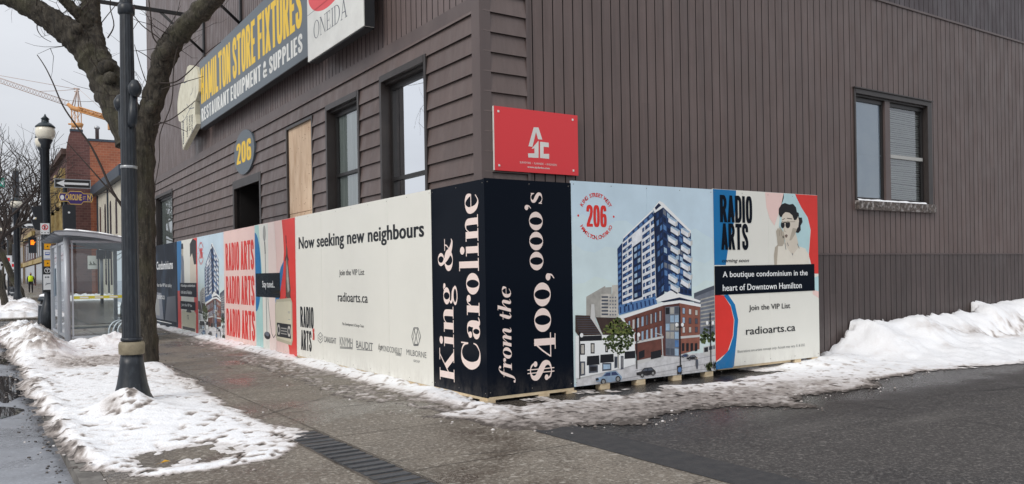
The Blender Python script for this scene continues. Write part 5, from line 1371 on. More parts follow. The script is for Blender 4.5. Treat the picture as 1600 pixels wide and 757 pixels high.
vtext('HAMILTON', 150, 590, 440, .17); vtext('STORE', 168, 545, 430, .17); vtext('FIXTURES', 186, 560, 425, .17); 
lo = GF3.px(*c3(122, 645)); hi = GF3.px(*c3(122, 475)); a.rect(lo[0], lo[1], lo[0] + .14, hi[1], PI_['ink'], 1)
a.text('EST. 1949', lo[0] + .02, lo[1] + .04, lo[0] + .12, hi[1] - .04, mi=PI_['s_white'], L=2, turn=True)
finish(a, 'lettering', cf)
b = MB(); b.fbox(street_frame(-.02), -15.35, -14.7, 5.2, 6.2, -0.22, 0.0); b.build('mount', M_signgrey, cf)
# oval number plate
ov = thing('house_number_plate', 'dark oval plate with the yellow street number over the entrance', 'sign', (FX, 10.1, 3.7))
b = MB(); OF = street_frame(FX - .06); b.prism(OF, [(-10.10 + .78*cos(t), 4.16 + .475*sin(t)) for t in np.linspace(0, 2*pi, 40)[:-1]], -.05, 0.0)
b.build('plate', M_signgrey, ov)
a = pa(OF); caps(a, '206', -10.68, 3.94, -9.54, 4.40, 's_yellow', 1, track=.09); finish(a, 'lettering', ov)
# red surveyor board on the side wall
aj = thing('company_sign', 'red square board with white letters on the side wall beside the corner', 'sign', (0.38, FY, 2.6))
AF = side_frame(FY - .055); C3 = crop(740, 0, 2.525)
q0 = AF.px(*C3(84, 672)); q1 = AF.px(*C3(410, 466)); zt = AF.px(*C3(84, 418))[1]
b = MB(); b.fbox(AF, q0[0], q1[0], q0[1], zt, -.028, 0, 0); b.fbox(AF, q0[0] - .006, q0[0] - .0005, q0[1], zt, -.028, -.001, 1)
for u in (q0[0] + .06, q1[0] - .08):
    for z in (q0[1] + .06, zt - .06): b.fbox(AF, u - .012, u + .012, z - .012, z + .012, .0005, .005, 1)
b.build('board', [M_red, M_signwhite], aj)
a = pa(AF)
J = lambda pts: a.ppg([C3(*q) for q in pts], 's_white', 1)
J([(216, 578), (237, 503), (256, 504), (271, 552), (254, 550), (246, 522), (232, 580)])
J([(228, 588), (256, 556), (256, 624), (216, 622), (214, 606), (240, 606), (240, 586)])
J([(262, 560), (296, 564), (297, 582), (276, 580), (276, 608), (298, 608), (298, 628), (262, 624)])
a.ptext('SURVEYORS  •  PLANNERS  •  ENGINEERS', C3(182, 645), C3(328, 648), c='s_white', L=1)
p_ = AF.px(*C3(182, 646)); r_ = AF.px(*C3(328, 656)); 
finish(a, 'lettering', aj)
a = pa(AF); a.text('www.ajclarke.com', AF.px(*C3(212, 664))[0], AF.px(*C3(212, 665))[1], AF.px(*C3(300, 664))[0], AF.px(*C3(212, 655))[1], mi=PI_['s_white'], L=1, bold=.02); finish(a, 'lettering', aj)

# steel sign brackets standing out from the street front
def bracket(y, zt, zb, out, label):
    t = thing('sign_bracket', label, 'bracket', (FX, y, zb), 'steel brackets on the street front')
    b = MB(); b.box((FX - out, y - .04, zt - .08), (FX - .055, y + .04, zt)); b.build('arm', M_steel, t)
    b = MB(); b.box((FX - .05, y - .05, zb - .1), (FX - .002, y + .05, zt + .06)); b.build('wall_plate', M_steel, t)
    b = MB(); b.tube([(FX - .04, y, zb), (FX - 1.05, y, zt - .06)], .035, 6); b.build('brace', M_steel, t)
    return t
bracket(13.7, 8.10, 7.18, 3.1, 'black steel bracket reaching over the pavement behind the tree limb')
bracket(10.3, 7.9, 7.0, 1.6, 'black steel bracket on the wall above the long grey sign')

# ------------------------------------------------------------------ foreground lamp post
M_pole = mat('pole_paint', srgb(31, 37, 45), 0.38, srgb(22, 27, 33), scale=3, stretch=(1, 1, .3), bump=0.05, color3=srgb(66, 72, 78), scale3=30, amt3=.3)
M_tan = mat('tan_strap', srgb(150, 140, 116), 0.6, srgb(120, 110, 90), scale=9)
M_alu = mat('bare_metal', srgb(170, 172, 174), 0.35, metal=0.7)
PX0, PY0 = -3.25, 2.55
lp = thing('lamp_post', 'dark fluted street lamp post standing in the front snow before the big tree', 'lamp post', (PX0, PY0, 0), 'lamp posts along the street')
b = MB(); b.lathe((PX0, PY0, 0), [(.235, -.05), (.225, .06), (.195, .12), (.165, .24), (.145, .36), (.130, .47), (.122, .57)], 24); b.build('base', M_pole, lp)
b = MB(); b.lathe((PX0, PY0, 0), [(.112, .57), (.100, .73), (.098, .8), (.092, 1.6), (.087, 2.7), (.080, 3.6), (.071, 4.55), (.062, 6.4)], 32, smooth=False, flute=1)
b.lathe((PX0, PY0, 0), [(.112, .735), (.118, .745), (.118, .765), (.108, .775)], 24)
b.build('shaft', M_pole, lp)
b = MB(); b.lathe((PX0, PY0, 0), [(.128, .58), (.140, .595), (.142, .69), (.130, .725)], 28); b.build('strap_band', M_tan, lp)
b = MB(); b.lathe((PX0, PY0, 0), [(.091, 2.725), (.093, 2.73), (.093, 2.752), (.091, 2.757)], 24); b.build('ring', M_alu, lp)
b = MB(); b.lathe((PX0, PY0, 0), [(.074, 4.50), (.092, 4.52), (.092, 4.60), (.074, 4.63)], 24); b.build('ring', M_pole, lp)
b = MB(); b.lathe((PX0, PY0, 0), [(.06, 6.4), (.14, 6.5), (.16, 6.56), (.10, 6.62)], 20); b.build('globe_collar', M_pole, lp)
b = MB(); b.lathe((PX0, PY0, 0), [(.10, 6.62), (.20, 6.74), (.225, 6.9), (.19, 7.06), (.14, 7.12), (.19, 7.15), (.1, 7.27), (.02, 7.38)], 20)
b.build('globe', mat('lamp_globe', srgb(232, 228, 214), .3), lp)
for s_, zb_ in ((1, 3.20), (-1, 3.08)):
    d2 = (-FW * .62 + RT * .78) * s_; dx, dy = d2[0], d2[1]
    b = MB(); bx, by = PX0 + dx * .085, PY0 + dy * .085
    b.tube([(bx, by, zb_), (bx + dx*.02, by + dy*.02, zb_ + .05), (bx + dx*.06, by + dy*.06, zb_ + .36)], [.045, .055, .042], 12)
    b.lathe((bx + dx*.09, by + dy*.09, zb_ + .33), [(.03, 0), (.05, .02), (.066, .05), (.074, .09), (.074, .12), (.06, .15), (.045, .17), (.04, .185), (.015, .20)], 14)
    b.build('banner_holder', M_pole, lp)

# ------------------------------------------------------------------ big street tree
def bark_mat():
    m = bpy.data.materials.new('bark'); m.use_nodes = True; t = node_tools(m)
    rid = t.noise(9, (2.4, 2.4, .45), 7, .7); big = t.noise(1.4, (1, 1, 1), 4)
    c = t.mix(t.rng(rid, .36, .62), srgb(34, 31, 28), srgb(80, 74, 64))
    c = t.mix(t.rng(big, .50, .66, 0, .55), c, srgb(76, 76, 50)); c = t.mix(t.rng(t.noise(40, (1, 1, .5), 3), .58, .68, 0, .5), c, srgb(112, 106, 94))
    t.l.new(c, t.p.inputs['Base Color']); t.p.inputs['Roughness'].default_value = .9
    bp = t.n.new('ShaderNodeBump'); bp.inputs['Strength'].default_value = 1.0; bp.inputs['Distance'].default_value = .03; t.l.new(rid, bp.inputs['Height']); t.l.new(bp.outputs[0], t.p.inputs['Normal'])
    MATS['bark'] = m; return m
M_bark = bark_mat()
M_twig = mat('twig_bark', srgb(58, 50, 46), 0.9)
TD = 13.08; PXM = 1263 / TD
def tp(px, py, dd=0.0): return at_depth(px, py, TD + dd)
tr = thing('street_tree', 'bare forked street tree with thick dark limbs right behind the foreground lamp post', 'tree', (-2.54, 6.4, 0), 'bare street trees')
def limb(b, pts, rr, n=18, wob=.16, seed=1, sub=5, ridge=0.0):
    """pts: (px, py, depth offset) joints; rr: radii in photo points"""
    P = [pts[0]] + list(pts) + [pts[-1]]; R = [rr[0]] + list(rr) + [rr[-1]]; out = []; rad = []
    for i in range(1, len(P) - 2):
        for k in range(sub):
            t = k / sub; q = []
            for c in range(3):
                a_, b_, d_, e_ = P[i-1][c], P[i][c], P[i+1][c], P[i+2][c]
                q.append(.5*((2*b_)+(-a_+d_)*t+(2*a_-5*b_+4*d_-e_)*t*t+(-a_+3*b_-3*d_+e_)*t**3))
            out.append(tp(*q)); rad.append((R[i] + (R[i+1] - R[i]) * t) / PXM)
    out.append(tp(*pts[-1])); rad.append(rr[-1] / PXM)
    b.tube(out, rad, n, wob=wob, seed=seed, ridge=ridge)
    return out
b = MB()
limb(b, [(219, 588, 0), (218, 560, 0), (218, 480, 0), (218, 380, 0), (217, 300, 0), (216, 250, 0), (214, 215, 0), (208, 190, 0)], [34, 26, 23.5, 22.5, 22.5, 23, 27, 26], 64, .10, 1, 14, .055)
b.build('trunk', M_bark, tr)
limbs = [([(210, 222, 0), (199, 196, .0), (184, 160, .05), (165, 120, .1), (140, 84, .1), (108, 52, .0), (70, 25, -.1), (22, -2, -.2), (-30, -18, -.3)], [25, 27, 27, 25, 22, 20, 17, 15, 13], 2),
         ([(152, 95, .1), (147, 70, .2), (143, 40, .35), (141, 0, .5), (140, -50, .7)], [17, 16, 14.5, 13.5, 12], 3),
         ([(140, 50, .2), (127, 28, .1), (110, 10, 0), (92, -8, -.1), (70, -40, -.2)], [10, 8.5, 8, 7, 6], 4),
         ([(218, 222, 0), (232, 182, .05), (243, 145, .0), (251, 110, -.1), (262, 78, -.2), (283, 50, -.35), (312, 20, -.5), (348, -18, -.7), (380, -60, -.9)], [20, 17, 16, 15.5, 17, 15, 14, 13, 11], 5)]
paths = []
b = MB()
for pts, rr, sd in limbs: paths.append((limb(b, pts, rr, 48, .20, sd, 12, .055), rr))
for (x, y, r, dd) in ((258, 82, 13, -.3), (237, 165, 10, -.1), (165, 105, 13, -.1), (172, 122, 11, -.15), (235, 170, 9, -.2), (120, 45, 10, -.1), (196, 168, 8, -.2), (268, 62, 9, -.3)):
    limb(b, [(x - r*.5, y + r*.6, dd), (x, y, dd - .05), (x + r*.3, y - r*.5, dd)], [r*.5, r*.9, r*.45], 16, .3, x, 5, .05)
b.build('limb', M_bark, tr)
b = MB()
def twig(pts, r0, r1=0.6, sd=0, w=0.0):
    n = len(pts); limb(b, [(p[0], p[1], (p[2] if len(p) > 2 else 0)) for p in pts], [r0 + (r1 - r0) * i / (n - 1) for i in range(n)], 6, 0, sd, 4)
twig([(208, 345, -.2), (190, 322, -.3), (172, 292, -.4), (158, 260, -.4), (140, 225, -.4), (118, 195, -.4), (98, 165, -.4), (82, 128, -.4), (70, 104, -.4), (58, 86, -.4)], 2.1, .6)
twig([(208, 335, -.2), (182, 310, -.3), (160, 285, -.3), (140, 262, -.3), (120, 240, -.3), (104, 222, -.3)], 1.6, .5)
twig([(178, 300, -.3), (160, 302, -.3), (140, 312, -.3)], .9, .4)
twig([(285, 48, -.3), (272, 100, -.4), (268, 160, -.4), (250, 210, -.4), (249, 250, -.4), (240, 300, -.4)], 1.0, .5)
twig([(240, 196, -.1), (265, 188, -.2), (288, 172, -.3), (305, 158, -.4)], 1.1, .5); twig([(246, 190, -.1), (268, 196, -.2), (292, 206, -.3)], .9, .4)
twig([(250, 130, -.2), (275, 128, -.3), (300, 108, -.4), (322, 84, -.5), (345, 66, -.5)], 1.2, .5); twig([(252, 140, -.2), (290, 128, -.3), (318, 120, -.3)], .9, .4); twig([(262, 84, -.3), (240, 60, -.3), (236, 30, -.3), (232, -5, -.3)], 1.5, .8)
twig([(268, 78, -.3), (246, 58, -.4), (222, 40, -.4), (206, 20, -.4)], 1.2, .6); twig([(250, 110, -.2), (232, 90, -.2), (212, 78, -.2)], 1.1, .5); twig([(240, 150, 0), (225, 120, .1), (210, 70, .1)], 1.0, .5)
twig([(168, 60, .3), (178, 40, .3), (172, 10, .3), (176, -20, .3)], 1.1, .6); twig([(60, 30, 0), (58, 45, 0), (66, 58, 0), (80, 66, 0)], .9, .4)
rg = random.Random(21)
for pth, rr in paths:
    for k in range(16):
        i = rg.randrange(10, len(pth) - 1); p0 = Vector(pth[i])
        d = Vector((rg.gauss(0, 1), rg.gauss(0, .8), rg.gauss(.5, .8))).normalized()
        L = rg.uniform(.5, 1.5); pts = [p0]; q = p0.copy()
        for s in range(6):
            d = (d + Vector((rg.gauss(0, .28), rg.gauss(0, .28), rg.gauss(.06, .25)))).normalized(); q = q + d * L / 6; pts.append(q.copy())
        r = rg.uniform(.005, .010)
        b.tube(pts, [r * (1 - .7 * j / 6) for j in range(7)], 5)
        for m in range(2):
            j = rg.randrange(2, 6); d2 = (d + Vector((rg.gauss(0, .9), rg.gauss(0, .9), rg.gauss(.2, .7)))).normalized(); q = pts[j].copy(); sp = [q.copy()]
            for s in range(4):
                d2 = (d2 + Vector((rg.gauss(0, .25), rg.gauss(0, .25), rg.gauss(.05, .2)))).normalized(); q = q + d2 * L / 9; sp.append(q.copy())
            b.tube(sp, [r * .55 * (1 - .6 * j2 / 4) for j2 in range(5)], 4)
b.build('crown', M_twig, tr)

# ------------------------------------------------------------------ bus shelter
M_frame = mat('shelter_frame', srgb(176, 180, 186), 0.4, metal=0.25)
M_roofw = mat('shelter_roof', srgb(150, 154, 160), 0.45)
M_sglass = glass_mat('shelter_glass', (0.90, 0.95, 0.95, 1), 0.035, rough=0.015)
sh = thing('bus_shelter', 'glass bus shelter with silver posts and a curved roof beside the kerb', 'bus shelter', (-2.3, 15, 0))
XA, XB, YA, YB = -3.05, -1.56, 12.75, 16.7
b = MB()
def post(x, y, w=.045, z1=2.36): b.box((x - w, y - w, -.02), (x + w, y + w, z1))
b.lathe((XA, YA, 0), [(.062, -.02), (.062, 2.40)], 16)
b.build('post', M_frame, sh)
for (x, y) in ((XB, YA), (XA, YB), (XB, YB), (XA, (YA + YB) / 2), (XB, (YA + YB) / 2)):
    b = MB(); post(x, y); b.build('post', M_frame, sh)
b = MB()
for z in (.14, 2.28):
    b.box((XA + .08, YA - .02, z), (XB - .05, YA + .02, z + .05)); b.box((XA - .02, YA + .09, z), (XA + .02, YB - .05, z + .05)); b.box((XB - .02, YA + .05, z), (XB + .02, YB - .05, z + .05)); b.box((XA + .05, YB - .02, z), (XB - .05, YB + .02, z + .05))
b.box((XA + .09, YA - .018, .2), (XA + .125, YA + .018, 2.27)); b.build('rail', M_frame, sh)
for q in ([(XA + .13, YA, .19), (XB - .05, YA, .19), (XB - .05, YA, 2.28), (XA + .13, YA, 2.28)], [(XA, YA + .09, .19), (XA, YB - .05, .19), (XA, YB - .05, 2.28), (XA, YA + .09, 2.28)],
          [(XB, YA + .05, .19), (XB, YB - .05, .19), (XB, YB - .05, 2.28), (XB, YA + .05, 2.28)], [(XA + .05, YB, .19), (XB - .05, YB, .19), (XB - .05, YB, 2.28), (XA + .05, YB, 2.28)]):
    b = MB(); b.poly(q); b.build('glass_panel', M_sglass, sh)
b = MB(); b.box((XA + .13, YA - .008, 1.02), (XB - .05, YA - .004, 1.085), 0)
for k in range(5): b.box((XA + .25 + .30*k, YA - .011, 1.035), (XA + .42 + .30*k, YA - .0085, 1.07), 1)
b.build('safety_stripe', [mat('stripe_yellow', srgb(206, 196, 60), .5), M_signwhite], sh)
rx = [(-3.30, 2.525), (-3.2, 2.54), (-3.05, 2.545), (-2.8, 2.53), (-2.4, 2.485), (-2.0, 2.41), (-1.6, 2.32), (-1.25, 2.21)]
b = MB(); Y0r, Y1r = YA - .28, YB + .3
for (p0, p1) in zip(rx[:-1], rx[1:]):
    b.add([(p0[0], Y0r, p0[1]), (p1[0], Y0r, p1[1]), (p1[0], Y1r, p1[1]), (p0[0], Y1r, p0[1]), (p0[0], Y0r + .02, p0[1] - .03), (p1[0], Y0r + .02, p1[1] - .03), (p1[0], Y1r, p1[1] - .03), (p0[0], Y1r, p0[1] - .03)],
          [(0,1,2,3), (4,7,6,5), (0,4,5,1), (2,6,7,3)])
b.build('roof', M_roofw, sh)
for k in range(6):
    b = MB(); yy = Y0r + .01 + (Y1r - Y0r - .1) * k / 5
    for (p0, p1) in zip(rx[:-1], rx[1:]):
        dz0 = .11 if p0[0] > -3.25 else .05; dz1 = .11 if p1[0] > -3.25 else .05
        b.add([(p0[0], yy, p0[1] - .032), (p1[0], yy, p1[1] - .032), (p1[0], yy + .05, p1[1] - .032), (p0[0], yy + .05, p0[1] - .032), (p0[0], yy, p0[1] - dz0), (p1[0], yy, p1[1] - dz1), (p1[0], yy + .05, p1[1] - dz1), (p0[0], yy + .05, p0[1] - dz0)],
              [(0,1,2,3), (4,7,6,5), (0,4,5,1), (2,3,7,6)])
    b.build('roof_rib', M_frame, sh)
b = MB()
for (p0, p1) in zip(rx[2:-1], rx[3:]):
    b.add([(p0[0], Y0r + .3, p0[1] + .004), (p1[0], Y0r + .3, p1[1] + .004), (p1[0], Y1r - .2, p1[1] + .004), (p0[0], Y1r - .2, p0[1] + .004), (p0[0], Y0r + .34, p0[1] + .05), (p1[0], Y0r + .34, p1[1] + .05), (p1[0], Y1r - .24, p1[1] + .05), (p0[0], Y1r - .24, p0[1] + .05)],
          [(4,5,6,7), (0,1,5,4), (1,2,6,5), (2,3,7,6), (3,0,4,7)], 0, True)
tag(b.build('snow_patch', M_snow), 'thin snow lying on the curved roof of the bus shelter', kind='stuff')
# notice inside the shelter's kerb side
b = MB(); b.box((XA - .012, 15.7, 1.05), (XA - .003, 16.2, 1.75)); b.build('notice', mat('notice_blue', srgb(70, 92, 110), .4), sh)

M_rack = mat('rack_steel', srgb(172, 184, 190), 0.4, metal=.3)
rk = thing('bike_rack', 'low silver hoop rack in front of the shelter glass', 'bike rack', (-2.0, 12.3, 0))
for k in range(3):
    b = MB(); yy = 12.45 - .16 * k; x0 = -2.26 + .07 * k; w = .42
    pts = [(x0, yy, 0), (x0, yy, .28)] + [(x0 + w/2 - w/2*cos(t), yy, .28 + .24*sin(t)) for t in np.linspace(.2, pi - .2, 9)] + [(x0 + w, yy, .28), (x0 + w, yy, 0)]
    b.tube(pts, .022, 8); b.build('hoop', M_rack, rk)
b = MB(); b.box((-2.06, 12.06, .16), (-1.78, 12.075, .34)); b.build('plate', mat('rack_plate', srgb(120, 124, 126), .5), rk)

# ------------------------------------------------------------------ lamp posts up the street
M_globe = mat('globe_glass', srgb(238, 232, 214), 0.25, coat=.3)
M_cap = mat('lamp_cap', srgb(30, 44, 50), 0.4)
def lamp(x, y, zc, r, label, pr=.10, z0=0.0):
    t = thing('lamp_post', label, 'lamp post', (x, y, z0), 'lamp posts along the street')
    zc -= z0
    b = MB(); b.lathe((x, y, z0), [(.24, -.1), (.22, .5), (.15, .75), (pr, .95), (pr, zc - r*1.9), (pr*1.3, zc - r*1.85), (pr*1.25, zc - r*1.45), (r*.75, zc - r*.95), (r*.72, zc - r*.85)], 14); b.build('pole', M_pole, t)
    b = MB(); b.lathe((x, y, z0), [(r*.70, zc - r*.84), (r*.95, zc - r*.5), (r*1.03, zc), (r*.98, zc + r*.3), (r*.86, zc + r*.55)], 18); b.build('globe', M_globe, t)
    b = MB(); b.lathe((x, y, z0), [(r*1.02, zc + r*.5), (r*.98, zc + r*.62), (r*.62, zc + r*.95), (r*.40, zc + r*1.05), (r*.36, zc + r*1.4), (r*.45, zc + r*1.45), (r*.14, zc + r*1.75), (r*.05, zc + r*2.0)], 16); b.build('cap', M_cap, t)
    return t
lamp(-2.95, 19.95, 5.86, .265, 'dark lamp post with a white globe behind the shelter, carrying the bus stop plates')
lamp(-2.80, 23.4, 6.08, .235, 'second globe lamp half hidden behind the nearest globe lamp', .09)
lamp(-2.78, 45.0, 5.75, .285, 'far globe lamp with a low white ball left of the shelter', .15, .1)
lamp(-2.6, 78.0, 6.1, .28, 'smallest globe lamp farthest up the street under the bare trees', .14, .4)

# traffic signal pole with plates behind the shelter
M_sigblk = mat('signal_black', srgb(36, 40, 46), 0.5)
PKEYS += ['plate_black', 'plate_white', 'plate_violet', 'plate_gold', 'plate_orange', 'plate_blue', 'plate_green', 'plate_alu']
PAL.update(plate_black=mat('plate_black', srgb(28, 28, 30), .4), plate_white=mat('plate_white', srgb(228, 230, 232), .4), plate_violet=mat('plate_violet', srgb(64, 44, 112), .4), plate_gold=mat('plate_gold', srgb(222, 186, 96), .5),
           plate_orange=mat('plate_orange', srgb(240, 170, 20), .4), plate_blue=mat('plate_blue', srgb(60, 90, 170), .4), plate_green=mat('plate_green', srgb(20, 150, 130), .4), plate_alu=mat('plate_alu', srgb(150, 154, 158), .4))
PI_ = {k: i for i, k in enumerate(PKEYS)}
BF = side_frame(19.0)
def plate(parent, name, fr, tl, br, face, edge=None, th=.012, border=None):
    q0 = fr.px(*tl); q1 = fr.px(*br)
    b = MB(); b.fbox(fr, q0[0], q1[0], q1[1], q0[1], -th, 0)
    o = b.build(name, PAL[edge or face], parent)
    a = pa(fr); e = (border or .0)
    if border: a.rect(q0[0] + e, q1[1] + e, q1[0] - e, q0[1] - e, PI_[face], 0)
    return o, a, (q0[0], q1[1], q1[0], q0[1])
tsx, tsy = at_depth(104, 440, 23.6)[:2]
ts = thing('traffic_signal', 'traffic signal on a dark pole behind the shelter, seen from the back', 'traffic signal', (tsx, tsy, 0), 'traffic signals at the crossing')
b = MB(); b.lathe((tsx, tsy, 0), [(.07, 0), (.06, 4.3)], 12); b.build('pole', M_pole, ts)
BF = side_frame(tsy - .08)
q0 = BF.px(97.5, 322); q1 = BF.px(118, 359)
b = MB(); b.fbox(BF, q0[0], q1[0], q1[1], q0[1], -.05, .16); b.fbox(BF, q0[0] - .01, q1[0] + .01, (q0[1] + q1[1]) / 2, (q0[1] + q1[1]) / 2 + .012, -.05, .165); b.fbox(BF, q0[0] + .02, q1[0] - .02, q0[1], q0[1] + .03, -.04, .14)
hd = b.build('signal_head', M_sigblk, ts)
a = pa(BF, dst=side_frame(tsy - .24)); a.pdisc((107, 333), .03, 'plate_white', 1); finish(a, 'badge', hd)
SFr = side_frame(tsy - .10)
ow = thing('one_way_sign', 'black plate with a white left arrow above the street name plate', 'sign', (tsx, tsy - .1, 4.1), 'one way arrows')
o_, a, (u0, v0, u1, v1) = plate(ow, 'plate', SFr, (84.5, 279), (142, 295.5), 'plate_black', 'plate_alu', border=.025)
w_, h_ = u1 - u0, v1 - v0
a.pg([(u0 + .05, (v0 + v1)/2), (u0 + .27, v1 - .03), (u0 + .25, v1 - .10), (u1 - .06, v1 - .10), (u1 - .06, v0 + .10), (u0 + .25, v0 + .10), (u0 + .27, v0 + .03)], PI_['plate_white'], 2); finish(a, 'arrow', ow)
sn = thing('street_name_sign', 'violet street name plate with gold letters under the near left arrow', 'sign', (tsx, tsy - .1, 3.7))
q0 = SFr.px(93, 318); q1 = SFr.px(143.5, 301)
u0, v0, u1, v1 = q0[0], q0[1], q1[0], q1[1]; um = (u0 + u1) / 2; h_ = v1 - v0
def sname(e): return [(u0 + e, v0 + .06 + e), (um - .2, v0 + .06 + e), (um - .14, v0 + e - .02), (um + .14, v0 + e - .02), (um + .2, v0 + .06 + e), (u1 - e, v0 + .06 + e), (u1 + .03 - e, (v0 + v1)/2), (u1 - e, v1 - .04 - e), (um + .2, v1 - .04 - e), (um + .14, v1 - e + .02), (um - .14, v1 - e + .02), (um - .2, v1 - .04 - e), (u0 + e, v1 - .04 - e), (u0 - .03 + e, (v0 + v1)/2)]
b = MB(); b.prism(SFr, sname(0), -.012, 0); b.build('plate', PAL['plate_gold'], sn)
a = pa(SFr); a.pg(sname(.018), PI_['plate_violet'], 1); a.text('CAROLINE', u0 + .15, v0 + .10, u1 - .27, v1 - .07, mi=PI_['plate_gold'], L=3, bold=.03); a.text('ST.', u1 - .24, v0 + .13, u1 - .15, v1 - .12, mi=PI_['plate_gold'], L=3); a.text('N', u1 - .12, v0 + .10, u1 - .03, v1 - .07, mi=PI_['plate_gold'], L=3, bold=.03)
a.disc(u0 + .07, (v0 + v1)/2, .05, .07, PI_['plate_white'], 3); finish(a, 'lettering', sn)

# plates on the nearest globe lamp post
LFm = side_frame(19.80)
np_ = thing('no_parking_sign', 'square white no stopping plate high on the nearest globe lamp post', 'sign', (-3.0, 19.8, 2.9), 'small plates on the lamp post')
o_, a, (u0, v0, u1, v1) = plate(np_, 'plate', LFm, (63, 349), (77.5, 366.5), 'plate_white')
um, vm = (u0 + u1)/2, v1 - .12
for k in range(20):
    t0, t1 = 2*pi*k/20, 2*pi*(k+1)/20
    a.pg([(um + .085*cos(t0), vm + .085*sin(t0)), (um + .085*cos(t1), vm + .085*sin(t1)), (um + .062*cos(t1), vm + .062*sin(t1)), (um + .062*cos(t0), vm + .062*sin(t0))], PI_['s_red'], 1)
a.pg([(um - .03, vm - .05), (um + .01, vm - .05), (um + .02, vm + .05), (um - .02, vm + .05)], PI_['plate_black'], 1); a.ribbon([(um - .055, vm + .055), (um + .055, vm - .055)], .022, PI_['s_red'], 2)
for k in (-1, 0, 1): a.rect(um + k*.08 - .015, v0 + .035, um + k*.08 + .015, v0 + .06, PI_['plate_black'], 1)
finish(a, 'marks', np_)
bs = thing('bus_stop_sign', 'stack of yellow, white and black bus stop plates on the nearest globe lamp post', 'sign', (-2.9, 19.8, .8), 'small plates on the lamp post')
for (tl, br, c, kind) in (((69, 381), (79.5, 390), 'plate_orange', 'x'), ((68, 391), (80, 406), 'plate_white', 'bus'), ((69, 407), (80, 416.5), 'plate_orange', 'x'), ((67.5, 417), (80.5, 429), 'plate_black', 'T'), ((67.5, 429.3), (80.5, 453), 'plate_white', 'map'), ((67.5, 453.3), (80.5, 457), 'plate_black', '')):
    o_, a, (u0, v0, u1, v1) = plate(bs, 'plate', LFm, tl, br, c); um, vm = (u0 + u1)/2, (v0 + v1)/2
    if kind == 'x': a.disc(um, vm, .02, .02, PI_['plate_black'], 1)
    if kind == 'bus':
        a.rect(um - .06, vm - .01, um + .06, vm + .08, PI_['plate_blue'], 1); a.rect(um - .048, vm + .025, um + .048, vm + .065, PI_['plate_white'], 2); a.rect(u0 + .01, v0 + .015, u1 - .01, v0 + .03, PI_['plate_blue'], 1)
    if kind == 'T':
        a.disc(um, vm, .08, .08, PI_['plate_white'], 1); a.disc(um, vm, .064, .064, PI_['plate_black'], 2); a.rect(um - .04, vm + .022, um + .04, vm + .04, PI_['plate_white'], 3); a.rect(um - .01, vm - .045, um + .01, vm + .03, PI_['plate_white'], 3)
    if kind == 'map':
        for s_ in range(7):
            a.ribbon([(u0 + .05 + .02*s_, vm - .10 + .012*s_), (u0 + .08 + .02*s_, vm - .02 - .01*(s_ % 3)), (u0 + .11 + .015*s_, vm - .06)], .008, PI_['grey2'], 1)
        a.rect(um - .06, v1 - .10, um - .02, v1 - .06, PI_['grey2'], 1); a.rect(um + .0, v1 - .10, um + .05, v1 - .06, PI_['grey2'], 1)
    if a.f: finish(a, 'marks', bs)

# litter bin
bx, by = on_ground(75.5, 509)[:2]
bn = thing('litter_bin', 'dark round litter bin with a snow cap between shelter and lamp post', 'bin', (bx, by, 0))
b = MB(); b.lathe((bx, by, 0), [(.26, 0), (.27, .1), (.275, .62), (.27, .66)], 22); b.build('body', mat('bin_black', srgb(34, 42, 50), .45), bn)
b = MB(); b.lathe((bx, by, 0), [(.2, .66), (.2, .80)], 16); b.build('opening', M_inside, bn)
b = MB(); b.lathe((bx, by, 0), [(.285, .80), (.285, .86), (.24, .93), (.05, .96)], 22); b.build('lid', mat('bin_lid', srgb(40, 50, 58), .45), bn)
b = MB(); b.lathe((bx, by, 0), [(.286, .645), (.288, .65), (.288, .675), (.286, .68)], 22); b.build('band', M_alu, bn)
b = MB(); f_ = side_frame(by - .285); q0 = f_.px(82, 504); b.fbox(f_, q0[0] - .07, q0[0] + .09, .12, .36, -.05, .0); b.build('sticker', M_signwhite, bn)
b = MB(); b.lathe((bx, by, .93), [(.24, 0), (.25, .03), (.2, .075), (.08, .1)], 18); tag(b.build('snow_cap', M_snow), 'snow heaped on the lid of the litter bin', kind='stuff')

# far signal pole, pedestrian signal, arrows
fx, fy = at_depth(27.5, 440, 58)[:2]
fp = thing('signal_pole', 'tall dark pole with a yellow push button left of the shelter', 'pole', (fx, fy, .1))
b = MB(); b.lathe((fx, fy, .1), [(.36, -.1), (.36, .55), (.24, .65), (.22, 1.6), (.20, 9.2)], 14); b.build('pole', M_pole, fp)
b = MB(); b.lathe((fx, fy, .1), [(.21, 9.2), (.17, 9.4), (.05, 9.5)], 12); b.build('cap', mat('cap_grey', srgb(150, 152, 150), .5), fp)
ff_ = side_frame(fy - .26)
b = MB(); q0 = ff_.px(26, 450); q1 = ff_.px(32, 438); b.fbox(ff_, q0[0], q1[0], q0[1], q1[1], -.06, .05); pb = b.build('push_button', PAL['plate_orange'], fp)
b = MB(); q = ff_.px(29, 446); b.fbox(ff_, q[0] - .06, q[0] + .06, q[1] - .06, q[1] + .06, .051, .08); b.build('button', M_sigblk, pb)
b = MB(); p0 = ff_.px(30, 352); b.tube([(fx, fy, p0[1]), (fx + .9, fy - .1, p0[1])], .03, 6); b.tube([(fx, fy, ff_.px(50, 378)[1]), (fx + 1.05, fy - .1, ff_.px(50, 378)[1])], .04, 6); b.tube([(fx, fy, ff_.px(3, 284)[1]), (fx - 1.3, fy - .1, ff_.px(3, 284)[1])], .04, 6); b.build('arm', M_pole, fp)
ps = thing('pedestrian_signal', 'black pedestrian signal showing a lit orange hand', 'traffic signal', (fx + 1, fy, 3.8), 'traffic signals at the crossing')
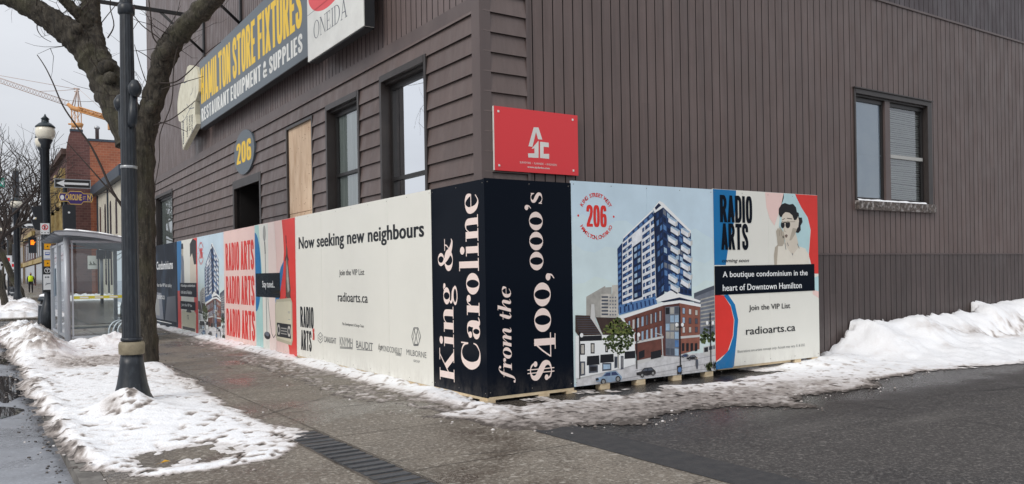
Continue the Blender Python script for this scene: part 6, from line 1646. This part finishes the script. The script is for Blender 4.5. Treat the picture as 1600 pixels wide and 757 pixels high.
f_ = side_frame(fy - .30); q0 = f_.px(44.5, 386); q1 = f_.px(57, 372)
b = MB(); b.fbox(f_, q0[0], q1[0], q0[1] - .45, q1[1], -.25, -.01); b.fbox(f_, q0[0], q1[0], q1[1], q1[1] + .04, -.25, .12); b.build('housing', M_sigblk, ps)
M_hand = mat('lit_hand', srgb(255, 120, 10), .5, emit=srgb(255, 120, 16), emit_s=1.6)
a = MB(); um, vm = (q0[0] + q1[0])/2, (q0[1] + q1[1])/2 + .02
a.fbox(f_, um - .11, um + .09, vm - .20, vm + .02, 0, .006)
for k in range(4): a.fbox(f_, um - .11 + .052*k, um - .07 + .052*k, vm + .021, vm + .16 - .02*abs(k - 1.5), 0, .006)
a.prism(f_, [(um + .091, vm - .12), (um + .18, vm + .0), (um + .15, vm + .04), (um + .091, vm - .04)], 0, .006); a.build('hand_symbol', M_hand, ps)
ow2 = thing('one_way_sign', 'small far plate with a white left arrow beside the tall dark pole', 'sign', (fx + .6, fy, 5), 'one way arrows')
f_ = side_frame(fy - .22)
o_, a, (u0, v0, u1, v1) = plate(ow2, 'plate', f_, (34, 346.5), (56, 357), 'plate_black', 'plate_alu', border=.03)
a.pg([(u0 + .08, (v0 + v1)/2), (u0 + .34, v1 - .06), (u0 + .32, v1 - .15), (u1 - .1, v1 - .15), (u1 - .1, v0 + .15), (u0 + .32, v0 + .15), (u0 + .34, v0 + .06)], PI_['plate_white'], 2); finish(a, 'arrow', ow2)
gs = thing('street_name_sign', 'green plate with a white letter at the left edge of the view', 'sign', (fx - 1.2, fy, 8))
o_, a, (u0, v0, u1, v1) = plate(gs, 'plate', f_, (-22, 277), (7, 293), 'plate_green')
a.text('N', u1 - .32, v0 + .12, u1 - .06, v1 - .12, mi=PI_['plate_white'], L=2, bold=.03); finish(a, 'lettering', gs)
# signal head beside the second globe lamp
sx, sy = at_depth(58, 440, 26.2)[:2]
s2 = thing('traffic_signal', 'black traffic signal with a wide visor hanging beside the globe lamps', 'traffic signal', (sx, sy, 3.2), 'traffic signals at the crossing')
f_ = side_frame(sy); q0 = f_.px(48.5, 360); q1 = f_.px(67, 323); zc = f_.px(58, 341)[1]
b = MB(); b.fbox(f_, q0[0] + .16, q1[0], q0[1], q1[1], -.12, .12); b.build('signal_head', M_sigblk, s2)
for (z0, z1) in ((zc + .03, q1[1] - .02), (q0[1] + .02, zc - .05)):
    b = MB(); b.prism(f_, [(q0[0], z1), (q0[0] + .16, z1), (q0[0] + .16, z0), (q0[0] + .10, z0)], -.11, .11); b.build('visor', M_sigblk, s2)
b = MB(); b.fbox(f_, q1[0], q1[0] + .05, zc - .02, zc + .02, -.06, .0); b.build('clamp', M_steel, s2)

# posts with parking plates farther on
def plate_post(px, d, ztop, plates, label):
    x, y = at_depth(px, 440, d)[:2]
    t = thing('sign_post', label, 'sign post', (x, y, .2), 'posts with parking plates')
    b = MB(); b.tube([(x, y, 0), (x, y, ztop)], .05, 8); b.build('post', M_pole, t)
    for (z, h, w, c) in plates:
        b = MB(); f_ = side_frame(y - .06); b.fbox(f_, x - w/2, x + w/2, z, z + h, -.012, 0, 0); b.fbox(f_, x - w/4, x + w/4, z + h*.35, z + h*.75, .0005, .003, 1); b.build('plate', [PAL['plate_white'], PAL[c]], t)
plate_post(13, 54, 4.2, ((2.55, .6, .42, 's_red'), (1.95, .55, .42, 'plate_black')), 'dark post with two white plates near the left edge of the view')
plate_post(21, 60, 4.2, ((2.3, .55, .36, 's_red'), (1.6, .6, .36, 'plate_blue')), 'thin post with white plates just left of the tall dark pole')
plate_post(4, 66, 4.2, ((2.5, .5, .45, 'plate_black'),), 'post with a single white plate at the far left edge')
def bollard(px, d, label):
    x, y = at_depth(px, 440, d)[:2]; t = thing('bollard', label, 'bollard', (x, y, .1), 'dark kerb bollards')
    b = MB(); b.lathe((x, y, .1), [(.17, -.1), (.16, .75), (.18, .8), (.14, .92), (.04, .98)], 12); b.build('body', M_pole, t)
    b = MB(); b.lathe((x, y, .1), [(.165, .55), (.170, .56), (.170, .62), (.165, .63)], 12); b.build('band', M_alu, t)
bollard(15.5, 55, 'dark bollard in the snow left of the tall dark pole'); bollard(20.5, 52, 'dark bollard in the snow close beside the tall dark pole')

# ------------------------------------------------------------------ pedestrian
wx, wy = at_depth(48, 440, 70)[:2]; wz = 0.02 + (wy - 28.2) * 2.18 / 271.8
def skin_body(name, joints, bones, parent, m, lev=1):
    me = bpy.data.meshes.new(name); me.from_pydata([tuple(j[0]) for j in joints], bones, [])
    o = bpy.data.objects.new(name, me); COL.objects.link(o); o.parent = parent
    sk = o.modifiers.new('skin', 'SKIN'); sk.use_smooth_shade = True
    for i, j in enumerate(joints):
        me.skin_vertices[0].data[i].radius = j[1] if hasattr(j[1], '__len__') else (j[1], j[1])
        me.skin_vertices[0].data[i].use_root = (i == 0)
    sb = o.modifiers.new('smooth', 'SUBSURF'); sb.levels = lev; sb.render_levels = lev
    bpy.context.view_layer.update()
    me2 = bpy.data.meshes.new_from_object(o.evaluated_get(bpy.context.evaluated_depsgraph_get()))
    o.modifiers.clear(); o.data = me2; me2.materials.clear(); me2.materials.append(m); bpy.data.meshes.remove(me)
    for p_ in me2.polygons: p_.use_smooth = True
    return o
pe = thing('person', 'person walking in a bright yellow safety vest and dark trousers far up the pavement', 'person', (wx, wy, wz))
J = [((0, 0, .95), (.15, .11)), ((0, 0, 1.15), (.15, .11)), ((0, 0, 1.38), (.18, .11)), ((0, 0, 1.50), .06), ((0, -.01, 1.58), .07), ((0, -.02, 1.68), (.085, .10)), ((0, -.02, 1.77), .06),
     ((.21, 0, 1.40), .06), ((.25, .02, 1.14), .05), ((.26, -.08, .90), .035), ((.265, -.1, .80), .04), ((-.21, 0, 1.40), .06), ((-.25, .02, 1.14), .05), ((-.25, -.03, .88), .035), ((-.255, -.06, .79), .04),
     ((.10, 0, .86), .10), ((.11, -.08, .48), .07), ((.11, .02, .08), .05), ((.115, -.14, .04), .045), ((-.10, 0, .86), .10), ((-.11, .02, .48), .07), ((-.11, .20, .12), .05), ((-.115, .08, .05), .045)]
Bn = [(0,1),(1,2),(2,3),(3,4),(4,5),(5,6),(2,7),(7,8),(8,9),(9,10),(2,11),(11,12),(12,13),(13,14),(0,15),(15,16),(16,17),(17,18),(0,19),(19,20),(20,21),(21,22)]
skin_body('body', J, Bn, pe, mat('dark_clothes', srgb(34, 34, 40), .8), 2)
b = MB(); ov_ = []
b.lathe((wx, wy, wz), [(.185, .98), (.19, 1.15), (.215, 1.36), (.17, 1.46), (.09, 1.50)], 16)
for i, v_ in enumerate(b.v): b.v[i] = (v_[0], wy + (v_[1] - wy) * .72, v_[2])
b.build('vest', mat('safety_yellow', srgb(214, 240, 40), .6), pe)
b = MB(); b.lathe((wx, wy - .04, wz), [(.045, 1.60), (.066, 1.64), (.07, 1.70), (.04, 1.74)], 10); b.build('face', mat('face_skin', srgb(190, 148, 126), .6), pe)

# ------------------------------------------------------------------ brick corner building across the side street
CX, CY = 2.2, 74.15
def brickmat(name, c1, c2, mort):
    m = bpy.data.materials.new(name); m.use_nodes = True; n = m.node_tree.nodes; l = m.node_tree.links; p_ = n['Principled BSDF']
    tc = n.new('ShaderNodeTexCoord'); sp = n.new('ShaderNodeSeparateXYZ'); ad = n.new('ShaderNodeMath'); cb = n.new('ShaderNodeCombineXYZ')
    l.new(tc.outputs['Object'], sp.inputs[0]); l.new(sp.outputs[0], ad.inputs[0]); l.new(sp.outputs[1], ad.inputs[1]); l.new(ad.outputs[0], cb.inputs[0]); l.new(sp.outputs[2], cb.inputs[1])
    bk = n.new('ShaderNodeTexBrick'); bk.inputs['Scale'].default_value = 1.1; bk.inputs['Color1'].default_value = c1; bk.inputs['Color2'].default_value = c2; bk.inputs['Mortar'].default_value = mort; bk.inputs['Mortar Size'].default_value = .02
    l.new(cb.outputs[0], bk.inputs['Vector'])
    nz = n.new('ShaderNodeTexNoise'); nz.inputs['Scale'].default_value = .6; nz.inputs['Detail'].default_value = 7; l.new(tc.outputs['Object'], nz.inputs['Vector'])
    mx = n.new('ShaderNodeMix'); mx.data_type = 'RGBA'; mx.blend_type = 'MULTIPLY'; mx.inputs[0].default_value = .6
    rp = n.new('ShaderNodeMapRange'); rp.inputs[1].default_value = .3; rp.inputs[2].default_value = .7; rp.inputs[3].default_value = .65; rp.inputs[4].default_value = 1.25; l.new(nz.outputs[0], rp.inputs[0])
    l.new(bk.outputs[0], mx.inputs[6]); l.new(rp.outputs[0], mx.inputs[7]); l.new(mx.outputs[2], p_.inputs['Base Color']); p_.inputs['Roughness'].default_value = .85
    return m
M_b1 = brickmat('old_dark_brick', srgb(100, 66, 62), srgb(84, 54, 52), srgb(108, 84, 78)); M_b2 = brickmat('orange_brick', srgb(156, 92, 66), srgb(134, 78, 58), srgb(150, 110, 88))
M_ytrim = mat('yellow_trim', srgb(196, 174, 116), .6, srgb(150, 128, 80), scale=1.5)
M_fac = mat('dark_front', srgb(92, 70, 62), .8, srgb(70, 54, 50), scale=1.2); M_dkpane = mat('dark_pane', srgb(56, 62, 72), .12)
M_capd = mat('parapet_cap', srgb(52, 62, 74), .5)
bb = thing('brick_building', 'three storey brick building with yellow bay windows and a raised side parapet', 'building', (CX, CY, 0))
BS = side_frame(CY); rel = lambda x, z: (x, z)
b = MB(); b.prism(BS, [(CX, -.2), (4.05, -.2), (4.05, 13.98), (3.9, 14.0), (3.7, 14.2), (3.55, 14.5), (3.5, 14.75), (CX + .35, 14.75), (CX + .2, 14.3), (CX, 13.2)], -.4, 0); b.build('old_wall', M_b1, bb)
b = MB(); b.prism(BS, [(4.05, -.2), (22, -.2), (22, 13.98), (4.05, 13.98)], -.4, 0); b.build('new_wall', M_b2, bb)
b = MB(); b.fbox(BS, 3.9, 22, 13.985, 14.2, -.45, .06); b.fbox(BS, CX + .3, 3.52, 14.752, 14.95, -.45, .06); b.build('parapet_cap', M_capd, bb)
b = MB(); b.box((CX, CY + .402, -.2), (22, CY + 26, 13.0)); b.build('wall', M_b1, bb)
FB = street_frame(CX)
for k in range(4):
    yc = CY + 2.6 + 5.8 * k
    b = MB()
    for (z0, z1) in ((5.2, 5.5), (8.1, 8.5), (11.2, 11.6)): b.fbox(FB, -yc - 1.0, -yc + 1.0, z0, z1, 0, .40)
    for u in (-.9, 0, .9): b.fbox(FB, -yc + u - .10, -yc + u + .10, 5.5, 11.2, 0, .36)
    w = b.build('bay_window', M_ytrim, bb)
    b = MB(); b.fbox(FB, -yc - .85, -yc + .85, 5.51, 8.09, .001, .28); b.fbox(FB, -yc - .85, -yc + .85, 8.51, 11.19, .001, .28); b.build('pane', M_dkpane, w)
b = MB(); b.fbox(FB, -CY - 26, -CY - .3, 12.7, 13.2, -.1, .4); b.fbox(FB, -CY - 26, -CY - .3, 4.1, 4.4, -.1, .3); b.build('cornice', M_fac, bb)
b = MB()
for k in range(5): b.fbox(FB, -CY - 1.2 - 5*k - 3.8, -CY - 1.2 - 5*k, .4, 3.2, -.05, .02)
b.build('shop_window', M_dkpane, bb)
b = MB(); b.fbox(FB, -CY - 24, -CY - 1, 3.25, 3.95, 0, .35); b.build('shop_fascia', mat('fascia_red', srgb(150, 46, 46), .5), bb)
b = MB(); c_ = BS.px(154.5, 215); b.lathe((c_[0], CY + 1.2, 13), [(.16, 0), (.16, 2.3), (.24, 2.32), (.24, 2.5), (.1, 2.6)], 10); b.build('flue', M_alu, bb)
b = MB(); b.box((6.0, CY - .5, 7.6), (7.6, CY - .05, 8.9)); b.build('vent_box', mat('vent_grey', srgb(170, 168, 162), .6), bb)
po = thing('poster', 'white poster with a skyline drawing fixed to the far brick wall', 'poster', (4.0, CY, 2))
q0 = BS.px(137, 421); q1 = BS.px(152.5, 400)
b = MB(); b.fbox(BS, q0[0], q1[0], q0[1], q1[1], .002, .05); b.build('board', M_signwhite, po)
a = pa(side_frame(CY - .05)); um = (q0[0] + q1[0])/2; vm = q0[1] + .35
for k in range(7): a.rect(um - .32 + .09*k, vm, um - .25 + .09*k, vm + .1 + .12*((k*5) % 3), PI_['leaf2'], 1)
finish(a, 'drawing', po)

# cream side house with arched windows
XW = 4.5
ch = thing('cream_house', 'cream rendered house with arched windows and a dark snowy eave before the brick wall', 'building', (XW, 66, 0))
M_crm = mat('cream_render', srgb(206, 200, 184), .8, srgb(188, 182, 166), scale=1.2)
CFm = street_frame(XW)
b = MB(); b.box((XW, 57, -.2), (16, 73.7, 9.3)); b.build('wall', M_crm, ch)
b = MB(); b.add([(XW - .5, 56.6, 8.95), (XW - .5, 73.9, 8.95), (XW - .5, 73.9, 9.75), (XW - .5, 56.6, 9.75), (XW + 5, 56.6, 12.0), (XW + 5, 73.9, 12.0), (16.4, 56.6, 9.2), (16.4, 73.9, 9.2), (XW + .1, 56.6, 8.95), (XW + .1, 73.9, 8.95)],
      [(0,1,2,3), (3,2,5,4), (4,5,7,6), (0,8,9,1), (0,3,4,6,8), (1,9,7,5,2)]); b.build('roof', M_capd, ch)
b = MB(); b.add([(XW - .3, 57, 9.87), (XW - .3, 73.6, 9.87), (XW + 4.8, 73.6, 12.03), (XW + 4.8, 57, 12.03), (XW - .25, 57, 9.95), (XW - .25, 73.6, 9.95), (XW + 4.8, 73.6, 12.12), (XW + 4.8, 57, 12.12)], [(4,5,6,7), (0,1,5,4), (0,4,7,3), (1,2,6,5)]); tag(b.build('snow_patch', M_snow), 'snow lying on the roof of the cream house', kind='stuff')
for k in range(5):
    yc = 58.6 + 3.2 * k
    for (z0, z1) in ((1.0, 3.6), (5.0, 7.4)):
        b = MB(); b.prism(CFm, [(-yc - .45, z0), (-yc + .45, z0), (-yc + .45, z1)] + [(-yc + .45*cos(t), z1 + .45*sin(t)) for t in np.linspace(.2, pi - .2, 7)] + [(-yc - .45, z1)], -.1, .02); b.build('window', M_dkpane, ch)
for u in (-72.9, -66.3):
    b = MB(); b.fbox(CFm, u, u + .15, 0, 8.9, 0, .12); b.build('downpipe', M_capd, ch)

# signal on the far side of the rear lot, seen through the shelter
ix, iy = at_depth(159, 440, 48)[:2]
s3 = thing('traffic_signal', 'grey signal heads on a post seen through the shelter glass', 'traffic signal', (ix, iy, 0), 'traffic signals at the crossing')
b = MB(); b.tube([(ix, iy, 0), (ix, iy, 3.3)], .09, 8); b.build('pole', mat('grey_pole', srgb(110, 116, 122), .5), s3)
f_ = side_frame(iy - .1); q0 = f_.px(151, 405); q1 = f_.px(172, 391)
b = MB(); b.fbox(f_, q0[0], q0[0] + .45, q0[1], q1[1], -.2, .1); b.fbox(f_, q0[0] + .5, q1[0], q0[1], q1[1], -.1, .2); b.build('signal_head', M_sigblk, s3)

# far street row
def shop(y0, y1, x, h, m, label):
    t = thing('shop_building', label, 'building', (x, (y0 + y1)/2, 0), 'shop buildings far up the street')
    b = MB(); b.box((x, y0, -.2), (x + 14, y1, h)); b.build('wall', m, t)
    f = street_frame(x); n = max(2, int((y1 - y0) / 4))
    for k in range(n):
        u = -y0 - (k + .5) * (y1 - y0) / n
        b = MB(); b.fbox(f, u - 1.0, u + 1.0, 4.6, min(7.2, h - .8), -.05, .03); b.build('window', M_dkpane, t)
    b = MB(); b.fbox(f, -y1 + .5, -y0 - .5, 1.0, 3.6, -.05, .04); b.build('shop_window', M_dkpane, t)
    b = MB(); b.fbox(f, -y1, -y0, h - .5, h + .15, -.1, .35); b.fbox(f, -y1 + .2, -y0 - .2, 3.7, 4.3, -.05, .3); b.build('cornice', M_ytrim if m != M_b2 else M_capd, t)
shop(100.3, 122, 2.3, 9.5, mat('grey_brick', srgb(120, 112, 106), .8), 'grey fronted shop building next beyond the brick corner building')
shop(122.2, 150, 2.2, 8.2, M_b1, 'dark brick shop building in the middle of the far row')
shop(150.2, 200, 2.0, 10.5, mat('buff_brick', srgb(150, 132, 110), .8), 'buff shop building at the far end of the street')

# ------------------------------------------------------------------ bare trees up the street
def bare_tree(x, y, h, seed, label, z0=0.0, spread=.62):
    rg = random.Random(seed)
    t = thing('bare_tree', label, 'tree', (x, y, z0), 'bare street trees')
    tb = MB(); cb_ = MB()
    def grow(p, d, L, r, lev):
        pts = [p.copy()]; q = p.copy(); n = 5
        for s in range(n):
            d = (d + Vector((rg.gauss(0, .13), rg.gauss(0, .13), rg.gauss(.03, .09)))).normalized(); q = q + d * L / n; pts.append(q.copy())
        (tb if lev == 0 else cb_).tube(pts, [r * (1 - .38 * i / n) for i in range(n + 1)], 8 if lev < 2 else (5 if lev < 3 else 4), caps=lev == 0)
        if lev >= 5: return
        k = (5, 4, 3, 3, 2)[lev]
        for c in range(k):
            j = n if c == 0 else rg.randrange(3 if lev == 0 else 2, n + 1)
            ax = Vector((rg.gauss(0, 1), rg.gauss(0, 1), rg.gauss(.25, .5))).normalized()
            d2 = (d * (1 - spread * .6) + ax * spread).normalized()
            grow(pts[j], d2, L * rg.uniform(.62, .86), r * (.62 if c == 0 else rg.uniform(.42, .58)), lev + 1)
    grow(Vector((x, y, z0 - .1)), Vector((0, 0, 1)), h * .27, h * .014, 0)
    tb.build('trunk', M_bark, t); cb_.build('crown', M_twig, t)
    return t
bare_tree(-2.35, 50, 15.5, 5, 'bare tree with a dark trunk just right of the tall dark pole', .15)
bare_tree(-3.2, 64, 17, 8, 'bare tree standing right behind the tall dark pole', .25)
bare_tree(-3.5, 38, 12.5, 11, 'bare tree with crown cut by the left edge of the view', .0)
bare_tree(-2.0, 84, 17.0, 14, 'bare tree in front of the yellow bay windows of the brick building', .4)
bare_tree(-3.0, 104, 19, 17, 'bare tree beyond the walking person', .5)
bare_tree(-2.6, 135, 20, 23, 'bare tree farthest up the street', .7)

# ------------------------------------------------------------------ tower crane
CD_ = 160
def cp(px, py, dd=0): return Vector(at_depth(px, py, CD_ + dd))
M_cr = mat('crane_orange', srgb(204, 150, 96), .6); M_crp = mat('crane_pale', srgb(192, 172, 162), .6)
m0 = cp(121, 440); base = Vector((m0.x, m0.y, 0))
cr = thing('tower_crane', 'orange tower crane with a long lattice jib above the brick building', 'crane', base)
def lattice(b, p0, p1, w, n, side, upv, r=.10):
    d = p1 - p0
    C4 = [side * w/2, side * -w/2]
    for s in (side * w/2, side * -w/2):
        for uu in (upv * 0, upv * w): b.tube([p0 + s + uu, p1 + s + uu], r, 4)
    for i in range(n):
        a0, a1 = p0 + d * (i / n), p0 + d * ((i + 1) / n)
        for s in (side * w/2, side * -w/2):
            b.tube([a0 + s, a1 + s + upv * w] if i % 2 else [a0 + s + upv * w, a1 + s], r * .6, 4)
        b.tube([a0 + side * w/2, a1 - side * w/2], r * .6, 4); b.tube([a0 + side*w/2, a0 - side*w/2], r*.6, 4)
rv = Vector(RT); fv = Vector(FW); zv = Vector((0, 0, 1))
b = MB(); zt = cp(121, 172).z
lattice(b, base, Vector((base.x, base.y, zt)), 1.25, 22, rv, fv, .085); b.build('mast', M_cr, cr)
b = MB(); ax_ = cp(121, 138)
for s in (-1, 1): b.tube([Vector((base.x, base.y, zt)) + rv * .8 * s, ax_], .13, 5); b.tube([Vector((base.x, base.y, zt)) + rv * .8 * s + fv * 1.2, ax_], .10, 5)
b.tube([cp(115.5, 138.5), cp(124, 139.5)], .16, 5); b.tube([cp(116, 143), cp(123.5, 143)], .12, 5); b.build('apex', M_crp, cr)
b = MB(); b.tube([cp(106, 163), cp(113, 169), cp(121, 171.5), cp(130, 173)], [.35, .45, .5, .4], 8); b.build('slewing_deck', M_cr, cr)
b = MB(); p0, p1 = cp(106, 166), cp(-12, 126); lattice(b, p0, p1, 1.0, 26, fv, zv, .06); b.build('jib', M_crp, cr)
b = MB(); p0, p1 = cp(124, 175), cp(174, 190)
lattice(b, p0, p1, .9, 8, fv, zv, .13); b.tube([p0 + zv*.4, p1 + zv*.4], .30, 6); b.build('counter_jib', M_cr, cr)
b = MB(); q = cp(174, 193); b.box((q.x - .6, q.y - .6, q.z - 1.3), (q.x + .6, q.y + .6, q.z + .5)); b.build('counterweight', M_cr, cr)
b = MB(); b.tube([cp(-5, 117.5), cp(60, 129), cp(116, 139)], .05, 4); b.tube([cp(62, 143), cp(95, 142), cp(117, 140)], .05, 4); b.tube([cp(124, 140), cp(160, 172)], .04, 4); b.build('tie_cable', M_crp, cr)
b = MB(); q = cp(121, 195); b.tube([cp(107, 194), cp(130, 195)], .18, 5); b.tube([cp(113, 196), cp(128, 196)], .5, 6); b.build('mast_collar', M_cr, cr)
